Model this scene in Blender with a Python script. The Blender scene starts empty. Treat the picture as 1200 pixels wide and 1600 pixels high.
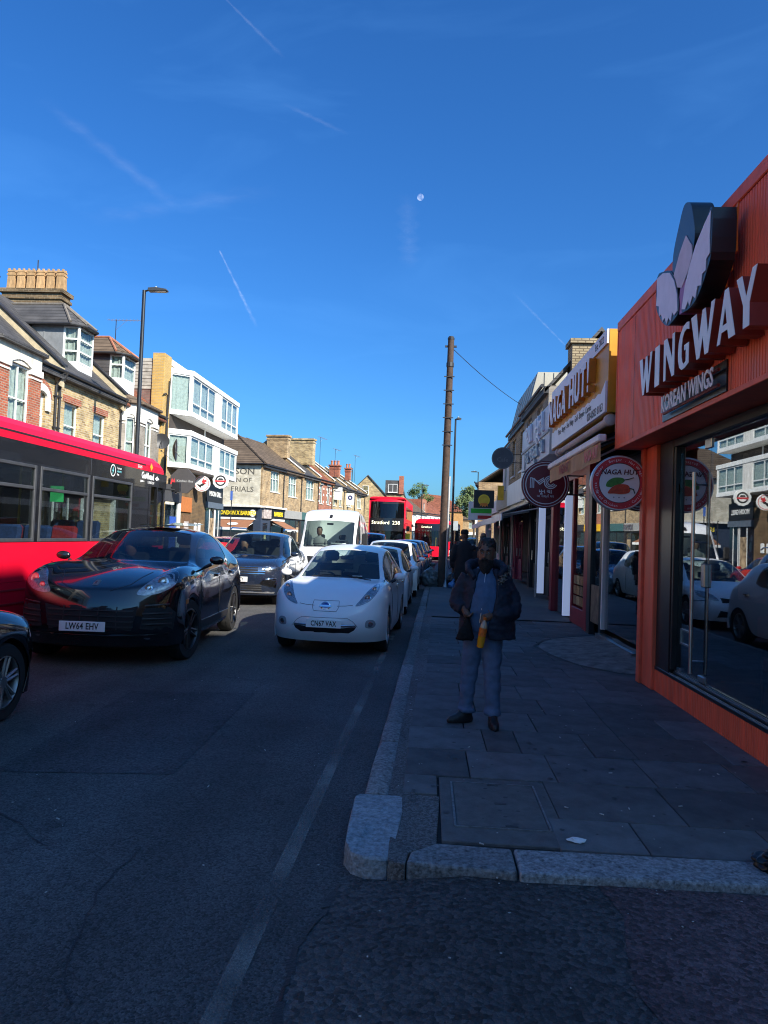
import bpy, bmesh, math, random
from mathutils import Vector as V, Matrix as M
from mathutils.bvhtree import BVHTree
rnd = random.Random(11)
sc = bpy.context.scene
COL = sc.collection
pi = math.pi
rad = math.radians

# ------------------------------------------------------------------ camera
FPX, CAMH = 1150.0, 1.7
ROLL, PITCH, YAW = rad(2.1), rad(1.867), rad(3.453)
fwd = V((-math.sin(YAW)*math.cos(PITCH), math.cos(YAW)*math.cos(PITCH), math.sin(PITCH)))
rt0 = V((math.cos(YAW), math.sin(YAW), 0)); up0 = rt0.cross(fwd)
crt = rt0*math.cos(ROLL)+up0*math.sin(ROLL); cup = up0*math.cos(ROLL)-rt0*math.sin(ROLL)
cam = bpy.data.cameras.new('camera'); camo = bpy.data.objects.new('camera', cam); COL.objects.link(camo)
camo.matrix_world = M(((crt.x, cup.x, -fwd.x, 0), (crt.y, cup.y, -fwd.y, 0), (crt.z, cup.z, -fwd.z, CAMH), (0, 0, 0, 1)))
cam.sensor_fit = 'VERTICAL'; cam.sensor_height = 36; cam.sensor_width = 27; cam.lens = 36*FPX/1600
cam.clip_start = 0.05; cam.clip_end = 12000
sc.camera = camo
# ------------------------------------------------------------------ sky and sun
SUN = V((1.0, -0.9, 0.86)).normalized()          # towards the sun
EL = math.asin(SUN.z); AZ = math.atan2(SUN.x, SUN.y)
w = bpy.data.worlds.new('World'); sc.world = w; w.use_nodes = True
nt = w.node_tree; N = nt.nodes; L = nt.links
for n in list(N): N.remove(n)
sky = N.new('ShaderNodeTexSky'); sky.sky_type = 'NISHITA'; sky.sun_disc = False
sky.sun_elevation = EL; sky.sun_rotation = AZ; sky.air_density = 1.0; sky.dust_density = 1.7; sky.ozone_density = 2.2
hs = N.new('ShaderNodeHueSaturation'); hs.inputs['Saturation'].default_value = 1.22; hs.inputs['Value'].default_value = 1.0
# faint drifting cirrus, the same all round the sky
tc = N.new('ShaderNodeTexCoord'); mp = N.new('ShaderNodeMapping'); mp.inputs['Scale'].default_value = (2.2, 5.0, 9.0); mp.inputs['Rotation'].default_value = (.3, .5, .6)
nz = N.new('ShaderNodeTexNoise'); nz.inputs['Scale'].default_value = 1.3; nz.inputs['Detail'].default_value = 6; nz.inputs['Distortion'].default_value = .7
cr = N.new('ShaderNodeValToRGB'); cr.color_ramp.elements[0].position = .52; cr.color_ramp.elements[0].color = (0, 0, 0, 1)
cr.color_ramp.elements[1].position = .85; cr.color_ramp.elements[1].color = (.10, .10, .10, 1)
mx = N.new('ShaderNodeMixRGB'); mx.inputs[2].default_value = (5.0, 6.6, 9.0, 1)
bg = N.new('ShaderNodeBackground'); bg.inputs['Strength'].default_value = 0.070
wo = N.new('ShaderNodeOutputWorld')
L.new(tc.outputs['Generated'], mp.inputs['Vector']); L.new(mp.outputs[0], nz.inputs['Vector']); L.new(nz.outputs['Fac'], cr.inputs[0])
L.new(sky.outputs[0], hs.inputs['Color']); L.new(hs.outputs[0], mx.inputs[1]); L.new(cr.outputs[0], mx.inputs[0])
tn = N.new('ShaderNodeMixRGB'); tn.blend_type = 'MULTIPLY'; tn.inputs[0].default_value = 1; tn.inputs[2].default_value = (.47, .99, 1.52, 1)   # one even tint over the whole sky
L.new(mx.outputs[0], tn.inputs[1]); L.new(tn.outputs[0], bg.inputs[0]); L.new(bg.outputs[0], wo.inputs[0])
sl = bpy.data.lights.new('sun', 'SUN'); sl.energy = 5.0; sl.angle = rad(0.53); sl.color = (1.0, .93, .80)
so = bpy.data.objects.new('sun', sl); COL.objects.link(so); so.rotation_euler = (-SUN).to_track_quat('-Z', 'Y').to_euler()
so.location = (20, -20, 40)
sc.view_settings.view_transform = 'Standard'; sc.view_settings.look = 'None'; sc.view_settings.exposure = 0.9; sc.view_settings.gamma = 1
sc.view_settings.use_curve_mapping = False
sc.cycles.max_bounces = 8; sc.cycles.transparent_max_bounces = 16; sc.cycles.glossy_bounces = 4; sc.cycles.diffuse_bounces = 4
sc.cycles.filter_width = 1.1; sc.cycles.use_denoising = True; sc.cycles.caustics_reflective = False; sc.cycles.caustics_refractive = False

# ------------------------------------------------------------------ materials
_m = {}
def _new(name):
    m = bpy.data.materials.new(name); m.use_nodes = True; nt = m.node_tree
    b = nt.nodes['Principled BSDF']; return m, nt, nt.nodes, nt.links, b
def mat(name, col, rough=.6, metal=0., var=.12, vs=6., bump=0., bs=60., coat=0., spec=.5, detail=4, rv=.0, tint=.0, streak=0):
    """a surface with mottled colour, fine relief and per-object tint"""
    if name in _m: return _m[name]
    m, nt, N, L, b = _new(name)
    b.inputs['Roughness'].default_value = rough; b.inputs['Metallic'].default_value = metal
    b.inputs['Coat Weight'].default_value = coat; b.inputs['Coat Roughness'].default_value = .03
    b.inputs['Specular IOR Level'].default_value = spec
    tc = N.new('ShaderNodeTexCoord')
    c = (*col, 1)
    if var:
        n1 = N.new('ShaderNodeTexNoise'); n1.inputs['Scale'].default_value = vs; n1.inputs['Detail'].default_value = detail; n1.inputs['Roughness'].default_value = .65
        if streak:   # rain streaks: the mottling is drawn out downwards
            sm = N.new('ShaderNodeMapping'); sm.inputs['Scale'].default_value = (1, 1, streak); L.new(tc.outputs['Object'], sm.inputs[0]); L.new(sm.outputs[0], n1.inputs['Vector'])
        else: L.new(tc.outputs['Object'], n1.inputs['Vector'])
        r = N.new('ShaderNodeMapRange'); r.inputs[1].default_value = .32; r.inputs[2].default_value = .68; r.inputs[3].default_value = 1-var; r.inputs[4].default_value = 1+var
        L.new(n1.outputs['Fac'], r.inputs[0])
        out = r.outputs[0]
        if tint:
            oi = N.new('ShaderNodeObjectInfo'); r2 = N.new('ShaderNodeMapRange'); r2.inputs[3].default_value = 1-tint; r2.inputs[4].default_value = 1+tint
            L.new(oi.outputs['Random'], r2.inputs[0]); mu = N.new('ShaderNodeMath'); mu.operation = 'MULTIPLY'
            L.new(r.outputs[0], mu.inputs[0]); L.new(r2.outputs[0], mu.inputs[1]); out = mu.outputs[0]
        vm = N.new('ShaderNodeVectorMath'); vm.operation = 'SCALE'; vm.inputs[0].default_value = col
        L.new(out, vm.inputs['Scale']); L.new(vm.outputs[0], b.inputs['Base Color'])
        if rv:
            r3 = N.new('ShaderNodeMapRange'); r3.inputs[1].default_value = .3; r3.inputs[2].default_value = .7; r3.inputs[3].default_value = max(0, rough-rv); r3.inputs[4].default_value = rough+rv
            L.new(n1.outputs['Fac'], r3.inputs[0]); L.new(r3.outputs[0], b.inputs['Roughness'])
    else: b.inputs['Base Color'].default_value = c
    if bump:
        n2 = N.new('ShaderNodeTexNoise'); n2.inputs['Scale'].default_value = bs; n2.inputs['Detail'].default_value = 3
        L.new(tc.outputs['Object'], n2.inputs['Vector'])
        bp = N.new('ShaderNodeBump'); bp.inputs['Strength'].default_value = bump; bp.inputs['Distance'].default_value = .01
        L.new(n2.outputs['Fac'], bp.inputs['Height']); L.new(bp.outputs[0], b.inputs['Normal'])
    _m[name] = m; return m
def brick(name, c1, c2, mortar, scale=1., bw=.225, rh=.075, ms=.010, rough=.85, dirt=.35, roof=False):
    if name in _m: return _m[name]
    m, nt, N, L, b = _new(name); b.inputs['Roughness'].default_value = rough; b.inputs['Specular IOR Level'].default_value = .25
    tc = N.new('ShaderNodeTexCoord'); sp = N.new('ShaderNodeSeparateXYZ'); L.new(tc.outputs['Object'], sp.inputs[0])
    a = N.new('ShaderNodeMath'); a.operation = 'ADD'; L.new(sp.outputs[0], a.inputs[0])
    cb = N.new('ShaderNodeCombineXYZ')
    if roof: L.new(sp.outputs[0], cb.inputs[0])
    else: L.new(sp.outputs[1], a.inputs[1]); L.new(a.outputs[0], cb.inputs[0])
    L.new(sp.outputs[2], cb.inputs[1])
    t = N.new('ShaderNodeTexBrick'); t.inputs['Scale'].default_value = scale; t.inputs['Brick Width'].default_value = bw; t.inputs['Row Height'].default_value = rh
    t.inputs['Mortar Size'].default_value = ms; t.inputs['Mortar Smooth'].default_value = .2; t.inputs['Bias'].default_value = -.1
    t.inputs['Color1'].default_value = (*c1, 1); t.inputs['Color2'].default_value = (*c2, 1); t.inputs['Mortar'].default_value = (*mortar, 1)
    L.new(cb.outputs[0], t.inputs['Vector'])
    n = N.new('ShaderNodeTexNoise'); n.inputs['Scale'].default_value = 1.7; n.inputs['Detail'].default_value = 8; L.new(tc.outputs['Object'], n.inputs['Vector'])
    r = N.new('ShaderNodeMapRange'); r.inputs[1].default_value = .3; r.inputs[2].default_value = .7; r.inputs[3].default_value = 1-dirt; r.inputs[4].default_value = 1+dirt*.5; L.new(n.outputs['Fac'], r.inputs[0])
    vm = N.new('ShaderNodeVectorMath'); vm.operation = 'SCALE'; L.new(t.outputs['Color'], vm.inputs[0]); L.new(r.outputs[0], vm.inputs['Scale']); L.new(vm.outputs[0], b.inputs['Base Color'])
    bp = N.new('ShaderNodeBump'); bp.inputs['Strength'].default_value = .6; bp.inputs['Distance'].default_value = .012; bp.invert = True
    L.new(t.outputs['Fac'], bp.inputs['Height']); L.new(bp.outputs[0], b.inputs['Normal'])
    _m[name] = m; return m
def glassm(name, tint, refl=1.5, rough=.01, opacity=.5):
    """glazing: reflects by fresnel, lets a tinted share of the light through, the rest is dark glass"""
    if name in _m: return _m[name]
    m = bpy.data.materials.new(name); m.use_nodes = True; nt = m.node_tree; N = nt.nodes; L = nt.links
    for n in list(N): N.remove(n)
    o = N.new('ShaderNodeOutputMaterial'); tr = N.new('ShaderNodeBsdfTransparent'); tr.inputs[0].default_value = (*tint, 1)
    df = N.new('ShaderNodeBsdfDiffuse'); df.inputs[0].default_value = (.012, .014, .016, 1)
    gl = N.new('ShaderNodeBsdfGlossy'); gl.inputs['Roughness'].default_value = rough; gl.inputs[0].default_value = (.95, .97, 1, 1)
    m1 = N.new('ShaderNodeMixShader'); m1.inputs[0].default_value = opacity; L.new(tr.outputs[0], m1.inputs[1]); L.new(df.outputs[0], m1.inputs[2])
    ge = N.new('ShaderNodeNewGeometry'); dt = N.new('ShaderNodeVectorMath'); dt.operation = 'DOT_PRODUCT'; L.new(ge.outputs['Incoming'], dt.inputs[0]); L.new(ge.outputs['Normal'], dt.inputs[1])
    F0 = ((refl-1)/(refl+1))**2; fr = None
    for op, v1 in (('ABSOLUTE', None), ('SUBTRACT', 1.), ('POWER', 5.), ('MULTIPLY', 1-F0), ('ADD', F0)):   # Schlick's fresnel, the same from both sides
        q = N.new('ShaderNodeMath'); q.operation = op; src = dt.outputs['Value'] if fr is None else fr.outputs[0]
        if op == 'SUBTRACT': q.inputs[0].default_value = 1.; L.new(src, q.inputs[1])
        else:
            L.new(src, q.inputs[0])
            if v1 is not None: q.inputs[1].default_value = v1
        fr = q
    m2 = N.new('ShaderNodeMixShader'); L.new(fr.outputs[0], m2.inputs[0]); L.new(m1.outputs[0], m2.inputs[1]); L.new(gl.outputs[0], m2.inputs[2])
    L.new(m2.outputs[0], o.inputs[0]); _m[name] = m; return m
def emit(name, col, s):
    if name in _m: return _m[name]
    m, nt, N, L, b = _new(name); b.inputs['Base Color'].default_value = (*col, 1)
    b.inputs['Emission Color'].default_value = (*col, 1); b.inputs['Emission Strength'].default_value = s
    _m[name] = m; return m

# ------------------------------------------------------------------ mesh helpers
def link(o): COL.objects.link(o); return o
def tag(o, label=None, cat=None, group=None, kind=None):
    if label: o['label'] = label
    if cat: o['category'] = cat
    if group: o['group'] = group
    if kind: o['kind'] = kind
    return o
def thing(name, label, cat, loc=(0, 0, 0), rz=0., group=None):
    o = bpy.data.objects.new(name, None); o.location = loc; o.rotation_euler = (0, 0, rz); o.empty_display_size = .2
    link(o); return tag(o, label, cat, group)
class MB:
    """collects shapes and links them as ONE mesh object"""
    def __init__(s): s.v = []; s.f = []; s.x = M.Identity(4); s.mi = []; s.cur = 0
    def add(s, vs, fs):
        n = len(s.v); s.v += [s.x @ V(p) for p in vs]; s.f += [tuple(i+n for i in f) for f in fs]; s.mi += [s.cur]*len(fs); return s
    def box(s, x0, x1, y0, y1, z0, z1):
        return s.add([(x0, y0, z0), (x1, y0, z0), (x1, y1, z0), (x0, y1, z0), (x0, y0, z1), (x1, y0, z1), (x1, y1, z1), (x0, y1, z1)],
                     [(3, 2, 1, 0), (4, 5, 6, 7), (0, 1, 5, 4), (1, 2, 6, 5), (2, 3, 7, 6), (3, 0, 4, 7)])
    def cbox(s, c, sx, sy, sz, rz=0, rx=0, ry=0):
        old = s.x; s.x = old @ M.Translation(c) @ M.Rotation(rz, 4, 'Z') @ M.Rotation(ry, 4, 'Y') @ M.Rotation(rx, 4, 'X')
        s.box(-sx/2, sx/2, -sy/2, sy/2, -sz/2, sz/2); s.x = old; return s
    def prism(s, poly, a, b, axis='y'):
        """a polygon (u, v) pushed from a to b along axis: x -> (a,u,v), y -> (u,a,v), z -> (u,v,a)"""
        k = len(poly)
        def P(u, v, t): return (t, u, v) if axis == 'x' else ((u, t, v) if axis == 'y' else (u, v, t))
        vs = [P(u, v, a) for u, v in poly]+[P(u, v, b) for u, v in poly]
        fs = [tuple(range(k))[::-1], tuple(range(k, 2*k))]+[(i, (i+1) % k, (i+1) % k+k, i+k) for i in range(k)]
        return s.add(vs, fs)
    def tube(s, pts, r, n=8, cap=True):
        pts = [V(p) for p in pts]; k = len(pts); rs = r if isinstance(r, (list, tuple)) else [r]*k
        vs = []; fs = []
        for i, p in enumerate(pts):
            d = (pts[min(i+1, k-1)]-pts[max(i-1, 0)]).normalized()
            u = d.cross(V((0, 0, 1)) if abs(d.z) < .95 else V((1, 0, 0))).normalized(); w_ = d.cross(u)
            for j in range(n):
                a = 2*pi*j/n; vs.append(tuple(p+(u*math.cos(a)+w_*math.sin(a))*rs[i]))
        for i in range(k-1):
            for j in range(n): fs.append((i*n+j, i*n+(j+1) % n, (i+1)*n+(j+1) % n, (i+1)*n+j))
        if cap: fs += [tuple(range(n)), tuple(range((k-1)*n, k*n))[::-1]]
        return s.add(vs, fs)
    def lathe(s, prof, n=24, axis='z', c=(0, 0, 0), cap=True):
        """profile of (radius, height) about axis through c"""
        vs = []; fs = []; k = len(prof)
        for r, h in prof:
            for j in range(n):
                a = 2*pi*j/n; u, w_ = r*math.cos(a), r*math.sin(a)
                q = (u, w_, h) if axis == 'z' else ((h, u, w_) if axis == 'x' else (w_, h, u))
                vs.append((q[0]+c[0], q[1]+c[1], q[2]+c[2]))
        for i in range(k-1):
            for j in range(n): fs.append((i*n+j, i*n+(j+1) % n, (i+1)*n+(j+1) % n, (i+1)*n+j))
        if cap: fs += [tuple(range(n))[::-1], tuple(range((k-1)*n, k*n))]
        return s.add(vs, fs)
    def quad(s, a, b, c, d): return s.add([a, b, c, d], [(0, 1, 2, 3)])
    def build(s, name, m, parent=None, smooth=False, bevel=0., label=None, cat=None, group=None, kind=None, seg=1, sub=0, fix=True):
        me = bpy.data.meshes.new(name); me.from_pydata([tuple(p) for p in s.v], [], s.f)
        ms = m if isinstance(m, (list, tuple)) else [m]
        for q in ms: me.materials.append(q)
        if len(ms) > 1: me.polygons.foreach_set('material_index', s.mi)
        if fix or bevel:
            bm = bmesh.new(); bm.from_mesh(me); bmesh.ops.recalc_face_normals(bm, faces=bm.faces)
            if bevel:
                es = [e for e in bm.edges if len(e.link_faces) == 2 and e.calc_face_angle(0) > .5]
                bmesh.ops.bevel(bm, geom=es, offset=bevel, segments=seg, profile=.5, affect='EDGES', clamp_overlap=True)
            bm.to_mesh(me); bm.free()
        if smooth:
            me.polygons.foreach_set('use_smooth', [True]*len(me.polygons))
            if smooth != 'all':
                try: me.set_sharp_from_angle(angle=rad(40))
                except Exception: pass
        o = bpy.data.objects.new(name, me); link(o)
        if parent: o.parent = parent
        if sub: md = o.modifiers.new('s', 'SUBSURF'); md.levels = sub; md.render_levels = sub
        return tag(o, label, cat, group, kind)
def copy_tree(o, parent=None):
    c = o.copy(); link(c)
    if parent: c.parent = parent
    for ch in list(o.children): copy_tree(ch, c)
    return c
def text(s, size, m, name, parent=None, loc=(0, 0, 0), rot=(pi/2, 0, 0), ext=.004, align='CENTER', sx=1., off=0., shear=0., sp=1., lsp=1., label=None, bevel=0.):
    """flat or raised lettering as a mesh; with rot (90,0,0) it reads from -Y"""
    c = bpy.data.curves.new(name, 'FONT'); c.body = s; c.size = size; c.align_x = align; c.align_y = 'CENTER'
    c.extrude = ext; c.offset = off; c.shear = shear; c.space_character = sp; c.space_line = lsp; c.resolution_u = 2; c.bevel_depth = bevel
    t = bpy.data.objects.new('t', c); COL.objects.link(t)
    dg = bpy.context.evaluated_depsgraph_get(); me = bpy.data.meshes.new_from_object(t.evaluated_get(dg)); me.name = name
    bpy.data.objects.remove(t); bpy.data.curves.remove(c)
    me.materials.clear(); me.materials.append(m)
    o = bpy.data.objects.new(name, me); link(o); o.location = loc; o.rotation_euler = rot; o.scale = (sx, 1, 1)
    if parent: o.parent = parent
    return tag(o, label)
def disc(mb, c, r, axis, t0, t1, n=40):
    pr = [(r, t0), (r, t1)]; return mb.lathe(pr, n, axis, c)

# shared materials
white_paint = mat('white paint', (.76, .76, .74), .5, var=.12, vs=5, streak=.2, detail=7)
upvc = mat('white upvc', (.72, .72, .71), .35, var=.04)
black_paint = mat('black paint', (.012, .013, .015), .4, var=.2)
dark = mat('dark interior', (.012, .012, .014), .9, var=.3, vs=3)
steel = mat('brushed steel', (.45, .46, .48), .3, 1., var=.08, vs=20)
chrome = mat('chrome', (.75, .76, .78), .08, 1., var=.03)
rubber = mat('tyre rubber', (.014, .014, .015), .75, var=.25, vs=20)
house_glass = glassm('house window glass', (.9, .94, .93), 1.4, .015, .08)
shop_glass = glassm('shop window glass', (.7, .74, .75), 2.7, .006, .15)
car_glass = glassm('car glass', (.62, .72, .70), 1.55, .01, .12)
net = mat('net curtain', (.50, .53, .50), .9, var=.22, vs=9)
grey_pole = mat('black lamp post', (.014, .015, .018), .35, var=.15, coat=.3)
gold_text = mat('yellow lettering', (.75, .58, .03), .5, var=.05)
white_text = mat('white lettering', (.78, .78, .78), .5, var=.03)
black_text = mat('black lettering', (.01, .01, .012), .5, var=.05)
# ================================================================== GROUND
def asphalt(name, col, stone, bumpd, patch=.25, pale=.0, hue=None):
    m, nt, N, L, b = _new(name); b.inputs['Roughness'].default_value = .82; b.inputs['Specular IOR Level'].default_value = .3
    tc = N.new('ShaderNodeTexCoord')
    big = N.new('ShaderNodeTexNoise'); big.inputs['Scale'].default_value = .7; big.inputs['Detail'].default_value = 7; L.new(tc.outputs['Object'], big.inputs['Vector'])
    fine = N.new('ShaderNodeTexNoise'); fine.inputs['Scale'].default_value = 160; fine.inputs['Detail'].default_value = 2; L.new(tc.outputs['Object'], fine.inputs['Vector'])
    vo = N.new('ShaderNodeTexVoronoi'); vo.inputs['Scale'].default_value = stone; L.new(tc.outputs['Object'], vo.inputs['Vector'])
    vc = N.new('ShaderNodeTexVoronoi'); vc.inputs['Scale'].default_value = 6; vc.feature = 'DISTANCE_TO_EDGE'; vc.inputs['Randomness'].default_value = 1
    wv = N.new('ShaderNodeTexNoise'); wv.inputs['Scale'].default_value = 3; wv.inputs['Detail'].default_value = 4; L.new(tc.outputs['Object'], wv.inputs['Vector'])
    r1 = N.new('ShaderNodeMapRange'); r1.inputs[1].default_value = .3; r1.inputs[2].default_value = .7; r1.inputs[3].default_value = 1-patch; r1.inputs[4].default_value = 1+patch; L.new(big.outputs['Fac'], r1.inputs[0])
    r2 = N.new('ShaderNodeMapRange'); r2.inputs[1].default_value = .25; r2.inputs[2].default_value = .75; r2.inputs[3].default_value = .65; r2.inputs[4].default_value = 1.4; L.new(fine.outputs['Fac'], r2.inputs[0])
    # every stone of the aggregate has its own grey
    sx = N.new('ShaderNodeSeparateColor'); L.new(vo.outputs['Color'], sx.inputs[0])
    r3 = N.new('ShaderNodeMapRange'); r3.inputs[1].default_value = .0; r3.inputs[2].default_value = 1; r3.inputs[3].default_value = .55; r3.inputs[4].default_value = 1.6; L.new(sx.outputs[0], r3.inputs[0])
    mu = N.new('ShaderNodeMath'); mu.operation = 'MULTIPLY'; L.new(r1.outputs[0], mu.inputs[0]); L.new(r2.outputs[0], mu.inputs[1])
    mu2 = N.new('ShaderNodeMath'); mu2.operation = 'MULTIPLY'; L.new(mu.outputs[0], mu2.inputs[0]); L.new(r3.outputs[0], mu2.inputs[1])
    # tracks polished by tyres run along the road; old oil leaves darker spots
    mp = N.new('ShaderNodeMapping'); mp.inputs['Scale'].default_value = (1.25, .035, 1); tk = N.new('ShaderNodeTexNoise'); tk.inputs['Scale'].default_value = 1.0; tk.inputs['Detail'].default_value = 3; L.new(tc.outputs['Object'], mp.inputs[0]); L.new(mp.outputs[0], tk.inputs['Vector'])
    rk = N.new('ShaderNodeMapRange'); rk.inputs[1].default_value = .35; rk.inputs[2].default_value = .65; rk.inputs[3].default_value = .78; rk.inputs[4].default_value = 1.25; L.new(tk.outputs['Fac'], rk.inputs[0])
    ol_ = N.new('ShaderNodeTexNoise'); ol_.inputs['Scale'].default_value = 2.1; ol_.inputs['Detail'].default_value = 6; ol_.inputs['Roughness'].default_value = .7; L.new(tc.outputs['Object'], ol_.inputs['Vector'])
    ro = N.new('ShaderNodeMapRange'); ro.inputs[1].default_value = .58; ro.inputs[2].default_value = .72; ro.inputs[3].default_value = 1.; ro.inputs[4].default_value = .55; L.new(ol_.outputs['Fac'], ro.inputs[0])
    m3 = N.new('ShaderNodeMath'); m3.operation = 'MULTIPLY'; L.new(mu2.outputs[0], m3.inputs[0]); L.new(rk.outputs[0], m3.inputs[1]); m4 = N.new('ShaderNodeMath'); m4.operation = 'MULTIPLY'; L.new(m3.outputs[0], m4.inputs[0]); L.new(ro.outputs[0], m4.inputs[1]); mu2 = m4
    vm = N.new('ShaderNodeVectorMath'); vm.operation = 'SCALE'; vm.inputs[0].default_value = col; L.new(mu2.outputs[0], vm.inputs['Scale']); L.new(vm.outputs[0], b.inputs['Base Color'])
    ad = N.new('ShaderNodeMath'); ad.operation = 'MULTIPLY_ADD'; ad.inputs[1].default_value = .35; L.new(fine.outputs['Fac'], ad.inputs[0])
    sb = N.new('ShaderNodeMath'); sb.operation = 'SUBTRACT'; sb.inputs[0].default_value = 1; L.new(vo.outputs['Distance'], sb.inputs[1]); L.new(sb.outputs[0], ad.inputs[2])
    bp = N.new('ShaderNodeBump'); bp.inputs['Strength'].default_value = 1.; bp.inputs['Distance'].default_value = bumpd; L.new(ad.outputs[0], bp.inputs['Height']); L.new(bp.outputs[0], b.inputs['Normal'])
    return m
road_m = asphalt('road asphalt', (.066, .066, .066), 95, .006, .25)
side_m = asphalt('coarse side asphalt', (.074, .073, .073), 44, .022, .28)
red_m = asphalt('worn red asphalt', (.10, .066, .068), 50, .016, .25)
strip_m = asphalt('strip asphalt', (.125, .12, .116), 90, .004, .3)
far_m = mat('far ground', (.06, .06, .055), .9, var=.3, vs=.02)
def lerp_(a, b, t): return a+(b-a)*t
def kx(y): return -.43+.0155*y+(0 if y < 32 else .00085*(y-32)**2)
def lx(y): return -10.1+(0 if y < 60 else .0009*(y-60)**2)
MB().box(-2500, 2500, -900, 5000, -.30, -.03).build('ground', far_m, kind='structure')
MB().quad((-70, -40, 0), (70, -40, 0), (70, 260, 0), (-70, 260, 0)).build('road', road_m, kind='structure', fix=False)
# side street surface: coarser top coat laid over the carriageway, its ragged edge by the corner
ed = [(-.36, 3.62), (-.40, 3.3), (-.47, 3.05), (-.46, 2.7), (-.44, 2.4), (-.47, 1.8), (-.46, 1.0), (-.5, -2.)]
SZ = .08
mb = MB(); k = len(ed)
mb.add([(x+rnd.uniform(-.012, .012), y, .006) for x, y in ed]+[(.25, y, SZ) for x, y in ed]+[(30, y, SZ) for x, y in ed]+[(x-.02, y, .0005) for x, y in ed], [(i, i+1, k+i+1, k+i) for i in range(k-1)]+[(k+i, k+i+1, 2*k+i+1, 2*k+i) for i in range(k-1)]+[(3*k+i, 3*k+i+1, i+1, i) for i in range(k-1)])
mb.build('side_street', side_m, kind='structure')
mb = MB(); mb.add([(.86+.05*math.sin(i*1.7), 3.6-i*.28, SZ+.004) for i in range(12)]+[(9, 3.6-i*.28, SZ+.004) for i in range(12)], [(i, i+1, 13+i, 12+i) for i in range(11)])
mb.build('road_patch', red_m, kind='structure', label='worn reddish asphalt patch in the side street')
# dark joint between the two surfaces
tar = mat('tar joint', (.008, .008, .009), .55, var=.3, vs=30, bump=.5, bs=90)
mb = MB()
for (a, b) in zip(ed[:-1], ed[1:]):
    for q in range(4):
        f0, f1 = q/4, (q+1)/4; x0 = a[0]+(b[0]-a[0])*f0-.012+rnd.uniform(-.008, .008); x1 = a[0]+(b[0]-a[0])*f1-.012+rnd.uniform(-.008, .008)
        y0 = a[1]+(b[1]-a[1])*f0; y1 = a[1]+(b[1]-a[1])*f1; ww = rnd.uniform(.006, .02)
        mb.quad((x0-ww, y0, .003), (x0+ww, y0, .009), (x1+ww, y1, .009), (x1-ww, y1, .003))
mb.build('road_joint', tar, kind='structure')
# worn edge line along the kerb
m, nt, N, L, b = _new('worn line paint'); b.inputs['Base Color'].default_value = (.26, .25, .225, 1); b.inputs['Roughness'].default_value = .8
tc = N.new('ShaderNodeTexCoord'); n1 = N.new('ShaderNodeTexNoise'); n1.inputs['Scale'].default_value = 130; n1.inputs['Detail'].default_value = 6; n1.inputs['Roughness'].default_value = .8; L.new(tc.outputs['Object'], n1.inputs['Vector'])
n2 = N.new('ShaderNodeTexNoise'); n2.inputs['Scale'].default_value = 1.3; n2.inputs['Detail'].default_value = 3; L.new(tc.outputs['Object'], n2.inputs['Vector'])
a = N.new('ShaderNodeMath'); a.operation = 'MULTIPLY_ADD'; a.inputs[1].default_value = 1.7; L.new(n2.outputs['Fac'], a.inputs[0]); L.new(n1.outputs['Fac'], a.inputs[2])
r = N.new('ShaderNodeMapRange'); r.inputs[1].default_value = 1.14; r.inputs[2].default_value = 1.58; r.inputs[3].default_value = .0; r.inputs[4].default_value = .75; L.new(a.outputs[0], r.inputs[0]); L.new(r.outputs[0], b.inputs['Alpha'])
line_m = m
mb = MB(); ys = [i*.5 for i in range(0, 60)]
mb.add([(-.72+.014*y+s*.042, y, .004) for y in ys for s in (-1, 1)], [(2*i, 2*i+1, 2*i+3, 2*i+2) for i in range(len(ys)-1)])
mb.build('road_marking', line_m, kind='structure', label='worn pale edge line along the kerb', fix=False)
# an old trench patch, a cover frame and hairline cracks in the carriageway
patch_m = asphalt('patched asphalt', (.048, .048, .05), 80, .005, .3)
mb = MB(); mb.add([(-2.9, 4.9, .0035), (-1.7, 5.05, .0035), (-1.75, 7.7, .0035), (-3.0, 7.5, .0035)], [(0, 1, 2, 3)]); mb.build('road_repair', patch_m, kind='structure', label='darker repair patch in the carriageway', fix=False)
mb = MB()
for (x, y, a, n_) in ((-1.75, 7.7, 1.9, 14), (-1.2, 2.6, 2.2, 12), (-2.9, 4.9, -1.4, 12), (-1.0, 5.2, 1.5, 16), (-3.4, 3.4, 1.2, 14)):
    for _ in range(n_):
        a += rnd.uniform(-.45, .45); l_ = rnd.uniform(.07, .16); x1, y1 = x+math.cos(a)*l_, y+math.sin(a)*l_; ww = rnd.uniform(.002, .005); nx, ny = -math.sin(a)*ww, math.cos(a)*ww
        mb.quad((x-nx, y-ny, .0045), (x1-nx, y1-ny, .0045), (x1+nx, y1+ny, .0045), (x+nx, y+ny, .0045)); x, y = x1, y1
mb.build('road_cracks', tar, kind='structure', fix=False)
mb = MB()
for i in range(8): mb.quad((-5.75, 16+i*9, .004), (-5.65, 16+i*9, .004), (-5.65, 19+i*9, .004), (-5.75, 19+i*9, .004))
mb.build('road_markings', mat('white road paint', (.6, .6, .58), .7, var=.2, vs=20), kind='structure')

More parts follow.
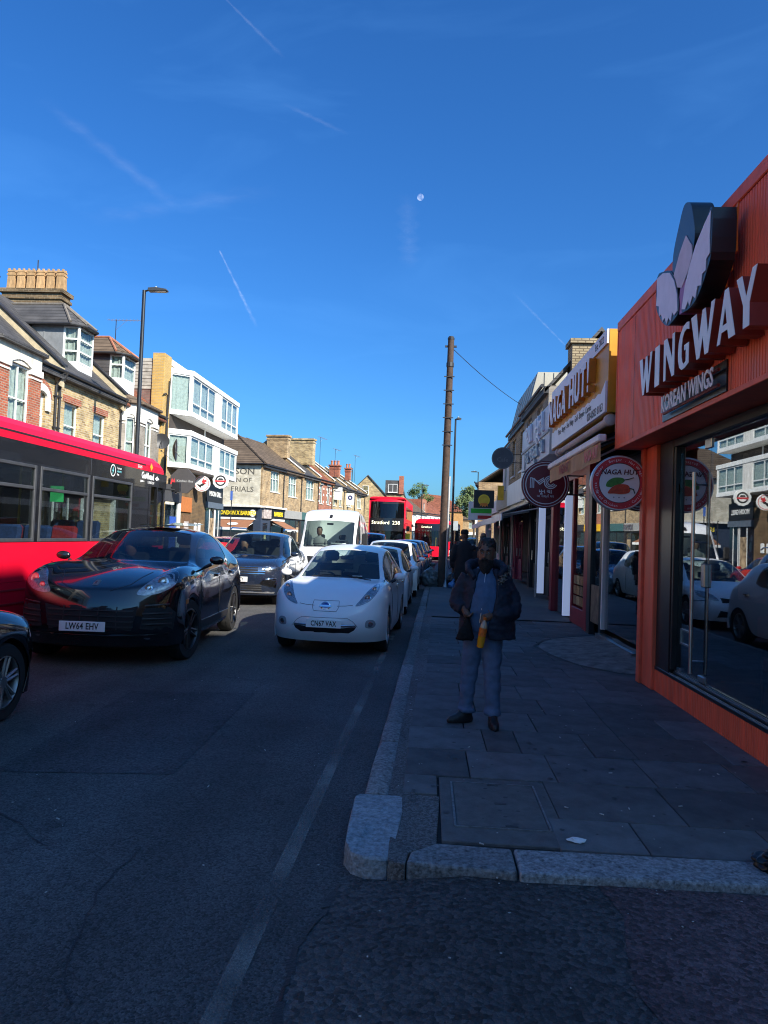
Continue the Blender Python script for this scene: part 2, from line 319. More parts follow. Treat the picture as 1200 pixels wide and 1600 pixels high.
# ---------------- pavement beside the camera: bed, slabs, kerb
slab_m = mat('paving slab', (.125, .124, .124), .78, var=.32, vs=4, bump=.5, bs=130, tint=.26, spec=.3, detail=8)
slab_m2 = mat('stained slab', (.115, .10, .097), .75, var=.25, vs=6, bump=.3, bs=130, tint=.16, spec=.3, detail=8)
bed_m = mat('slab joint dirt', (.02, .019, .018), .95, var=.4, vs=30, bump=.5, bs=200)
pave_far = mat('far paving', (.135, .133, .13), .85, var=.15, vs=1.2, bump=.3, bs=40)
bed = MB()
ys = [3.72, 6, 9, 12, 15]; ys2 = [15, 20, 26, 32, 40, 50, 60, 70, 85, 100, 120]
bed.add([(kx(y)+.2 if y > 4 else .1, y, .1) for y in ys]+[(4.5, y, .1) for y in ys], [(i, i+1, 5+i+1, 5+i) for i in range(4)])
bed.add([(1.7, 3.75, .1), (40, 3.75, .1), (40, 4.3, .1), (1.7, 4.3, .1)], [(0, 1, 2, 3)])
pavement = bed.build('pavement', bed_m, kind='structure', fix=False)
mb = MB(); kk = len(ys2)
mb.add([(kx(y)+.2, y, .118) for y in ys2]+[(14, y, .118) for y in ys2], [(i, i+1, kk+i+1, kk+i) for i in range(kk-1)])
mb.build('pavement_beyond', pave_far, kind='structure', fix=False)
slabs_me = []
def slab(x0, x1, y0, y1, m=None, z=.118):
    g = .004; mb = MB(); dz = [rnd.uniform(-.0018, .0025) for _ in range(4)]
    j = lambda: rnd.uniform(-.002, .002)
    P = [(x0+g+j(), y0+g+j()), (x1-g+j(), y0+g+j()), (x1-g+j(), y1-g+j()), (x0+g+j(), y1-g+j())]
    c = ((x0+x1)/2, (y0+y1)/2)
    mb.add([(p[0]-c[0], p[1]-c[1], .09-z) for p in P]+[(p[0]-c[0], p[1]-c[1], dz[i]) for i, p in enumerate(P)], [(4, 5, 6, 7), (0, 1, 5, 4), (1, 2, 6, 5), (2, 3, 7, 6), (3, 0, 4, 7)])
    o = mb.build('paving_slab', m or slab_m, pavement, bevel=.004); o.location = (c[0], c[1], z); return o
rows = [3.9, 4.33, 4.98, 5.6, 6.24, 6.88, 7.5, 8.15, 8.78, 9.4, 10.0, 10.6, 11.2, 11.8, 12.4, 13.0, 13.6, 14.2, 14.8]
pat = [[-.1, .14], [-.1, .14], [-.1, .34, .92, 1.57, 2.2, 2.62], [-.1, .5, .76, 1.3, 1.62, 2.3, 2.62], [-.08, .36, .97, 1.62, 2.1, 2.62], [-.07, .5, 1.14, 1.63, 2.62], [-.06, .39, 1.0, 1.65, 2.2, 2.62]]
for i in range(len(rows)-1):
    y0, y1 = rows[i], rows[i+1]
    if i == 0: js = [.74, 1.2, 1.9, 2.6, 3.3, 4.2]
    elif i == 1: js = [.81, 1.54, 2.5, 3.3, 4.2]
    elif i < 7: js = pat[i]
    else:
        o = .3*(i % 2); js = [kx(y0)+.33]+[kx(y0)+.33+.45+o+.62*q for q in range(3)]
        js = [v for v in js if v < 2.3]+[2.95 if y0 > 8.7 else 2.62]
    for a, b in zip(js[:-1], js[1:]): slab(a, b, y0, y1, slab_m2 if (a > 1.5 and y1 < 6.3 and rnd.random() < .6) else None)
slab(-.1, .12, 4.62, 4.98)
# asphalt strip behind the kerb
MB().prism([(-.14, 3.66), (-.055, 3.63), (-.04, 3.77), (.10, 3.89), (.13, 4.6), (-.16, 4.6)], -.02, .114, 'z').build('pavement_patch', strip_m, kind='structure', label='tarmac infill behind the big corner block', bevel=.004)
mb = MB(); ys = [4.55+i*.4 for i in range(28)]
mb.add([(kx(y)+.17, y, .112) for y in ys]+[(kx(y)+.335, y, .117) for y in ys], [(i, i+1, 29+i, 28+i) for i in range(27)])
mb.build('pavement_strip', strip_m, kind='structure', label='tarmac strip between kerb and slabs')
# granite kerb stones
gran = mat('granite kerb', (.20, .20, .20), .7, var=.75, vs=45, bump=.8, bs=55, tint=.22, detail=8)
gran_d = mat('worn granite kerb', (.18, .172, .165), .75, var=.7, vs=40, bump=.9, bs=60, tint=.25, detail=8)
gran_b = mat('blue granite', (.25, .27, .285), .62, var=.5, vs=38, bump=1., bs=45, detail=9)
kerb = MB().add([(kx(y)+.02 if y > 4.6 else -.2, y, -.02) for y in (3.7, 8, 20, 30, 45, 60, 80, 110)]+[(kx(y)+.2 if y > 4.6 else .0, y, -.02) for y in (3.7, 8, 20, 30, 45, 60, 80, 110)], [(i, i+1, 9+i, 8+i) for i in range(7)]).build('kerb', bed_m, kind='structure', fix=False)
def kstone(x0, x1, y0, y1, m, ztop=.12, taper=.03, name='kerb_stone'):
    c = ((x0+x1)/2, (y0+y1)/2); mb = MB(); n = 4; vs = []; fs = []
    j = lambda s: rnd.uniform(-s, s)
    # a slightly irregular block: a small grid on top, sides down to the channel
    for iy in range(n+1):
        for ix in range(3):
            ex = ix in (0, 2); ey = iy in (0, n)
            vs.append((x0+(x1-x0)*ix/2-c[0]+(taper if ix == 0 else 0)+j(.006), y0+(y1-y0)*iy/n-c[1]+j(.006), ztop+j(.004)-(.012 if ex else 0)-(.008 if ey else 0)))
    for iy in range(n):
        for ix in range(2): a = iy*3+ix; fs.append((a, a+1, a+4, a+3))
    per = [iy*3 for iy in range(n+1)][::-1]+[1, 2]+[iy*3+2 for iy in range(1, n+1)]+[n*3+1]
    base = len(vs)
    for q in per:
        x, y, z = vs[q]; vs.append((x-(taper if q % 3 == 0 else 0), y, -.015))
    for q in range(len(per)): fs.append((per[q], per[(q+1) % len(per)], base+(q+1) % len(per), base+q))
    mb.add(vs, fs); o = mb.build(name, m, kerb, bevel=.012, seg=2, smooth=True); o.location = (c[0], c[1], 0); return o
ks = [4.6, 5.79, 6.4, 7.49, 8.37]
while ks[-1] < 34: ks.append(ks[-1]+rnd.choice([.62, .9, 1.1, .75, 1.3]))
for a, b in zip(ks[:-1], ks[1:]):
    o = kstone(kx((a+b)/2), kx((a+b)/2)+rnd.uniform(.175, .205), a+.005, b-.005, gran_d if a > 4.7 else gran_d); o.rotation_euler.z = -.0155
# the big rounded corner block
pl = [(-.372, 3.84), (-.385, 4.1), (-.388, 4.52), (-.36, 4.555), (-.115, 4.56), (-.095, 4.53), (-.085, 4.3), (-.098, 4.05), (-.118, 3.735), (-.15, 3.70), (-.25, 3.69), (-.33, 3.74)]
cx_, cy_ = -.24, 4.12; n = len(pl); vs = []; fs = []
lv = [(1.0, -.02), (1.0, .085), (.985, .106), (.95, .119), (.7, .122), (.35, .121)]
for s, z in lv:
    for (x, y) in pl: vs.append(((x-cx_)*s+rnd.uniform(-.004, .004), (y-cy_)*(s*.35+.65 if s > .9 else s)+rnd.uniform(-.004, .004), z+rnd.uniform(-.0025, .0025)-(.012 if (y < 3.75 and z > .09) else 0)))
for i in range(len(lv)-1):
    for j_ in range(n): fs.append((i*n+j_, i*n+(j_+1) % n, (i+1)*n+(j_+1) % n, (i+1)*n+j_))
fs.append(tuple(range((len(lv)-1)*n, len(lv)*n)))
o = MB().add(vs, fs).build('kerb_stone', gran_b, kerb, smooth=True, label='big rounded bluish granite block at the corner'); o.location = (cx_, cy_, 0)
# side-street kerb: first stone with its corner cut off, then long ones
mb = MB(); mb.prism([(-.05, 3.64), (.485, 3.60), (.485, 3.87), (.10, 3.885), (-.03, 3.76)], -.015, .122, 'z')
mb.build('kerb_stone', gran, kerb, bevel=.014, seg=2, label='pale granite kerb stone with a cut corner')
for a, b in ((.495, 1.72), (1.73, 2.9), (2.91, 4.1)):
    mb = MB(); mb.prism([(a, 3.59+.03*(a-.5)), (b, 3.59+.03*(b-.5)), (b, 3.87+.02*(b-.5)), (a, 3.87+.02*(a-.5))], -.015, .123, 'z'); mb.build('kerb_stone', gran, kerb, bevel=.014, seg=2)
# concrete ramp in front of the dark doorway
conc = mat('rough concrete', (.19, .185, .17), .9, var=.5, vs=6, bump=.9, bs=35, detail=9)
ol = [(2.9, 9.15), (2.4, 9.25), (2.0, 9.75), (1.78, 10.5), (1.66, 11.3), (1.9, 12.0), (2.3, 12.5), (2.9, 12.9)]
mb = MB(); n = len(ol); vs = []; fs = []
for s, z in ((1.0, .112), (.985, .128), (.75, .15), (.5, .18), (.2, .225), (.0, .25)):
    for x, y in ol: vs.append((2.95+(x-2.95)*s+rnd.uniform(-.02, .02), 11+(y-11)*(s if s > .4 else .4+.2*s)+rnd.uniform(-.02, .02), z))
for i in range(5):
    for j_ in range(n-1): fs.append((i*n+j_, i*n+j_+1, (i+1)*n+j_+1, (i+1)*n+j_))
ramp = MB().add(vs, fs).build('pavement_ramp', conc, kind='structure', smooth=True, label='cracked concrete ramp at the dark shop doorway')
ramp.modifiers.new('s', 'SUBSURF').render_levels = 2
mb = MB()
for i in range(len(ol)-1):
    for q in range(5):
        p0 = (lerp_(ol[i][0], ol[i+1][0], q/5), lerp_(ol[i][1], ol[i+1][1], q/5)); p1 = (lerp_(ol[i][0], ol[i+1][0], (q+1)/5), lerp_(ol[i][1], ol[i+1][1], (q+1)/5)); ww = rnd.uniform(.008, .028)
        mb.quad((p0[0]-ww, p0[1]-ww*.5, .1225), (p0[0]+ww, p0[1]+ww*.5, .1245), (p1[0]+ww, p1[1]+ww*.5, .1245), (p1[0]-ww, p1[1]-ww*.5, .1225))
mb.build('ramp_crack', tar, kind='structure', fix=False, label='dark broken edge round the concrete ramp')
# inspection cover
iron = mat('cover iron', (.05, .05, .052), .6, .3, var=.3, vs=25, bump=.6, bs=60)
cv = thing('inspection_cover', 'rectangular recessed inspection cover set in the slabs by the corner block', 'manhole cover', (.47, 4.5, .12))
cover_fill = mat('cover infill', (.112, .108, .104), .8, var=.25, vs=10, bump=.5, bs=120, detail=8)
MB().box(-.34, .34, -.57, .46, -.03, -.003).build('tray', cover_fill, cv, bevel=.004)
MB().box(-.25, .25, -.36, .35, -.003, .002).build('lid', cover_fill, cv)
fr = MB()
for x in (-.262, .262): fr.box(x-.006, x+.006, -.37, .36, -.003, .004)
for y in (-.372, .362): fr.box(-.262, .262, y-.004, y+.004, -.003, .003)
fr.build('cover_frame', mat('worn steel edge', (.22, .215, .21), .55, .6, var=.4, vs=30), cv)
for (x, y) in ((.0, .33), (.05, -.34), (.02, .0)):
    MB().box(x-.035, x+.035, y-.012, y+.012, .002, .0045).build('keyhole', iron, cv)
# litter
lit = MB(); bits = mat('litter', (.5, .48, .44), .8, var=.3, vs=40)
for _ in range(170):
    y = 2.2+abs(rnd.gauss(0, 4.5)); x = rnd.uniform(-3.0, 2.3) if rnd.random() < .4 else rnd.uniform(-.3, 2.3)
    if y > 13 or (x > 2.2 and y > 8): continue
    if -.4 < x < 2.5 and y > 3.65: z = .121
    else: z = SZ*min(1, (x+.46)/.71)+.008 if x > -.45 and y < 3.6 else .002
    if x > -.45 and x < -.33 and y > 3.6: continue
    s = rnd.uniform(.0015, .005); a = rnd.uniform(0, pi)
    if rnd.random() < .12: lit.cbox((x, y, z+.004), .026, .006, .005, a)
    else: lit.cbox((x, y, z+.0015), s*2.4, s*1.6, .002, a)
lit.build('litter', bits, kind='stuff', fix=False)
gum = MB()
for _ in range(210):
    x, y = rnd.uniform(-.05, 2.45), 4.0+abs(rnd.gauss(0, 3.6))
    if y > 13 or (x > 2.1 and y > 8.4): continue
    r = rnd.uniform(.007, .019); n_ = 7; ph = rnd.uniform(0, 6)
    gum.add([(x+r*math.cos(ph+2*pi*k/n_)*rnd.uniform(.75, 1.2), y+r*math.sin(ph+2*pi*k/n_)*rnd.uniform(.75, 1.2), .1222) for k in range(n_)], [tuple(range(n_))])
gum.build('gum_spots', mat('trodden gum', (.06, .06, .062), .7, var=.5, vs=2.0), kind='stuff', fix=False)
def crumple(name, c, s, m, label, cat, n=2, flat=.3):
    bm = bmesh.new(); bmesh.ops.create_icosphere(bm, subdivisions=n, radius=1)
    for v in bm.verts: q = 1+rnd.uniform(-.45, .35); v.co = V((v.co.x*s[0]*q, v.co.y*s[1]*q, v.co.z*s[2]*q))
    me = bpy.data.meshes.new(name); bm.to_mesh(me); bm.free(); me.materials.append(m); o = bpy.data.objects.new(name, me); link(o); o.location = c; return tag(o, label, cat)
crumple('tissue', (.84, 4.0, .132), (.045, .022, .012), mat('tissue paper', (.72, .72, .72), .9, var=.05), 'crumpled white tissue lying on the slabs by the side kerb', 'tissue')
dbag = crumple('dark_bag', (1.78, 3.80, .165), (.11, .10, .06), mat('black plastic', (.01, .01, .011), .35, var=.2), 'small black plastic bag slumped on the side kerb', 'bag', 3)
dbag.data.polygons.foreach_set('use_smooth', [True]*len(dbag.data.polygons)); dbag.modifiers.new('s', 'SUBSURF').render_levels = 2
# far pavement across the road
mb = MB(); ys = [-20, 0, 30, 60, 70, 85, 100, 120, 160]; kk = len(ys)
mb.add([(-30, y, .12) for y in ys]+[(lx(y), y, .12) for y in ys]+[(lx(y), y, -.02) for y in ys], [(i, i+1, kk+i+1, kk+i) for i in range(kk-1)]+[(kk+i, kk+i+1, 2*kk+i+1, 2*kk+i) for i in range(kk-1)])
mb.build('pavement_opposite', pave_far, kind='structure')
# ================================================================== BUILDINGS
b_yellow = brick('yellow stock brick', (.55, .40, .19), (.24, .155, .07), (.50, .45, .36), bw=.25, rh=.083)
b_brown = brick('brown stock brick', (.45, .30, .15), (.22, .14, .07), (.40, .35, .27), bw=.25, rh=.083)
b_red = brick('red brick', (.42, .115, .06), (.24, .06, .038), (.32, .26, .2), dirt=.2)
b_grey = brick('grey pebble brick', (.30, .26, .22), (.24, .21, .18), (.30, .28, .25))
b_dark = brick('sooty chimney brick', (.19, .125, .065), (.075, .055, .035), (.24, .20, .14), dirt=.5)
b_bright = brick('bright yellow brick', (.55, .34, .10), (.46, .28, .08), (.42, .34, .2), dirt=.15)
b_white = brick('whitewashed brick', (.68, .63, .52), (.56, .50, .38), (.50, .47, .38), dirt=.3)
b_orange = brick('orange brick', (.50, .25, .08), (.42, .20, .06), (.4, .3, .18), dirt=.15)
slate = brick('roof slate', (.085, .082, .085), (.065, .064, .068), (.03, .03, .03), bw=.28, rh=.16, ms=.012, rough=.65, dirt=.3, roof=True)
tile_br = brick('brown roof tile', (.145, .105, .075), (.115, .085, .06), (.05, .035, .025), bw=.3, rh=.2, ms=.02, rough=.8, dirt=.3, roof=True)
tile_red = brick('red roof tile', (.30, .10, .055), (.22, .08, .05), (.06, .03, .02), bw=.25, rh=.14, ms=.015, rough=.8, dirt=.35, roof=True)
stucco = mat('cream stucco', (.68, .63, .52), .75, var=.25, streak=.3, vs=4, bump=.25, bs=25, detail=8)
stone_w = mat('white painted stone', (.70, .67, .61), .7, var=.25, streak=.3, vs=6, bump=.2, bs=30, detail=8)
render_g = mat('weathered parapet render', (.46, .38, .25), .85, var=.25, vs=3, bump=.3, bs=20, detail=8)
lead = mat('lead cladding', (.24, .25, .26), .55, .3, var=.2, vs=3, detail=8)
gutter_m = mat('black gutter', (.025, .025, .028), .5, var=.2)
clay = mat('clay pot', (.42, .26, .125), .8, var=.35, vs=7, streak=.4, bump=.3, bs=30, tint=.12)
clay_r = mat('red clay pot', (.42, .15, .08), .8, var=.2, vs=5, tint=.12)
ridge_m = mat('red ridge tile', (.33, .13, .075), .8, var=.25, vs=5)
wood = mat('brown door wood', (.16, .085, .04), .55, var=.25, vs=8)
awn_br = mat('brown awning cloth', (.26, .115, .06), .8, var=.1, vs=4)

def front_wall(W, z0, z1, holes, D=8., t=.13, ends=True, poly=None):
    """a hollow house: the street face has true openings with reveals, then ends, back and top"""
    mb = MB(); xs = sorted({0, W, *[h[0] for h in holes], *[h[1] for h in holes]}); zs = sorted({z0, z1, *[h[2] for h in holes], *[h[3] for h in holes]})
    for i in range(len(xs)-1):
        for j in range(len(zs)-1):
            cx, cz = (xs[i]+xs[i+1])/2, (zs[j]+zs[j+1])/2
            if any(h[0] < cx < h[1] and h[2] < cz < h[3] for h in holes): continue
            mb.quad((xs[i], 0, zs[j]), (xs[i+1], 0, zs[j]), (xs[i+1], 0, zs[j+1]), (xs[i], 0, zs[j+1]))
    for a, b, c, d in holes:
        for p, q in (((a, c), (b, c)), ((b, c), (b, d)), ((b, d), (a, d)), ((a, d), (a, c))):
            mb.quad((p[0], 0, p[1]), (q[0], 0, q[1]), (q[0], t+.1, q[1]), (p[0], t+.1, p[1]))
    if ends:
        mb.quad((0, D, z0), (0, 0, z0), (0, 0, z1), (0, D, z1)); mb.quad((W, 0, z0), (W, D, z0), (W, D, z1), (W, 0, z1))
        mb.quad((W, D, z0), (0, D, z0), (0, D, z1), (W, D, z1)); mb.quad((0, 0, z1), (W, 0, z1), (W, D, z1), (0, D, z1))
    return mb
def window(par, x0, x1, z0, z1, y=.10, cols=1, bars=(.5,), fw=.055, m=None, curt=True, sill=True, opened=None, xf=None, dk=True, g=None):
    """frame > panes, curtain, sill.  bars: heights (0..1) of horizontal bars; xf puts it on an angled bay face"""
    m = m or upvc; X_ = xf or M.Identity(4)
    mb = MB(); mb.x = X_
    mb.box(x0, x0+fw, y, y+.07, z0, z1); mb.box(x1-fw, x1, y, y+.07, z0, z1)
    mb.box(x0+fw, x1-fw, y, y+.07, z0, z0+fw); mb.box(x0+fw, x1-fw, y, y+.07, z1-fw, z1)
    cx = [x0+fw+(x1-x0-2*fw)*i/cols for i in range(cols+1)]; cz = [z0+fw]+[z0+(z1-z0)*b for b in bars]+[z1-fw]
    for c in cx[1:-1]: mb.box(c-fw*.4, c+fw*.4, y+.004, y+.066, z0+fw, z1-fw)
    for b in cz[1:-1]: mb.box(x0+fw, x1-fw, y+.002, y+.068, b-fw*.45, b+fw*.45)
    f = mb.build('window', m, par)
    for i in range(cols):
        for j in range(len(cz)-1):
            p = MB(); p.x = X_; p.box(cx[i]+.005, cx[i+1]-.005, y+.025, y+.037, cz[j]+.005, cz[j+1]-.005); p.build('pane', g or house_glass, f)
    if curt:
        c = MB(); c.x = X_; n = max(6, int((x1-x0)*14)); xx = [x0+.01+(x1-x0-.02)*i/n for i in range(n+1)]
        yy = [y+.13+.022*math.sin(i*2.2)+rnd.uniform(-.006, .006) for i in range(n+1)]
        c.add([(a, b, z0+.02) for a, b in zip(xx, yy)]+[(a, b, z1-.02) for a, b in zip(xx, yy)], [(i, i+1, n+2+i, n+1+i) for i in range(n)])
        c.build('curtain', net, f)
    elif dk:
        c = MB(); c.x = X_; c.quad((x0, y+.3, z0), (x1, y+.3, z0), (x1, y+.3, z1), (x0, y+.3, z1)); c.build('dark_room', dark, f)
    if sill:
        s = MB(); s.x = X_; s.box(x0-.05, x1+.05, y-.17, y+.02, z0-.07, z0-.003); s.build('sill', stone_w, f)
    return f
def pitched(par, W, ze, run, rise, m, over=.28, back=None, x0=0., x1=None, t=.12):
    x1 = W if x1 is None else x1; back = back or 2*run
    mb = MB(); s = rise/run
    mb.prism([(-over, ze-over*s), (run, ze+rise), (back+over, ze+rise-(back+over-run)*s), (back+over, ze+rise-(back+over-run)*s-t), (run, ze+rise-t), (-over, ze-over*s-t)], x0, x1, 'x')
    return mb.build('roof', m, par)
def gutter(par, x0, x1, ze, over=.28, down=None, z0=.2):
    mb = MB(); mb.tube([(x0, -over-.05, ze), (x1, -over-.05, ze)], .055, 8)
    mb.box(x0, x1, -over+.02, -.002, ze-.22, ze-.02)
    o = mb.build('gutter', gutter_m, par)
    if down is not None:
        d = MB(); d.tube([(down, -over-.04, ze-.03), (down, -.2, ze-.3), (down, -.075, ze-.5), (down, -.075, z0)], .04, 8)
        for z in (ze-.9, ze-2., ze-3.2): d.box(down-.06, down+.06, -.12, 0, z, z+.05)
        d.build('drainpipe', gutter_m, par)
    return o
def parapet(par, x, ze, run, rise, w=.3, up=.28, m=None, over=.2):
    s = rise/run; m = m or render_g; mb = MB()
    mb.prism([(-over, ze-over*s-.45), (-over, ze-over*s+up), (run, ze+rise+up), (2*run, ze+up), (2*run, ze-.4), (run, ze+rise-.3)], x-w/2, x+w/2, 'x')
    o = mb.build('parapet', m, par)
    c = MB(); c.prism([(-over-.06, ze-over*s+up+.002), (-over-.06, ze-over*s+up+.07), (run, ze+rise+up+.07), (run, ze+rise+up+.002)], x-w/2-.05, x+w/2+.05, 'x'); c.build('coping', gutter_m if m is render_g else stone_w, o)
    return o
def chimney(par, x, y0, y1, zb, zt, w=.75, m=None, pots=6, pm=None, ph=.75, square=False, bands=True):
    m = m or b_dark; mb = MB()
    mb.box(x-w/2, x+w/2, y0, y1, zb, zt)
    if bands:
        mb.box(x-w/2-.06, x+w/2+.06, y0-.06, y1+.06, zt-.42, zt-.30); mb.box(x-w/2-.1, x+w/2+.1, y0-.1, y1+.1, zt-.14, zt+.02)
    else: mb.box(x-w/2-.07, x+w/2+.07, y0-.07, y1+.07, zt-.12, zt+.02)
    o = mb.build('chimney', m, par)
    for i in range(pots):
        y = y0+(y1-y0)*(i+.5)/pots; p = MB(); r = min(.17, (y1-y0)/pots*.42)
        if square:
            p.prism([(-r, -r), (r, -r), (r, r), (-r, r)], zt+.02, zt+.03, 'z')
            p.add([(-r, -r, zt+.02), (r, -r, zt+.02), (r, r, zt+.02), (-r, r, zt+.02), (-r*.82, -r*.82, zt+ph), (r*.82, -r*.82, zt+ph), (r*.82, r*.82, zt+ph), (-r*.82, r*.82, zt+ph)], [(0, 1, 5, 4), (1, 2, 6, 5), (2, 3, 7, 6), (3, 0, 4, 7), (4, 5, 6, 7)])
            p.box(-r, r, -r, r, zt+ph-.17, zt+ph-.10); p.box(-r*.95, r*.95, -r*.95, r*.95, zt+ph-.02, zt+ph+.05)
            for a in (-r*.6, r*.6):
                for b2 in (-r*.6, r*.6): p.box(a-.035, a+.035, b2-.035, b2+.035, zt+ph+.05, zt+ph+.13)
        else: p.lathe([(r*.9, zt+.02), (r*.8, zt+ph*.8), (r, zt+ph*.82), (r, zt+ph), (r*.7, zt+ph), (r*.7, zt+ph*.7)], 14)
        q = p.build('chimney_pot', pm or clay, o, smooth=not square); q.location = (x, y, 0)
    return o
def dormer(par, a, b, y0, yb, z0, z1, zr, gl=.6, roofm=None, hipm=None, cheek=None, bars=(.33, .66)):
    """a box dormer: lead cheeks behind, glazed round its front corner, under a hipped roof"""
    d = MB(); ym = y0+gl; cx = .08
    d.add([(a, yb, z0-.4), (a, ym, z0-.4), (a, ym, z1), (a, yb, z1), (b, yb, z0-.4), (b, ym, z0-.4), (b, ym, z1), (b, yb, z1)], [(0, 1, 2, 3), (5, 4, 7, 6), (1, 5, 6, 2), (3, 2, 6, 7)])
    for yy in (ym+.75, ym+1.5): d.box(a-.02, a, yy, yy+.05, z0-.4, z1)
    dd = d.build('dormer', cheek or lead, par)
    e = .2; ed_ = [(a-e, yb), (a-e, y0+.25), (a+.25, y0-e), (b-.25, y0-e), (b+e, y0+.25), (b+e, yb)]; mx = (a+b)/2
    r = MB(); vs = [(x, y, z1+.003) for x, y in ed_]+[(x, y, z1+.09) for x, y in ed_]+[(mx-.1, ym+.35, zr), (mx+.1, ym+.35, zr), (mx, yb+.8, zr)]
    r.add(vs, [tuple(range(6))[::-1]]+[(i, i+1, i+7, i+6) for i in range(5)]+[(6, 7, 12, 14), (7, 8, 12), (8, 9, 13, 12), (9, 10, 13), (10, 11, 14, 13), (12, 13, 14)])
    rr = r.build('dormer_roof', roofm or slate, dd)
    for i, q in ((7, 12), (8, 12), (9, 13), (10, 13), (12, 14)): MB().tube([V(vs[i])+V((0, 0, .02)), V(vs[q])+V((0, 0, .02))], .055, 6).build('hip_tile', hipm or ridge_m, dd)
    MB().tube([(a-e, yb, z1+.02), (a-e-.03, y0+.22, z1+.02), (a+.22, y0-e-.03, z1+.02), (b-.22, y0-e-.03, z1+.02), (b+e+.03, y0+.22, z1+.02)], .05, 6).build('dormer_gutter', gutter_m, dd)
    pts = [(a, ym), (a+cx, y0), (b-cx, y0), (b, ym)]
    base = MB(); base.add([(x, y, z0-.55) for x, y in pts]+[(x, y, z0) for x, y in pts], [(i, i+1, i+5, i+4) for i in range(3)]+[(4, 5, 6, 7)]); base.build('dormer_apron', upvc, dd)
    for i in range(3):
        p, q = V((*pts[i], 0)), V((*pts[i+1], 0)); l_ = (q-p).length; ang = math.atan2(q.y-p.y, q.x-p.x)
        X_ = M.Translation(p) @ M.Rotation(ang, 4, 'Z')
        window(dd, .0, l_, z0+.01, z1-.01, y=-.01, cols=1 if l_ < 1.5 else 2, bars=bars, fw=.07, xf=X_, sill=False)
    return dd
def canted(par, x0, x1, z0, z1, proj=.65, cham=.5, m=None, heads=True, pier=None, lean=True, wz=None, roofm=None):
    """a canted bay with piers, arched white heads and sash windows"""
    pts = [(x0, 0), (x0+cham, -proj), (x1-cham, -proj), (x1, 0)]; wz = wz or (z0+.7, z1-.75)
    def course(lo, hi, nm, pr_): return MB().add([(x, y, lo) for x, y in pts]+[(x, y, hi) for x, y in pts], [(i, i+1, i+5, i+4) for i in range(3)]+[(3, 2, 1, 0), (4, 5, 6, 7)]).build(nm, m or stucco, pr_)
    bay = course(z0, wz[0], 'bay', par); course(wz[1], z1, 'bay_head', bay)
    for i in range(3):
        p, q = V((*pts[i], 0)), V((*pts[i+1], 0)); l_ = (q-p).length; ang = math.atan2(q.y-p.y, q.x-p.x)
        X_ = M.Translation(p) @ M.Rotation(ang, 4, 'Z'); pw = .2 if l_ < 1.3 else .62
        for u in (0, l_-pw): pr = MB(); pr.x = X_; pr.box(u+.002, u+pw-.002, 0, .25, wz[0], wz[1]); pr.build('pier', pier or b_red, bay)
        c = MB(); c.x = X_
        for u in (0, l_-pw): c.box(u-.03, u+pw+.03, -.05, .25, wz[1]-.17, wz[1]+.03); c.box(u-.015, u+pw+.015, -.03, .25, wz[1]-.30, wz[1]-.24)
        if heads:
            n = 8; lo = [(pw+(l_-2*pw)*k/n, wz[1]-.02+.16*math.sin(pi*k/n)) for k in range(n+1)]
            c.prism(lo+[(x, z+.14) for x, z in lo[::-1]], -.045, .03, 'y')
        c.build('capital', stone_w, bay)
        window(bay, pw, l_-pw, wz[0], wz[1]-.01, y=.08, cols=1 if l_ < 1.3 else 2, bars=(.45,), xf=X_, sill=True)
    if lean:
        e = .18; q = [(x0-e, .0), (x0+cham-.08, -proj-e), (x1-cham+.08, -proj-e), (x1+e, .0)]
        r = MB(); r.add([(x, y, z1) for x, y in q]+[(x, y, z1+.1) for x, y in q]+[(x0+.5, .8, z1+.85), (x1-.5, .8, z1+.85)], [(0, 1, 5, 4), (1, 2, 6, 5), (2, 3, 7, 6), (4, 5, 8), (5, 6, 9, 8), (6, 7, 9), (0, 3, 2, 1)])
        r.build('bay_roof', roofm or slate, bay)
    return bay
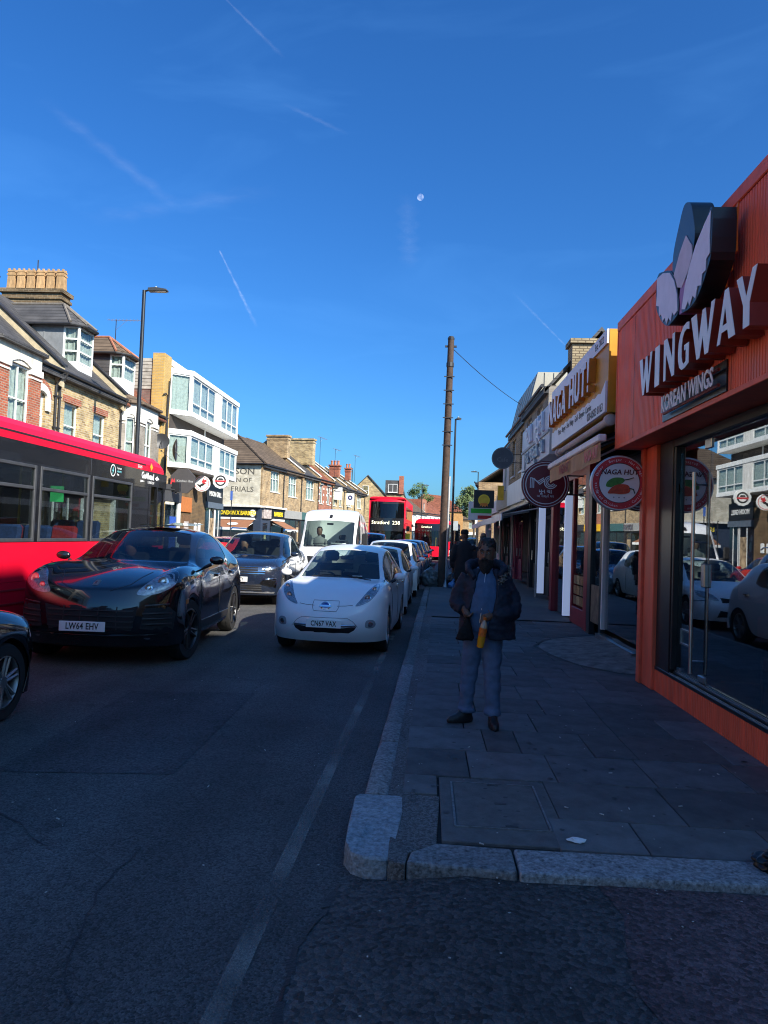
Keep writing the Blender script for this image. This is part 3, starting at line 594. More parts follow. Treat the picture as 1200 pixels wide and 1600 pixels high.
def shopfront(par, W, zt, col, sign=None, sm=None, door=(.75, .97), riser=.45, sign_h=.7, tm=None, ts=.4, proj=.08, glass=None, sx=1., mull=2, back=1.4, door_m=None, box=.12):
    fm = mat('shopfront '+str(col), col, .45, var=.12)
    d0, d1 = W*door[0], W*door[1]
    f = MB(); f.box(0, .14, -proj, .1, .12, zt); f.box(W-.14, W, -proj, .1, .12, zt); f.box(d0-.1, d0, -proj+.02, .1, .12, zt-.01); f.box(.14, d0-.1, -proj+.02, .08, zt-.12, zt-.01); f.box(d0, W-.14, -proj+.02, .08, zt-.12, zt-.01)
    for i in range(1, mull): x = .14+(d0-.24)*i/mull; f.box(x-.025, x+.025, -proj+.03, .05, .12+riser, zt-.12)
    fr = f.build('shop_frame', fm, par)
    MB().box(.14, d0-.1, -proj+.01, .06, .12, .12+riser).build('stall_riser', fm, par)
    for i in range(mull):
        xa = .14+(d0-.24)*i/mull+.027; xb = .14+(d0-.24)*(i+1)/mull-.027
        MB().box(xa, xb, -.02, -.008, .125+riser, zt-.125).build('shop_window', glass or shop_glass, par)
    dm = MB(); dm.box(d0+.01, d1-.01, .02, .06, .13, .9); dm.box(d0+.01, d0+.1, .02, .06, .9, 2.3); dm.box(d1-.1, d1-.01, .02, .06, .9, 2.3); dm.box(d0+.1, d1-.1, .02, .06, 2.2, 2.3)
    dr = dm.build('door', door_m or fm, par); MB().box(d0+.105, d1-.105, .035, .045, .905, 2.195).build('door_pane', glass or shop_glass, dr)
    MB().tube([(d0+.07, -.02, 1.0), (d0+.07, -.02, 1.3)], .012, 6).build('handle', steel, dr)
    MB().box(d0, d1, .02, .05, 2.305, zt-.13).build('fanlight', glass or shop_glass, par)
    MB().box(.05, W-.05, back, back+.05, .1, zt).build('back_wall', mat('shop back wall', (.10, .09, .08), .9, var=.5, vs=1.2), par)
    if sign is not None:
        s = MB().box(.02, W-.02, -proj-box, .02, zt+.003, zt+sign_h).build('sign_board', sm or fm, par, bevel=.01)
        if sign: text(sign, ts, tm or white_text, 'lettering', s, (W/2, -proj-box-.004, zt+sign_h/2), ext=.008, sx=sx, off=.008)
        return fr, s
    return fr, None
ROT = pi/2
# ---- A: cream bayed house nearest the camera
A = thing('terraced_house', 'cream stuccoed terraced house with red brick bay piers and dark tiled roof', 'house', (-13.2, 19.5, 0), ROT, 'houses across the road')
front_wall(5.5, 3.6, 7.0, [(4.05, 4.8, 4.6, 6.15)]).build('wall', b_yellow, A)
MB().box(0, 5.5, .1, 8, .1, 3.6).build('lower_wall', b_yellow, A)
canted(A, .25, 3.75, 3.9, 7.0, .7, .55, wz=(4.6, 6.5), roofm=slate)
window(A, 4.05, 4.8, 4.6, 6.15, bars=(.5,))
mb = MB(); n = 10; arc = [(4.42+.56*math.cos(pi*k/n), 6.0+.42*math.sin(pi*k/n)) for k in range(n+1)]; arc2 = [(4.42+.36*math.cos(pi*k/n), 5.98+.2*math.sin(pi*k/n)) for k in range(n+1)]
mb.prism(arc+arc2[::-1], -.09, .0, 'y'); mb.box(3.84, 4.08, -.09, 0, 5.55, 5.98); mb.box(4.78, 5.02, -.09, 0, 5.55, 5.98); mb.build('window_arch', stone_w, A)
mb = MB(); arc = [(4.42+.74*math.cos(pi*k/n), 6.02+.58*math.sin(pi*k/n)) for k in range(n+1)]; arc2 = [(4.42+.57*math.cos(pi*k/n), 6.0+.43*math.sin(pi*k/n)) for k in range(n+1)]
mb.prism(arc+arc2[::-1], -.05, .0, 'y'); mb.build('brick_arch', b_red, A)
pitched(A, 5.5, 7.15, 4.0, 3.5, slate); gutter(A, 3.9, 5.5, 7.05, down=5.35)
dormer(A, 1.3, 2.75, .7, 3.0, 8.1, 9.35, 10.2, bars=(.5,))
parapet(A, 5.5, 7.15, 4.0, 3.5)
shopfront(A, 5.4, 3.0, (.03, .03, .035), '', white_paint)
# ---- B: yellow brick house with the big dormer and the stack of pots
B = thing('terraced_house', 'yellow brick terraced house with lead cheeked dormer and long chimney stack', 'house', (-13.2, 25.0, 0), ROT, 'houses across the road')
ho = [(.62, 1.72, 4.55, 6.12), (2.95, 4.05, 4.55, 6.12)]
front_wall(5.3, 3.5, 7.1, ho).build('wall', b_yellow, B)
MB().box(0, 5.3, .1, 8, .1, 3.5).build('lower_wall', b_yellow, B)
for h in ho:
    window(B, *h, bars=(.48,)); MB().box(h[0]-.14, h[1]+.14, -.014, .06, h[3], h[3]+.24).build('lintel', b_red, B)
pitched(B, 5.3, 7.2, 4.0, 3.5, slate); gutter(B, .1, 5.3, 7.05, down=.12)
dormer(B, 2.5, 3.85, .55, 2.9, 7.95, 9.4, 10.4, hipm=mat('grey hip tile', (.16, .14, .12), .8, var=.25, vs=5))
parapet(B, 5.3, 7.2, 4.0, 3.5)
chimney(B, 5.3, 2.6, 5.2, 9.2, 11.6, w=.8, pots=6, ph=.85, square=True)
mb = MB(); mb.tube([(5.3, 3.9, 12.4), (5.3, 3.9, 13.0)], .025, 5); mb.build('vent_rod', gutter_m, B)
MB().box(1.0, 4.9, -.55, -.02, 3.55, 4.62).build('sign_box', stone_w, B)
shopfront(B, 5.2, 2.9, (.5, .5, .5), '', white_paint, door=(.45, .65), door_m=white_paint)
# ---- C: grey and white house
Cc = thing('terraced_house', 'grey pebbly terraced house with white window surrounds and satellite dishes', 'house', (-13.2, 30.3, 0), ROT, 'houses across the road')
front_wall(4.8, 3.5, 7.1, []).build('wall', b_grey, Cc)
MB().box(0, 4.8, .1, 8, .1, 3.5).build('lower_wall', b_grey, Cc)
canted(Cc, .2, 3.4, 3.8, 7.0, .6, .55, m=stone_w, pier=b_grey, wz=(4.5, 6.4), roofm=tile_br)
pitched(Cc, 4.8, 7.2, 4.0, 3.5, tile_red); gutter(Cc, 3.5, 4.8, 7.05, down=.02)
dormer(Cc, 1.05, 2.45, .4, 2.8, 8.15, 9.25, 10.15, roofm=tile_br, cheek=slate, bars=(.6,))
shopfront(Cc, 4.7, 2.9, (.02, .02, .022), '', black_paint)
dish_m = mat('dish grey', (.035, .035, .04), .5, var=.1)
def dish(x, y, z, r, rz, label, par_face):
    t = thing('satellite_dish', label, 'satellite dish', (x, y, z), rz, 'satellite dishes on the grey house')
    d = MB(); d.lathe([(r*q, r*.32*q*q) for q in (.02, .35, .6, .8, .95, 1.0)]+[(r*.99, r*.32+.015), (r*.5, r*.1+.02), (.02, .02)], 24, 'y'); d.build('bowl', dish_m, t, smooth=True)
    a = MB(); a.tube([(0, .03, 0), (0, .12, -.03), (0, -.0+.35, -.3)], .018, 6); a.tube([(0, -.0, -r*.9), (0, -r*.9, -r*.15)], .012, 5); a.box(-.03, .03, -r*.98, -r*.85, -r*.2, -r*.08); a.build('arm', gutter_m, t)
    for o in t.children: pass
    return t
dish(-12.45, 33.3, 5.7, .36, rad(200), 'smaller round satellite dish on the grey and white house', Cc)
dish(-12.35, 34.5, 5.45, .55, rad(285), 'larger dark satellite dish at the edge of the grey house', Cc)
# ---- D: flat-roofed block with two tiers of white projecting bays
D = thing('flat_roofed_block', 'flat roofed block with two tiers of white projecting window bays', 'building', (-13.2, 35.1, 0), ROT, 'houses across the road')
front_wall(10.9, 3.4, 9.9, []).build('wall', b_brown, D)
clad = mat('weathered pale cladding', (.34, .31, .27), .8, var=.35, vs=3, detail=8)
mb = MB()
for i in range(9): mb.cbox((-.03, 4.2, 8.55+i*.17), .05, 8.0, .15, ry=rad(6))
mb.build('side_cladding', clad, D)
MB().box(-.02, .02, .5, 8, 7.2, 8.45).build('side_wall', brick('purple brick', (.23, .13, .11), (.18, .10, .09), (.2, .17, .15)), D)
MB().box(-.12, .85, -.1, .5, .1, 10.25).build('corner_pier', b_bright, D, bevel=.01)
MB().box(.85, 10.9, -.05, .3, 9.9, 10.2).build('parapet', white_paint, D)
mb = MB(); mb.tube([(.35, -.16, 4.4), (.35, -.16, 8.2), (.1, -.16, 8.3), (-.2, -.16, 8.2)], .035, 6); mb.tube([(.55, -.14, 3.2), (.52, -.14, 9.0)], .03, 6); mb.tube([(.7, -.13, 5.5), (.45, -.15, 6.7), (.75, -.13, 9.2)], .018, 5); mb.build('drainpipe', gutter_m, D)
tex_w = mat('white roughcast', (.70, .68, .64), .8, var=.2, streak=.25, vs=6, bump=.8, bs=22)
def white_bay(z0, z1, nm):
    x0, x1, pj, ch = .95, 10.75, .95, .75
    pts = [(x0, 0), (x0+ch, -pj), (x1, -pj), (x1, 0)]
    def band(lo, hi, e, nm, pr_):
        q = [(x0-e*.6, 0), (x0+ch-e*.4, -pj-e), (x1+e, -pj-e), (x1+e, 0)]
        return MB().add([(x, y, lo) for x, y in q]+[(x, y, hi) for x, y in q], [(i, i+1, i+5, i+4) for i in range(3)]+[(3, 2, 1, 0), (4, 5, 6, 7)]).build(nm, white_paint, pr_, bevel=.012)
    bay = band(z0, z0+.2, .02, 'bay', D); band(z1-.26, z1, .05, 'bay_fascia', bay)
    w0, w1 = z0+.202, z1-.262
    X1 = M.Translation((x0, 0, 0)) @ M.Rotation(math.atan2(-pj, ch), 4, 'Z'); l1 = math.hypot(pj, ch)
    p = MB(); p.x = X1; p.box(0, .07, 0, .1, w0, w1); p.box(l1-.12, l1-.002, 0, .1, w0, w1); p.build('bay_post', white_paint, bay)
    window(bay, .07, l1-.12, w0, w1, y=.02, cols=1, bars=(), xf=X1, sill=False)
    for a, b_, k in ((x0+ch, x0+ch+.12, 0), (x0+ch+4.15, x0+ch+5.35, 1), (x1-.12, x1, 0)):
        MB().box(a+.002, b_-.002, -pj-(.0 if not k else .01), -pj+.12, w0, w1).build('bay_panel', tex_w if k else white_paint, bay)
    for a, b_ in ((x0+ch+.12, x0+ch+4.15), (x0+ch+5.35, x1-.12)):
        window(bay, a, b_, w0, w1, y=-pj+.02, cols=3, bars=(.28,), fw=.075, sill=False)
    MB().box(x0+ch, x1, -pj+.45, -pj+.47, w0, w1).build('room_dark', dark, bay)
    return bay
white_bay(4.78, 6.72, 'low'); white_bay(7.45, 9.78, 'high')
MB().box(.9, 10.9, -.06, .0, 6.73, 7.44).build('dark_band', mat('dark brown render', (.05, .04, .035), .8, var=.2), D)
mb = MB(); mb.tube([(6.1, -.3, 4.2), (6.1, -.3, 7.4)], .04, 6); mb.build('waste_pipe', white_paint, D)
# ground floor of D: three shops
bw = brick('brown tiled brick', (.19, .12, .06), (.15, .095, .05), (.12, .09, .06))
MB().box(3.0, 7.4, -.12, .2, .12, 4.5).build('shop_wall', bw, D)
MB().box(3.35, 4.6, -.16, -.1, .13, 2.45).build('shop_door', wood, D, label='brown wooden shop door with posters')
MB().box(3.6, 4.35, -.17, -.163, .9, 2.1).build('door_poster', mat('poster paper', (.45, .4, .38), .7, var=.35, vs=3), D)
MB().box(3.0, 4.7, -.2, -.12, 2.6, 3.4).build('orange_panel', mat('orange panel', (.45, .15, .04), .6), D)
for x in (5.35, 6.05): MB().box(x, x+.42, -.18, -.12, 1.5, 2.05).build('alarm_box', white_paint, D, bevel=.04)
MB().box(7.6, 10.8, -.1, .1, .12, 3.0).build('dark_shop_window', shop_glass, D)
MB().box(7.5, 10.85, -.22, .05, 3.0, 3.35).build('roller_case', mat('grey blue case', (.10, .13, .17), .5), D)
s = MB().box(7.5, 10.85, -.16, .0, 3.36, 4.4).build('sign_board', black_paint, D)
text('MOON GRILL', .42, white_text, 'lettering', s, (9.2, -.17, 3.85), off=.01)
for x in (8.3, 9.3, 9.5, 10.2): MB().box(x, x+.08, -.12, -.1, .12, 2.99).build('glazing_bar', upvc, D)
MB().box(8.35, 9.2, -.13, -.11, .5, 2.4).build('window_poster', mat('food poster', (.35, .25, .15), .6, var=.8, vs=3), D)
MB().box(.2, 2.9, -.1, .05, .12, 2.9).build('dark_shop_window', shop_glass, D)
MB().box(1.6, 2.4, -.15, -.08, .13, 2.3).build('blue_door', mat('blue poster', (.03, .09, .40), .5, var=.2), D)
MB().box(2.7, 3.0, -.16, .0, .12, 3.1).build('shop_pilaster', white_paint, D)
s = MB().box(.1, 2.95, -.2, .0, 3.05, 3.9).build('sign_board', mat('grey sign', (.06, .06, .065), .5), D)
# projecting signs on D
def round_sign(c, r, t, rz, label, grp=None, rim=None, face=None, nm='projecting_sign', sides=40, arm=.5, armdir=1, scallop=0):
    s = thing(nm, label, 'sign', c, rz, grp)
    pl = [((r*(1+(.06 if scallop and k % 2 else 0)))*math.cos(2*pi*(k+.5)/sides), r*(1+(.06 if scallop and k % 2 else 0))*math.sin(2*pi*(k+.5)/sides)) for k in range(sides)]
    MB().prism(pl, -t/2, t/2, 'y').build('casing', rim or white_paint, s, bevel=.008)
    if arm: m_ = MB(); [m_.tube([(armdir*r*.9, 0, z), (armdir*(r+arm), 0, z)], .014, 6) for z in (r*.4, -r*.4)]; m_.build('bracket', gutter_m, s)
    return s
def sheet(par, poly, y, m, name, ext=.002, label=None): return MB().prism(poly, y-ext, y, 'y').build(name, m, par, label=label)
def ringp(r0, r1, n=40, a0=0., a1=2*pi): return [(r1*math.cos(a0+(a1-a0)*k/n), r1*math.sin(a0+(a1-a0)*k/n)) for k in range(n+1)]+[(r0*math.cos(a1-(a1-a0)*k/n), r0*math.sin(a1-(a1-a0)*k/n)) for k in range(n+1)]
def ring(par, r0, r1, y, m, name, n=40, a0=0., a1=2*pi, e=.002, c=(0, 0)):
    mb = MB(); vs = []; fs = []
    for k in range(n+1):
        a = a0+(a1-a0)*k/n; vs += [(c[0]+r0*math.cos(a), y, c[1]+r0*math.sin(a)), (c[0]+r1*math.cos(a), y, c[1]+r1*math.sin(a))]
    for k in range(n): fs.append((2*k, 2*k+1, 2*k+3, 2*k+2))
    return mb.add(vs, fs).build(name, m, par, fix=False)
red_p = mat('red print', (.55, .03, .04), .5, var=.05); blk_p = mat('black print', (.02, .02, .022), .5, var=.05)
s1 = round_sign((-12.45, 36.5, 4.1), .66, .18, rad(8), 'dark grey octagonal pizza shop sign hanging below the white bays', 'projecting signs under the white bays', mat('sign grey', (.055, .05, .052), .5), sides=8, arm=.0)
sheet(s1, [(-.60, -.18), (-.52, .14), (-.46, -.02), (-.41, .14), (-.33, -.18), (-.39, -.18), (-.43, -.03), (-.47, -.15), (-.51, -.03), (-.54, -.18)], -.093, red_p, 'emblem')
text('Kitchen Bay', .17, mat('pale grey lettering', (.42, .42, .42), .5), 'lettering', s1, (.12, -.095, .0), ext=.003)
s2 = round_sign((-12.55, 40.0, 4.22), .44, .16, rad(6), 'round white sign with a red and black bird emblem', 'projecting signs under the white bays', white_paint, arm=0)
ring(s2, .36, .39, -.082, red_p, 'ring_line')
sheet(s2, [(-.28, -.02), (-.1, -.06), (.02, .02), (.2, .02), (.1, -.1), (-.02, -.14), (-.06, -.24), (-.18, -.14)], -.083, blk_p, 'emblem')
sheet(s2, [(-.02, .1), (.08, .28), (.14, .2), (.24, .26), (.26, .12), (.14, .05), (.3, .02), (.1, -.02)], -.083, red_p, 'emblem')
s3 = round_sign((-11.85, 41.2, 4.5), .44, .16, rad(4), 'scalloped white sign with a black ring and red bar', 'projecting signs under the white bays', white_paint, sides=24, arm=.2, armdir=-1, scallop=1)
ring(s3, .22, .31, -.082, blk_p, 'ring_line')
sheet(s3, [(-.3, -.08), (.3, -.08), (.3, .02), (-.3, .02)], -.084, red_p, 'emblem'); sheet(s3, [(-.16, .04), (.16, .04), (.1, .14), (-.1, .14)], -.084, blk_p, 'emblem')
for o in (s1, s2, s3): pass
# ---- E: corner house with the painted sign, then the terrace that swings right
EA = pi/2-math.atan(.171)
def along(u, back=0., z=0.): c, s = math.cos(EA), math.sin(EA); return (-13.2+u*c-back*s, 57.5+u*s+back*c, z)
E_ = thing('corner_house', 'corner house with faded painted lettering on its whitewashed end wall', 'house', along(0), EA, 'terrace beyond the side street')
wE = [(1.75, 3.75, 5.0, 6.72)]
front_wall(4.7, 3.7, 7.0, wE, ends=True, D=9).build('wall', b_brown, E_)
mb = MB().box(-.03, -.003, .15, 9, 3.72, 6.98); mb.build('painted_end_wall', b_white, E_)
gx = math.atan(.171)
ghost = mat('faded black paint', (.10, .09, .075), .9, var=.6, vs=14)
for s, z, x_, sz in (('SON', 6.42, .95, .72), ('ION OF', 5.72, 1.2, .5), ('ERIALS', 5.0, 1.0, .58)):
    text(s, sz, ghost, 'painted_lettering', E_, (-.034, x_-.3, z), rot=(pi/2, 0, -pi/2), ext=.001, align='RIGHT', off=.006, sx=1.15)
window(E_, *wE[0], cols=3, bars=(.62,))
MB().box(1.5, 4.0, -.03, .0, 6.75, 6.95).build('lintel', stone_w, E_)
mb = MB(); ze, zr = 7.1, 9.75; e = .3
mb.add([(-e, -e, ze), (4.7, -e, ze), (4.7, 8.5, ze), (-e, 8.5, ze), (2.9, 3.6, zr), (4.7, 3.6, zr), (2.9, 4.6, zr), (4.7, 4.6, zr)], [(0, 1, 5, 4), (3, 0, 4, 6), (2, 3, 6, 7), (4, 5, 7, 6), (1, 2, 7, 5), (0, 3, 2, 1)])
mb.build('roof', tile_br, E_)
mb = MB(); mb.tube([(-e, -e, ze+.02), (2.9, 3.6, zr+.02)], .09, 6); mb.build('hip_tile', tile_br, E_)
gutter(E_, 0, 4.7, 7.0, down=4.6)
MB().tube([(-e-.03, -e, 7.05), (-e-.03, 8.5, 7.05)], .06, 6).build('end_gutter', gutter_m, E_)
navy = mat('navy shop paint', (.035, .05, .085), .45, var=.1)
MB().box(0, 4.7, .0, 9, .1, 3.7).build('lower_wall', navy, E_)
MB().box(-.35, -.03, -.05, 9, 3.6, 3.75).build('cornice', stone_w, E_); MB().box(-.03, 4.7, -.4, -.0, 3.6, 3.75).build('cornice', stone_w, E_)
s = MB().box(-.2, -.04, .35, 3.0, 2.75, 3.55).build('sign_board', black_paint, E_)
text('LONDON X BARBERS', .46, gold_text, 'lettering', s, (-.21, 1.95, 3.1), rot=(pi/2, 0, -pi/2), ext=.01, sx=.72, off=.014)
ring(s, .0, .28, 0, white_text, 'round_emblem').matrix_local = M.Translation((-.212, .62, 3.12)) @ M.Rotation(-pi/2, 4, 'Z')
s = MB().box(.15, 1.7, -.2, -.02, 2.75, 3.55).build('sign_board', mat('photo sign', (.42, .36, .34), .5, var=.5, vs=4), E_)
s = MB().box(1.8, 4.6, -.22, -.02, 2.75, 3.55).build('sign_board', black_paint, E_); text('BARBERS', .5, gold_text, 'lettering', s, (3.2, -.23, 3.15), ext=.01, off=.014)
MB().box(-.10, -.02, .6, 3.2, .3, 2.3).build('shop_window', shop_glass, E_)
MB().box(.4, 1.3, -.04, .02, .13, 2.4).build('shop_door', shop_glass, E_)
MB().box(.65, 1.0, -.06, -.042, 1.1, 1.7).build('door_notice', mat('notice paper', (.5, .45, .25), .7, var=.3), E_)
MB().box(1.9, 4.5, -.04, .02, .4, 2.5).build('shop_window', shop_glass, E_)
def awning(par, x0, x1, z0, z1, y0, y1, m, name='awning', X_=None):
    mb = MB();
    if X_: mb.x = X_
    mb.add([(x0, y0, z1), (x1, y0, z1), (x1, y1, z0), (x0, y1, z0), (x0, y0, z1-.03), (x1, y0, z1-.03), (x1, y1, z0-.03), (x0, y1, z0-.03)], [(0, 1, 2, 3), (7, 6, 5, 4), (0, 4, 5, 1), (2, 6, 7, 3), (1, 5, 6, 2), (3, 7, 4, 0)])
    a = mb.build(name, m, par)
    v = MB();
    if X_: v.x = X_
    v.box(x0, x1, y1-.03, y1-.001, z0-.2, z0); v.build('valance', white_paint, a)
    c = MB();
    if X_: c.x = X_
    c.box(x0-.05, x1+.05, y0-.12, y0+.12, z1+.003, z1+.16); c.tube([(x0+.1, y0, z1-.25), (x0+.1, y1, z0-.03)], .02, 5); c.tube([(x1-.1, y0, z1-.25), (x1-.1, y1, z0-.03)], .02, 5); c.build('awning_case', white_paint, a)
    return a
XE = M.Rotation(-pi/2, 4, 'Z')
aw = awning(E_, -3.3, -.5, 1.95, 2.6, -.15, -1.5, awn_br, X_=XE)
ring(aw, 0, .35, 0, white_paint, 'awning_emblem').matrix_local = M.Translation((-1.05, 1.9, 2.24)) @ M.Rotation(-pi/2, 4, 'Z') @ M.Rotation(rad(-60), 4, 'X') @ M.Diagonal((1.3, 1, .6, 1))
awning(E_, 2.0, 4.5, 1.95, 2.6, -.15, -1.5, awn_br)
# terrace units
def unit(u0, W, wallm, roofm, label, ztop=7.0, rise=2.7, kind='triple', sg=None, chim=None, par_m=None, shop=(.03, .03, .035), tm=None, sm=None):
    t = thing('terraced_house', label, 'house', along(u0), EA, 'terrace beyond the side street')
    if kind == 'triple': hs = [(.95*W/4.7+.3, W-1.2, 4.85, ztop-.3)]
    else: hs = [(.5, 1.55, 4.7, ztop-.45), (W-1.7, W-.6, 4.7, ztop-.45)]
    front_wall(W, 3.6, ztop, hs).build('wall', wallm, t); MB().box(0, W, .02, 8, .1, 3.6).build('lower_wall', wallm, t)
    for h in hs:
        window(t, *h, cols=3 if kind == 'triple' else 1, bars=(.62,))
        MB().box(h[0]-.15, h[1]+.15, -.03, .02, h[3], h[3]+.2).build('lintel', stone_w, t)
        if wallm is b_red:
            for z in (4.8, 5.5, 6.1): MB().box(h[0]-.3, h[0]-.005, -.02, .02, z, z+.2).build('quoin', stone_w, t); MB().box(h[1]+.005, h[1]+.3, -.02, .02, z, z+.2).build('quoin', stone_w, t)
    pitched(t, W, ztop+.1, 3.6, rise, roofm); gutter(t, 0, W, ztop, down=W-.1)
    parapet(t, W, ztop+.1, 3.6, rise, m=par_m or b_brown, up=.3)
    if chim: chimney(t, W, *chim)
    sh, bo = shopfront(t, W-.1, 2.9, shop, sg if sg is not None else '', sm, tm=tm, ts=.4, sx=.8, mull=2)
    return t
unit(4.7, 4.5, b_brown, tile_br, 'brown brick terraced house next to the barber shop corner', sg='', sm=mat('pale sign', (.3, .3, .29), .5), chim=(1.4, 3.4, 8.5, 10.6, .7, b_brown, 0))
unit(9.2, 4.9, b_brown, slate, 'brown brick terraced house adjoining the red brick one', sg='', sm=mat('teal sign', (.05, .12, .12), .5), chim=(.6, 3.2, 8.4, 10.95, .8, b_yellow, 0))
unit(14.1, 4.6, b_red, tile_red, 'red brick terraced house with white quoins', kind='two', sg='', sm=mat('amber sign', (.75, .42, .02), .5, var=.05), tm=black_text)
unit(18.7, 4.4, b_yellow, slate, 'yellow brick terraced house beside the red brick one', ztop=6.8, rise=2.5, kind='two', sg='', chim=(.6, 1.7, 8.0, 9.3, .6, b_red, 3, clay_r, .5))
unit(23.1, 4.4, b_yellow, slate, 'yellow brick terraced house behind two hanging banners', ztop=6.7, rise=2.4, kind='triple', sg='', chim=(.6, 1.2, 8.0, 9.4, .55, b_red, 2, clay_r, .5))
unit(27.5, 4.4, b_yellow, slate, 'last yellow brick terraced house before the tall gable', ztop=6.6, rise=2.3, kind='triple', sg='')
# ---- G: tall yellow brick gable building and the white shops further on
G_ = thing('gabled_building', 'tall yellow brick building with a broad gable facing down the street', 'building', (-10.4, 96, 0), 0, 'buildings at the bend')
mb = MB(); mb.prism([(0, .1), (4.6, .1), (4.6, 7.2), (2.35, 9.5), (0, 7.2)], 0, 11, 'y'); mb.build('wall', b_yellow, G_)
mb = MB(); mb.prism([(-.25, 7.0), (2.35, 9.65), (4.85, 7.0), (4.85, 6.9), (2.35, 9.5), (-.25, 6.9)], -.15, 11, 'y'); mb.build('roof', slate, G_)
window(G_, 1.7, 2.5, 7.0, 8.2, y=-.05, bars=(.5,)); window(G_, .8, 1.8, 4.4, 6.0, y=-.05, bars=(.5,))
MB().box(4.6, 7.0, 1.2, 10, .1, 7.3).build('wing_wall', b_brown, G_); mb = MB(); mb.prism([(4.6, 7.3), (7.1, 7.3), (6.6, 9.1), (4.6, 9.1)], 1.0, 10, 'y'); mb.build('wing_roof', slate, G_)
window(G_, 5.0, 6.2, 7.5, 8.6, y=.98, cols=2, bars=()); MB().box(6.4, 7.0, .9, 2.2, 7.3, 9.7).build('gable_pier', b_red, G_)
def far_shop(loc, rz, W, H, rise, wallm, roofm, label, nm='shop_building', grp='buildings at the bend', sg='', shop=(.03, .03, .03)):
    t = thing(nm, label, 'building', loc, rz, grp); n = max(1, int(W/2.4)); hs = [(W*(i+.5)/n-.5, W*(i+.5)/n+.5, H-2.1, H-.6) for i in range(n)]
    front_wall(W, 3.4, H, hs).build('wall', wallm, t); MB().box(0, W, .02, 8, .1, 3.4).build('lower_wall', wallm, t)
    for h in hs: window(t, *h, bars=(.5,))
    if rise: pitched(t, W, H+.05, 3.5, rise, roofm); gutter(t, 0, W, H)
    shopfront(t, W, 2.7, shop, sg, white_paint, tm=black_text)
    return t
far_shop((-4.6, 105, 0), EA, 6, 6.0, 2.2, white_paint, slate, 'white painted shop with a slate roof past the gable', sg='')
far_shop((-3.3, 112, 0), EA-.02, 7, 5.6, 2.5, white_paint, tile_br, 'low white shop with a brown tiled roof', sg='')
far_shop((-2.2, 120, 0), EA-.05, 9, 5.8, 2.6, white_paint, tile_br, 'long white shop row near the end of the street', sg='')
far_shop((-1.2, 131, 0), EA-.1, 3, 8.5, 0, b_red, slate, 'narrow red brick fronted shop between the white shops', sg='')
far_shop((-.6, 136, 0), EA-.15, 12, 6.2, 2.6, white_paint, tile_red, 'white shops under a red tiled roof', sg='')
END = thing('corner_building', 'orange brick corner building with a red hipped roof closing the view', 'building', (-5.4, 168, 0), 0, 'buildings at the bend')
hs = [(1.2, 2.4, 5.2, 7.2), (3.3, 4.5, 5.2, 7.2), (5.3, 6.5, 5.2, 7.2), (9.4, 10.4, 5.4, 7.3), (9.0, 10.6, 1.2, 4.0), (6.8, 8.0, 1.2, 3.6)]
front_wall(13.3, .1, 7.9, hs, D=12).build('wall', b_orange, END)
for h in hs: window(END, *h, cols=1, bars=(.5,))
for h in hs[3:]:
    MB().box(h[0]-.25, h[1]+.25, -.05, .0, h[3], h[3]+.3).build('lintel', b_bright, END)
mb = MB(); e = .4; mb.add([(-e, -e, 7.8), (13.7, -e, 7.8), (13.7, 12, 7.8), (-e, 12, 7.8), (4.2, 5.5, 12.0), (9.2, 5.5, 11.6)], [(0, 1, 5, 4), (1, 2, 5), (2, 3, 4, 5), (3, 0, 4), (0, 3, 2, 1)]); mb.build('roof', tile_red, END)
chimney(END, 9.4, 5, 6.2, 10.6, 12.3, .9, b_red, 0)
MB().box(-3, 6.5, -.6, .3, .1, 4.8).build('white_shopfront', white_paint, END)
for i in range(5): MB().box(-2.5+i*1.75, -1.3+i*1.75, -.63, -.6, 3.0, 4.2).build('upper_pane', house_glass, END)
far_shop((4.3, 182, 0), 0, 10, 6.5, 2.5, b_brown, tile_br, 'brown brick house far along the road')
far_shop((-22, 175, 0), 0, 12, 6.5, 2.5, b_brown, tile_br, 'brown brick row far behind the gable')
# ================================================================== RIGHT-HAND SHOPS (street faces -X), built in world metres
class T(object): pass
def wt(name, label, cat, loc, group=None): return thing(name, label, cat, loc, 0, group)
def wm(t): mb = MB(); mb.x = M.Translation(-V(t.location)); return mb
def wtext(t, par, s, size, m, name, loc, rot=(pi/2, 0, -pi/2), **k): return text(s, size, m, name, par, V(loc)-V(t.location), rot, **k)
orange = mat('orange red cladding paint', (.82, .135, .06), .55, var=.2, vs=7, tint=.06, bump=.05, bs=12, streak=.15, detail=8, rv=.12)
orange_d = mat('orange red trim', (.74, .12, .055), .55, var=.18, vs=5)
tred = mat('dark red letter side', (.26, .035, .02), .45, var=.1)
sign_y = mat('yellow ochre sign box', (.55, .27, .012), .45, var=.15, vs=3)
sign_w = mat('white sign face', (.76, .77, .77), .4, var=.06, vs=3)
maroon = mat('maroon paint', (.27, .018, .03), .4, var=.2, vs=4)
blackf = mat('black frame', (.012, .012, .014), .35, var=.15)
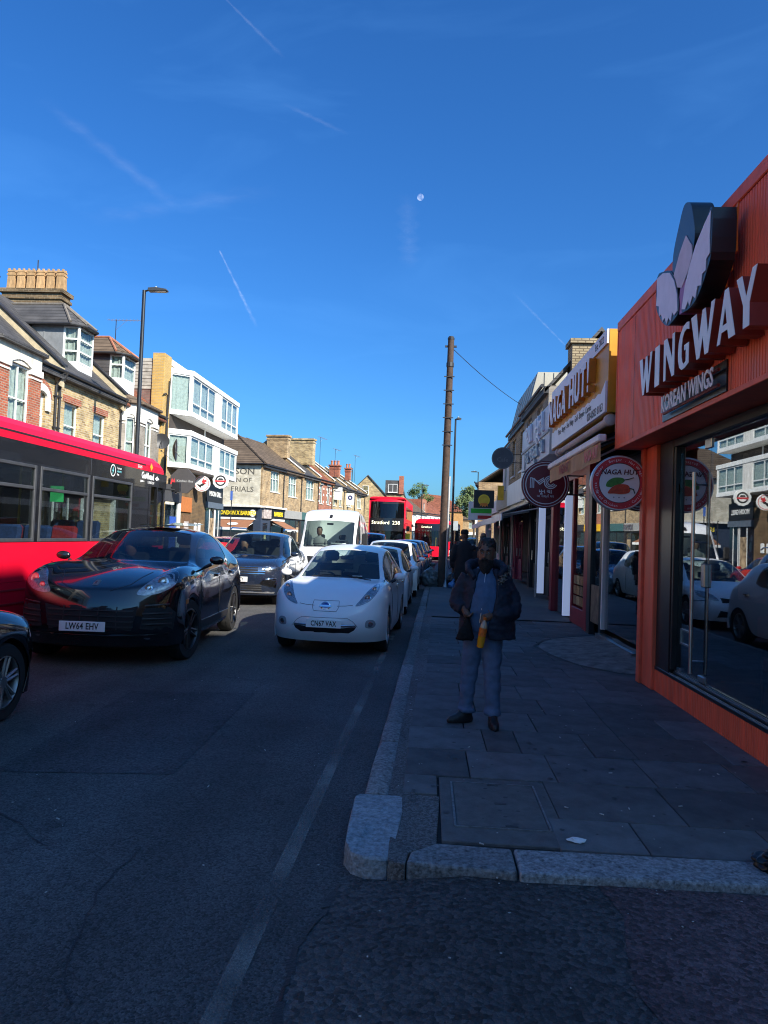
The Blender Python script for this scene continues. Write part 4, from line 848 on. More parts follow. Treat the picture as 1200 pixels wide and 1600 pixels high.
# ---------------- chicken shop
Wg = wt('chicken_shop', 'orange red chicken shop with ribbed fascia and large white raised letters', 'shop', (2.56, 6.5, .12), 'shops beside the pavement')
FX = 2.2
yb = 8.9
for i, (y0, y1) in enumerate([(8.17, 8.9), (7.44, 8.17), (6.5, 7.44), (5.55, 6.5), (4.7, 5.55), (3.8, 4.7)]):
    pv = []; y = y0+.004
    while y < y1-.004:
        pv.append((FX, y)); pv.append((FX, min(y+.026, y1-.004))); pv.append((FX+.007, min(y+.031, y1-.003))); pv.append((FX+.007, min(y+.038, y1-.002))); y += .043
    pv = [p for k, p in enumerate(pv) if k == 0 or p[1] > pv[k-1][1]+1e-5]
    mb = wm(Wg); n = len(pv); mb.add([(x, yy, 2.87) for x, yy in pv]+[(x, yy, 4.24) for x, yy in pv], [(k, k+1, n+k+1, n+k) for k in range(n-1)])
    mb.build('cladding_panel', orange, Wg, fix=False)
wm(Wg).box(FX+.012, 2.9, 3.8, yb, 2.9, 4.3).build('fascia_body', orange_d, Wg)
mb = wm(Wg); mb.box(FX-.012, FX+.3, 3.8, yb+.005, 4.245, 4.36); mb.build('top_flashing', orange_d, Wg, bevel=.008)
mb = wm(Wg); mb.box(FX-.010, FX+.012, 4.2, yb+.004, 2.825, 2.868); mb.box(FX-.008, FX+.012, yb-.02, yb+.006, 2.87, 4.244); mb.build('bottom_trim', orange_d, Wg, bevel=.004)
wm(Wg).box(FX+.002, 2.62, 3.8, yb, 2.83, 2.86).build('soffit', orange_d, Wg)
mb = wm(Wg)
for i in range(26): mb.cbox((FX+.002, 4.35+i*.05, 4.262), .004, .018, .007, rz=0, rx=.5)
mb.build('fixing_holes', mat('pale fixings', (.5, .42, .38), .5), Wg)
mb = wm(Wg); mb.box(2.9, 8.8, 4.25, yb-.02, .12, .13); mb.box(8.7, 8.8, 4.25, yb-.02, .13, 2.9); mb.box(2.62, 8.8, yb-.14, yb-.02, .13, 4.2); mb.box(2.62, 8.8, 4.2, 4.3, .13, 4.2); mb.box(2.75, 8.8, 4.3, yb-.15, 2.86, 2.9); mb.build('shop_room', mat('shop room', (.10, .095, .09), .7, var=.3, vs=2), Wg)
wm(Wg).box(2.62, 8.7, 4.3, yb-.15, .13, .16).build('shop_floor', mat('grey floor tile', (.22, .22, .23), .4, var=.15, vs=3), Wg)
wm(Wg).box(2.9, 8.8, 4.2, yb, 4.2, 4.3).build('roof', dark, Wg)
# pillar, black frame, plinth
mb = wm(Wg); mb.box(2.5, 2.66, 8.3, 8.66, .12, 2.825); mb.build('pillar', orange, Wg, bevel=.008)
mb = wm(Wg); mb.box(2.47, 2.6, 8.67, 8.79, .12, 2.825); mb.build('pillar_strip', orange_d, Wg, bevel=.006)
mb = wm(Wg); mb.box(2.55, 2.75, 8.79, 8.89, .12, 2.82); mb.build('weathered_post', mat('peeling wood', (.26, .20, .15), .8, var=.5, vs=10, bump=.5, bs=30), Wg)
mb = wm(Wg); mb.box(2.54, 2.66, 7.86, 8.29, .36, 2.825); mb.box(2.545, 2.67, 4.3, 7.86, 2.74, 2.825); mb.box(2.55, 2.66, 7.80, 7.85, .43, 2.74); mb.build('door_frame', blackf, Wg, bevel=.005)
pv = []; y = 4.2
while y < 8.29: pv += [(2.535, y), (2.535, y+.022), (2.545, y+.027), (2.545, y+.036)]; y += .042
n = len(pv); mb = wm(Wg); mb.add([(x, yy, .12) for x, yy in pv]+[(x, yy, .352) for x, yy in pv], [(k, k+1, n+k+1, n+k) for k in range(n-1)]); mb.build('plinth', orange, Wg, fix=False)
mb = wm(Wg); mb.box(2.53, 2.75, 4.2, 8.29, .353, .39); mb.box(2.575, 2.7, 4.2, 7.8, .391, .42); mb.build('threshold', blackf, Wg, bevel=.004)
mb = wm(Wg); mb.box(2.585, 2.592, 4.3, 7.8, .421, .435); mb.box(2.548, 2.556, 4.3, 7.85, .391, .398); mb.build('threshold_rail', steel, Wg)
wm(Wg).box(2.6, 2.612, 6.98, 7.795, .44, 2.735).build('glass_door', shop_glass, Wg)
wm(Wg).box(2.6, 2.612, 4.3, 6.972, .44, 2.735).build('shop_window', shop_glass, Wg)
for i, (xx, y) in enumerate(((2.53, 7.2), (2.68, 7.2))):
    mb = wm(Wg); mb.tube([(xx, y, .5), (xx, y, 2.42)], .017, 12)
    for z in (.62, 1.2, 1.75, 2.3): mb.tube([(xx, y, z), (2.606, y, z)], .008, 6)
    mb.build('pull_handle', steel, Wg, smooth=True)
mb = wm(Wg); mb.box(2.585, 2.625, 6.94, 7.1, 2.63, 2.72); mb.build('patch_fitting', steel, Wg, bevel=.006)
mb = wm(Wg); mb.box(2.585, 2.625, 7.0, 7.16, .44, .50); mb.box(2.59, 2.64, 7.66, 7.76, .42, .47); mb.build('patch_fitting', steel, Wg, bevel=.006)
mb = wm(Wg); mb.box(2.565, 2.64, 6.99, 7.08, 1.33, 1.55); mb.build('lock_case', steel, Wg, bevel=.008)
mb = wm(Wg); mb.box(2.585, 2.6, 7.38, 7.66, .72, .735); mb.box(2.585, 2.6, 7.38, 7.66, .86, .875); mb.box(2.585, 2.6, 7.38, 7.395, .735, .86); mb.box(2.585, 2.6, 7.645, 7.66, .735, .86); mb.build('letter_plate', steel, Wg)
mb = wm(Wg); mb.box(2.58, 2.64, 7.8, 7.86, 2.25, 2.36); mb.build('door_hinge', steel, Wg, bevel=.006)
wm(Wg).box(2.616, 2.620, 5.86, 6.36, 1.28, 1.95).build('window_poster', mat('orange poster', (.42, .15, .07), .7, var=.25, vs=5), Wg)
wm(Wg).box(2.616, 2.620, 5.9, 6.32, 2.05, 2.5).build('window_poster', mat('pale poster', (.40, .26, .16), .7, var=.5, vs=8), Wg)
# stools inside
st_m = mat('coral seat vinyl', (.45, .09, .05), .4, var=.08)
for i, (x, y, lb) in enumerate(((3.35, 7.0, 'coral padded stool with black legs by the glass door'), (3.5, 6.1, 'coral padded stool with black legs further along the shop window'))):
    t = thing('bar_stool', lb, 'stool', (x, y, .16), .2, 'stools inside the chicken shop')
    mb = MB(); mb.lathe([(.02, .42), (.2, .42), (.215, .45), (.215, .5), (.19, .53), (.02, .535)], 24); mb.build('seat', st_m, t, smooth=True)
    mb = MB(); mb.box(-.2, .2, .14, .2, .68, .92); mb.build('backrest', st_m, t, bevel=.03, seg=3)
    for sx in (-1, 1):
        MB().tube([(.15*sx, .17, .0), (.15*sx, .17, .7)], .014, 6).build('leg', blackf, t); MB().tube([(.15*sx, -.15, .0), (.15*sx, -.12, .43)], .014, 6).build('leg', blackf, t)
tb = thing('cafe_table', 'dark square cafe table inside the chicken shop', 'table', (4.3, 6.6, .16)); MB().box(-.4, .4, -.4, .4, .7, .74).build('tabletop', blackf, tb); MB().tube([(0, 0, 0), (0, 0, .7)], .04, 8).build('pedestal', steel, tb)
cn = thing('shop_counter', 'dark shop counter with a red front deep inside the chicken shop', 'counter', (6.4, 6.4, .16)); MB().box(-.3, .3, -1.8, 1.8, 0, 1.0).build('counter_front', mat('counter red', (.25, .03, .03), .5), cn); MB().box(-.35, .35, -1.85, 1.85, 1.0, 1.05).build('counter_top', blackf, cn)
# raised letters WINGWAY
GL = {
 'W': [(0, 1), (.24, 1), (.36, .38), (.50, .98), (.62, .98), (.74, .38), (.86, 1), (1, 1), (.76, 0), (.62, 0), (.53, .42), (.40, 0), (.28, 0)],
 'I': [(0, 0), (1, 0), (1, 1), (0, 1)],
 'N': [(0, 0), (0, 1), (.3, 1), (.8, .42), (.8, 1), (1, 1), (1, 0), (.78, 0), (.2, .66), (.2, 0)],
 'G': [(1, .97), (.8, 1), (.5, .97), (.22, .85), (.05, .65), (0, .45), (.03, .25), (.15, .08), (.35, .0), (.65, 0), (1, .06), (1, .52), (.58, .52), (.58, .40), (.74, .40), (.74, .14), (.58, .1), (.42, .16), (.34, .3), (.33, .5), (.4, .7), (.55, .82), (.8, .85), (1, .8)],
 'A': [(0, 0), (.40, 1), (.60, 1), (1, 0), (.66, 0), (.59, .2), (.45, .2), (.45, .33), (.55, .33), (.44, .68), (.31, .33), (.449, .33), (.449, .2), (.25, .2), (.17, 0)],
 'Y': [(0, 1), (.27, 1), (.5, .55), (.78, 1), (1, 1), (.66, .42), (.66, 0), (.36, 0), (.36, .42)]}
def raised(t, par, poly, y0, y1, z0, z1, xf, xb, front, side, nm):
    """letter between y0 (its left, larger y) and y1, front face at xf, back at xb"""
    pl = [(y0+(y1-y0)*u, z0+(z1-z0)*v) for u, v in poly]
    o = wm(t).prism(pl, xf+.004, xb, 'x').build(nm, side, par)
    wm(t).prism(pl, xf, xf+.0035, 'x').build('face', front, o); return o
lf = mat('letter face', (.78, .84, .83), .35, var=.04)
for ch, y0, y1 in (('W', 7.24, 6.84), ('I', 6.75, 6.62), ('N', 6.50, 6.22), ('G', 6.13, 5.88), ('W', 5.84, 5.36), ('A', 5.31, 5.0), ('Y', 4.99, 4.68)):
    raised(Wg, Wg, GL[ch], y0, y1, 3.13, 3.49, 2.0, 2.19, lf, tred, 'letter_'+ch.lower())
glow = mat('orange acrylic edge', (.75, .16, .01), .35, var=.05)
# korean wings on its little dark box
wm(Wg).box(2.185, 2.197, 5.6, 7.1, 2.875, 3.115).build('sign_backing', blackf, Wg)
mb = wm(Wg)
for z in (2.93, 3.05): mb.tube([(2.15, 5.65, z), (2.15, 6.95, z)], .014, 6)
mb.build('sign_rail', tred, Wg)
o = wtext(Wg, Wg, 'KOREAN WINGS', .205, white_text, 'sign_lettering', (2.10, 6.25, 2.985), ext=.003, sx=.80, off=.004)
# winged emblem above the letters: plain dark plume with a pair of white feathered wings
emb = wt('winged_emblem', 'cut out sign of a tall dark plume between two white feathered wings', 'emblem sign', (1.95, 5.9, 3.6))
def espline(pts, n=6, closed=True):
    out = []; k = len(pts)
    for i in range(k):
        p0, p1, p2, p3 = [V((*pts[(i+j) % k], 0)) for j in (-1, 0, 1, 2)]
        for q in range(n):
            t = q/n; out.append(tuple((.5*((2*p1)+(-p0+p2)*t+(2*p0-5*p1+4*p2-p3)*t*t+(-p0+3*p1-3*p2+p3)*t**3))[:2]))
    return out
plume = espline([(5.79, 4.38), (5.93, 4.43), (6.05, 4.31), (6.17, 4.13), (6.18, 3.95), (6.10, 3.83), (5.93, 3.78), (5.78, 3.85), (5.71, 3.97), (5.68, 4.1), (5.72, 4.24)], 5)
wm(emb).prism(plume, 1.962, 2.13, 'x').build('plume_side', blackf, emb)
wm(emb).prism(plume, 1.957, 1.961, 'x').build('plume', mat('plume blue grey', (.045, .07, .10), .35, var=.08), emb)
wm(emb).prism([(6.14, 3.93), (6.0, 4.07), (5.86, 4.16), (5.72, 4.02), (5.71, 3.94), (5.80, 3.84), (5.93, 3.765), (6.06, 3.81)], 1.951, 1.956, 'x').build('pale_panel', mat('pale lilac panel', (.66, .58, .66), .45), emb)
lw = [(6.56, 4.06), (6.4, 4.05), (6.22, 3.99), (6.10, 3.88), (6.02, 3.74), (6.0, 3.60), (6.08, 3.585), (6.13, 3.63), (6.16, 3.56), (6.22, 3.61), (6.27, 3.565), (6.32, 3.64), (6.38, 3.62), (6.42, 3.70), (6.48, 3.70), (6.49, 3.79), (6.57, 3.82), (6.55, 3.92)]
rw = [(5.33, 4.12), (5.45, 4.07), (5.62, 3.98), (5.74, 3.87), (5.84, 3.74), (5.90, 3.58), (5.82, 3.555), (5.76, 3.60), (5.72, 3.55), (5.66, 3.61), (5.60, 3.57), (5.56, 3.65), (5.49, 3.63), (5.47, 3.71), (5.40, 3.71), (5.40, 3.79), (5.33, 3.81), (5.34, 3.95)]
def hull(p):
    p = sorted(p); out = []
    for pts in (p, p[::-1]):
        h = []
        for q in pts:
            while len(h) > 1 and (h[-1][0]-h[-2][0])*(q[1]-h[-2][1])-(h[-1][1]-h[-2][1])*(q[0]-h[-2][0]) <= 0: h.pop()
            h.append(q)
        out += h[:-1]
    return out
for nm, wg_, f in (('wing', lw, 1), ('wing', rw, -1)):
    c = (sum(p[0] for p in wg_)/len(wg_), sum(p[1] for p in wg_)/len(wg_)); big = [(c[0]+(p[0]-c[0])*1.05, c[1]+(p[1]-c[1])*1.05) for p in wg_]
    o = wm(emb).prism(espline(hull(big), 3), 1.95, 2.12, 'x').build(nm, blackf, emb)
    wm(emb).prism(wg_, 1.944, 1.949, 'x').build('wing_face', mat('wing lilac white', (.78, .76, .86), .4, var=.06), o)
    wm(emb).prism([(c[0]+(p[0]-c[0])*1.12, c[1]+(p[1]-c[1])*1.12) for p in wg_], 2.121, 2.13, 'x').build('acrylic_back', glow, o)
wm(emb).prism([(5.97, 3.8), (5.82, 3.8), (5.84, 3.66), (5.9, 3.56), (5.98, 3.56), (6.0, 3.68)], 1.956, 2.18, 'x').build('body_panel', mat('lilac panel', (.38, .17, .42), .5), emb)
# ---------------- kebab shop next door
Nh = wt('takeaway_shop', 'yellow takeaway with a white raised letter sign box and dark doorway', 'shop', (2.9, 11.2, .12), 'shops beside the pavement')
mb = wm(Nh); mb.box(2.16, 3.0, 9.18, 13.25, 3.33, 4.37); mb.build('sign_box', sign_y, Nh, bevel=.006)
mb = wm(Nh); mb.box(2.135, 2.158, 9.185, 13.25, 4.19, 4.37); mb.build('sign_top_panel', sign_w, Nh)
jag = [(9.185, 3.335), (13.1, 3.335)]; y = 13.1; k = 0
while y > 9.3: jag.append((y, 3.60+(.0 if k % 2 else .025)+.0*y)); y -= .16; k += 1
jag.append((9.185, 3.72))
wm(Nh).prism(jag, 2.128, 2.156, 'x').build('sign_lower_panel', sign_w, Nh)
o_side = mat('orange letter side', (.50, .16, .01), .4, var=.1)
ly = 13.1
for ch, wd in (('N', .42), ('A', .42), ('G', .40), ('A', .42), (' ', .22), ('H', .42), ('U', .40), ('T', .40), ('!', .2)):
    if ch != ' ':
        u0, u1 = ly, ly-wd*.86
        P_ = {'H': [(0, 0), (0, 1), (.3, 1), (.3, .6), (.7, .6), (.7, 1), (1, 1), (1, 0), (.7, 0), (.7, .4), (.3, .4), (.3, 0)], 'U': [(0, 1), (.3, 1), (.3, .3), (.4, .2), (.6, .2), (.7, .3), (.7, 1), (1, 1), (1, .2), (.8, 0), (.2, 0), (0, .2)], 'T': [(0, 1), (1, 1), (1, .8), (.65, .8), (.65, 0), (.35, 0), (.35, .8), (0, .8)], '!': [(.1, 1), (.9, 1), (.65, .28), (.35, .28)]}.get(ch) or GL[ch]
        raised(Nh, Nh, P_, u0, u1, 3.72, 4.16, 2.06, 2.158, sign_w, o_side, 'letter' if ch == '!' else 'letter_'+ch.lower())
        if ch == '!': raised(Nh, Nh, [(.3, 0), (.7, 0), (.7, .2), (.3, .2)], u0, u1, 3.72, 4.16, 2.06, 2.158, sign_w, o_side, 'letter_dot')
    ly -= wd
wtext(Nh, Nh, 'Pizza - Burger - Hot Wings - Grill - Biryani - Curries', .13, blk_p, 'small_lettering', (2.126, 11.2, 3.53), ext=.001, sx=.9)
wtext(Nh, Nh, '020-8503 8163', .15, blk_p, 'small_lettering', (2.126, 9.75, 3.41), ext=.001, off=.002)
wtext(Nh, Nh, 'Est. 2022', .13, blk_p, 'small_lettering', (2.133, 9.6, 4.28), ext=.001)
mb = wm(Nh); mb.lathe([(.05, 0), (.075, .02), (.075, .12), (.05, .13), (.05, 3.5), (.075, 3.51), (.075, 3.62), (.05, 3.64)], 16, 'y', (2.22, 9.22, 3.25)); mb.build('awning_roll', mat('off white cloth', (.5, .47, .45), .8, var=.1), Nh, smooth=True)
mb = wm(Nh)
for (a, b) in (((2.75, 9.4, 3.25), (2.1, 9.6, 2.98)), ((2.75, 11.0, 3.25), (2.1, 11.2, 2.98)), ((2.75, 12.6, 3.25), (2.1, 12.4, 2.98)), ((2.75, 12.5, 3.2), (2.15, 9.6, 2.99)), ((2.7, 9.4, 3.1), (2.7, 12.7, 3.1))): mb.tube([a, b], .022, 6)
mb.build('awning_arm', steel, Nh)
mb = wm(Nh); mb.add([(2.8, 8.95, 3.28), (2.8, 12.8, 3.28), (2.06, 12.6, 3.0), (2.06, 8.95, 3.0), (2.8, 8.95, 3.27), (2.8, 12.8, 3.27), (2.06, 12.6, 2.99), (2.06, 8.95, 2.99)], [(0, 1, 2, 3), (7, 6, 5, 4)]); mb.build('awning_cloth', mat('dark green cloth', (.02, .035, .03), .8), Nh)
mb = wm(Nh); mb.box(2.0, 2.1, 8.92, 12.65, 2.93, 3.02); mb.build('awning_bar', white_paint, Nh, bevel=.015)
mb = wm(Nh); nn = 24; mb.add([(2.03+.008*math.sin(i*1.1), 8.93+3.7*i/nn, 2.925) for i in range(nn+1)]+[(2.03+.015*math.sin(i*1.1+.4), 8.93+3.7*i/nn, 2.70) for i in range(nn+1)], [(i, i+1, nn+2+i, nn+1+i) for i in range(nn)]); mb.build('valance', mat('tan valance', (.46, .29, .14), .8, var=.12, vs=4), Nh, fix=False)
wtext(Nh, Nh, 'NAGA HUT', .2, mat('red lettering', (.30, .03, .02), .7), 'valance_lettering', (2.008, 11.2, 2.81), ext=.001, sx=.75, off=.004)
wtext(Nh, Nh, 'NAGA HUT', .2, red_p, 'valance_lettering', (2.008, 9.35, 2.81), ext=.001, sx=.75, off=.004)
# shop front of the takeaway
dg_ = mat('dark green frame', (.014, .022, .028), .4, var=.15)
mb = wm(Nh); mb.box(2.86, 2.96, 9.92, 10.16, .12, 2.95); mb.box(2.86, 2.96, 13.1, 13.35, .12, 2.95); mb.box(2.88, 2.96, 12.35, 12.5, .12, 2.95); mb.box(2.86, 3.0, 8.9, 13.4, 2.72, 2.95); mb.box(2.87, 2.95, 8.92, 9.92, .12, .42); mb.build('shop_frame', dg_, Nh, bevel=.006)
wm(Nh).box(2.885, 2.905, 8.92, 9.92, 1.12, 2.72).build('shop_window', shop_glass, Nh)
wm(Nh).box(2.93, 2.945, 10.3, 12.3, .32, 2.6).build('glass_door', shop_glass, Nh)
wm(Nh).box(2.90, 2.92, 12.5, 13.1, 1.0, 2.72).build('shop_window', shop_glass, Nh)
tp = mat('food tile print', (.36, .35, .33), .5, var=.1)
wm(Nh).box(2.87, 2.9, 8.93, 9.9, .43, 1.11).build('picture_panel', tp, Nh)
wm(Nh).box(2.88, 2.91, 12.5, 13.08, .35, .99).build('picture_panel', mat('brown panel', (.16, .12, .08), .6, var=.5, vs=6), Nh)
foods = [mat('plate food %d' % i, c, .6, var=.5, vs=25) for i, c in enumerate(((.34, .19, .06), (.26, .13, .05), (.38, .27, .12), (.20, .12, .06)))]
for iy in range(5):
    for iz in range(4):
        if rnd.random() < .08: continue
        mb = wm(Nh); mb.lathe([(.002, -.004), (.083+rnd.uniform(-.008, .006), -.004), (.083, .0)], 14, 'x', (2.869-.0, 9.02+iy*.195, .52+iz*.165)); mb.build('food_picture', foods[(iy*3+iz*2+rnd.randint(0, 1)) % 4], Nh)
wm(Nh).box(2.88, 2.95, 12.28, 12.35, .3, 2.7).build('door_trim', white_paint, Nh); wm(Nh).box(2.88, 2.95, 10.165, 10.24, .245, 2.7).build('door_trim', steel, Nh)
mb = wm(Nh); mb.box(2.8, 2.95, 10.16, 12.35, .18, .24); mb.build('door_step', steel, Nh)
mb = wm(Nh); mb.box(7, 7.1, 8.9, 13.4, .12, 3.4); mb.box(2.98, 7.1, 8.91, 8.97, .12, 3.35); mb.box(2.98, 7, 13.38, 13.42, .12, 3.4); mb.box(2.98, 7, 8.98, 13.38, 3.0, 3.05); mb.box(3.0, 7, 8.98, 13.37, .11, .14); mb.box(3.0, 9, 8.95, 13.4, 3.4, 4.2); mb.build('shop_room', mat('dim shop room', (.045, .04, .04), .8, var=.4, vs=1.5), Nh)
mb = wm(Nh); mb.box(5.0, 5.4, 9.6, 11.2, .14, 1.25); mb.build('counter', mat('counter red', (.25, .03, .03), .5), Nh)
wtext(Nh, Nh, 'BIRYANI', .13, white_text, 'window_lettering', (2.925, 11.0, 1.95), ext=.001)
tube_l = emit('white tube light', (.54, .68, 1.0), .2)
# round takeaway sign
Ns = round_sign((2.22, 8.80, 2.42), .325, .12, rad(-4), 'round white sign with green and red chilli peppers on iron brackets', 'round projecting signs beside the pavement', mat('sign aluminium', (.5, .5, .52), .35, .6), arm=.12)
ring(Ns, 0, .31, -.0605, sign_w, 'face'); ring(Ns, .235, .305, -.0625, red_p, 'red_ring'); ring(Ns, .228, .236, -.0625, blk_p, 'ring_line')
text('NAGA HUT', .082, mat('maroon print', (.10, .01, .015), .5), 'lettering', Ns, (.0, -.064, .125), ext=.001, off=.002, shear=.15)
gch = mat('green chilli', (.06, .22, .03), .45, var=.25, vs=30); rch = mat('red chilli', (.50, .06, .02), .45, var=.25, vs=30); stem_m = mat('chilli stem', (.02, .06, .02), .5)
sheet(Ns, espline([(-.15, -.04), (-.13, .02), (-.06, .06), (.03, .06), (.06, .03), (.02, -.01), (-.05, -.03), (-.09, -.05)], 5), -.064, gch, 'green_pepper')
sheet(Ns, espline([(-.13, -.12), (-.08, -.05), (.0, -.015), (.09, -.02), (.12, -.06), (.11, -.11), (.03, -.13), (-.06, -.125)], 5), -.0665, rch, 'red_pepper')
mb = MB(); mb.tube([(.05, -.068, .035), (.10, -.068, .045), (.16, -.068, .065)], .006, 6); mb.tube([(.11, -.07, -.06), (.16, -.07, -.07), (.175, -.07, -.12)], .006, 6); mb.build('pepper_stem', stem_m, Ns)
def arc_text(par, s, r, a_mid, size, y, m, spread, flip=False):
    for i, ch in enumerate(s):
        if ch == ' ': continue
        a = a_mid+(spread*(i-(len(s)-1)/2))*(1 if flip else -1)
        text(ch, size, m, 'ring_letter', par, (r*math.cos(a), y, r*math.sin(a)), (pi/2, -(a-pi/2) if not flip else -(a+pi/2), 0), ext=.0008)
arc_text(Ns, 'Pizza . Doner . Burger . Hot Wings . Grill', .27, pi/2, .043, -.064, white_text, rad(5.6))
arc_text(Ns, 'Fried Chicken . . . Curries', .27, -pi/2, .043, -.064, white_text, rad(5.2), True)
for i in range(3): ring(Ns, 0, .009, -.064, mat('grey print', (.3, .3, .32), .5), 'dot', 10, c=(-.06+.06*i, -.17))
# ---------------- tea shop
Mc = wt('tea_shop', 'tea shop with maroon frames and a tall pale blue sign of raised letters', 'shop', (3.0, 15.6, .12), 'shops beside the pavement')
pale = mat('pale blue sign', (.50, .60, .68), .45, var=.06, vs=2)
mb = wm(Mc); mb.box(2.18, 3.0, 13.68, 17.65, 3.32, 4.28); mb.build('sign_board', pale, Mc, bevel=.008)
mb = wm(Mc); mb.box(2.155, 2.178, 13.68, 17.65, 3.74, 3.79); mb.box(2.155, 2.178, 16.95, 17.0, 3.33, 3.74); mb.build('sign_rail', mat('grey rail', (.28, .32, .36), .5), Mc)
for s, y, z, sz, sx in (('મૂન', 14.8, 4.03, .66, 1.4), ('ચા', 16.3, 4.03, .66, 1.4), ('ચા', 14.4, 3.54, .42, 1.1), ('નાસ્તો', 15.4, 3.54, .42, 1.1), ('ઘર', 16.4, 3.54, .42, 1.1)):
    wtext(Mc, Mc, s, sz, sign_w if z > 3.8 else mat('steel letters', (.42, .47, .5), .4, .4), 'raised_lettering', (2.15, y, z), ext=.025, sx=sx, off=.004)
mb = wm(Mc)
for y in (13.45, 17.2): mb.box(2.88, 3.02, y, y+.3, .12, 3.3)
mb.box(2.95, 3.05, 13.75, 17.2, 3.0, 3.32); mb.box(2.92, 3.04, 15.0, 15.15, .12, 3.0); mb.box(2.92, 3.05, 13.75, 15.0, .12, .45); mb.build('shop_frame', maroon, Mc, bevel=.008)
wm(Mc).box(2.96, 2.98, 13.75, 15.0, 1.1, 3.0).build('shop_window', shop_glass, Mc); wm(Mc).box(2.96, 2.98, 15.8, 17.2, .15, 3.0).build('glass_door', shop_glass, Mc)
for iz in range(3):
    for iy in range(4): wm(Mc).box(2.945, 2.955, 13.82+iy*.29, 14.08+iy*.29, .5+iz*.2, .67+iz*.2).build('food_picture', foods[(iy+iz*2) % 4], Mc)
wm(Mc).box(2.88, 3.06, 15.68, 15.78, .17, 2.72).build('light_strip', tube_l, Mc)
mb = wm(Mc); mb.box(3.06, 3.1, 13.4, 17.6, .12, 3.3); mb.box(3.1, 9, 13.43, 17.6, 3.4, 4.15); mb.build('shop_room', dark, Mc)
Ms = round_sign((2.1, 13.5, 2.74), .43, .12, rad(-3), 'round maroon sign with white striped monogram partly behind the tan awning', 'round projecting signs beside the pavement', mat('sign maroon rim', (.10, .02, .03), .4), arm=.25)
ring(Ms, 0, .42, -.061, mat('sign maroon', (.17, .012, .022), .35, var=.05), 'face'); ring(Ms, .345, .36, -.063, sign_w, 'ring_line', 48); ring(Ms, .395, .405, -.063, sign_w, 'ring_line', 48)
for k in range(3):
    d = .03*k
    mb = MB(); ww = .008
    for p, q in (((-.27+d, -.07), (-.27+d, .12-d*.2)), ((-.27+d, .12-d*.2), (-.14+d*.6, .02-d*.9+.03)), ((-.14+d*.6-.0, .02-d*.9+.03), (-.03, .12-d*1.0))):
        p, q = V(p), V(q); n_ = (q-p).normalized(); n_ = V((-n_.y, n_.x))*ww
        mb.quad((p.x+n_.x, -.063-.0004*k, p.y+n_.y), (q.x+n_.x, -.063-.0004*k, q.y+n_.y), (q.x-n_.x, -.063-.0004*k, q.y-n_.y), (p.x-n_.x, -.063-.0004*k, p.y-n_.y))
    mb.build('monogram', sign_w, Ms, fix=False)
for k in range(3): ring(Ms, .045+.03*k, .062+.03*k, -.065, sign_w, 'monogram', 28, rad(50), rad(335), c=(.09, .04))
text('મૂન ચા', .10, sign_w, 'lettering', Ms, (0, -.064, -.13), ext=.001, off=.002); text('ચા નાસ્તો ઘર', .062, sign_w, 'lettering', Ms, (0, -.064, -.215), ext=.001)
# ---------------- further shops on this side
def rshop(y0, y1, x, top, frame, label, sign, smat=None, awn=None, upper=None, nm='shop', zt=2.9):
    t = thing(nm, label, 'shop', (x, y1, .12), -pi/2, 'shops beside the pavement'); W = y1-y0
    shopfront(t, W, zt, frame, sign, smat or blackf, door=(.1, .32), mull=2, sign_h=top-zt, proj=.1, back=1.2, box=.3)
    MB().box(0, W, 1.5, 8, 0, top+.1).build('wall', b_dark, t); MB().box(0, W, -.05, 1.5, top+.003, top+.1).build('roof', dark, t)
    if awn: awning(t, .1, W-.1, zt-.55, zt-.1, -.15, -1.25, awn)
    return t
r1 = rshop(17.7, 21.0, 3.25, 3.9, (.016, .018, .022), 'dark fronted shop with a pale sign beyond the tea shop', '', mat('grey pale sign', (.36, .42, .47), .5))
MB().box(.9, 1.0, -.27, -.1, .2, 2.6).build('light_strip', tube_l, r1)
r2 = rshop(21.0, 24.0, 3.35, 3.9, (.012, .014, .02), 'black fronted cafe with a round hanging sign', '', pale, awn=mat('dark awning cloth', (.03, .03, .033), .8))
r3 = rshop(24.0, 29.0, 3.45, 3.7, (.16, .012, .05), 'crimson framed shop under a black awning', '', white_paint, awn=blackf)
r4 = rshop(29.0, 34.0, 3.5, 3.6, (.03, .03, .03), 'dark shop with a yellow box sign and wide awning', '', mat('worn cream sign', (.45, .40, .3), .6), awn=mat('brown dark cloth', (.08, .04, .03), .8))
r5 = rshop(34.0, 40.0, 3.65, 3.5, (.5, .5, .48), 'pale fronted shop further along the pavement', '', white_paint, awn=awn_br)
r6 = rshop(40.0, 49.0, 3.9, 3.5, (.4, .39, .36), 'cream fronted shop before the gap in the row', '', white_paint)
for t, u in ((r2, 2.6), (r3, .4), (r4, .3)):
    MB().tube([(u, -.2, 0), (u, -.2, 2.6)], .045, 8).build('downpipe', mat('grey pipe', (.3, .3, .3), .5), t)
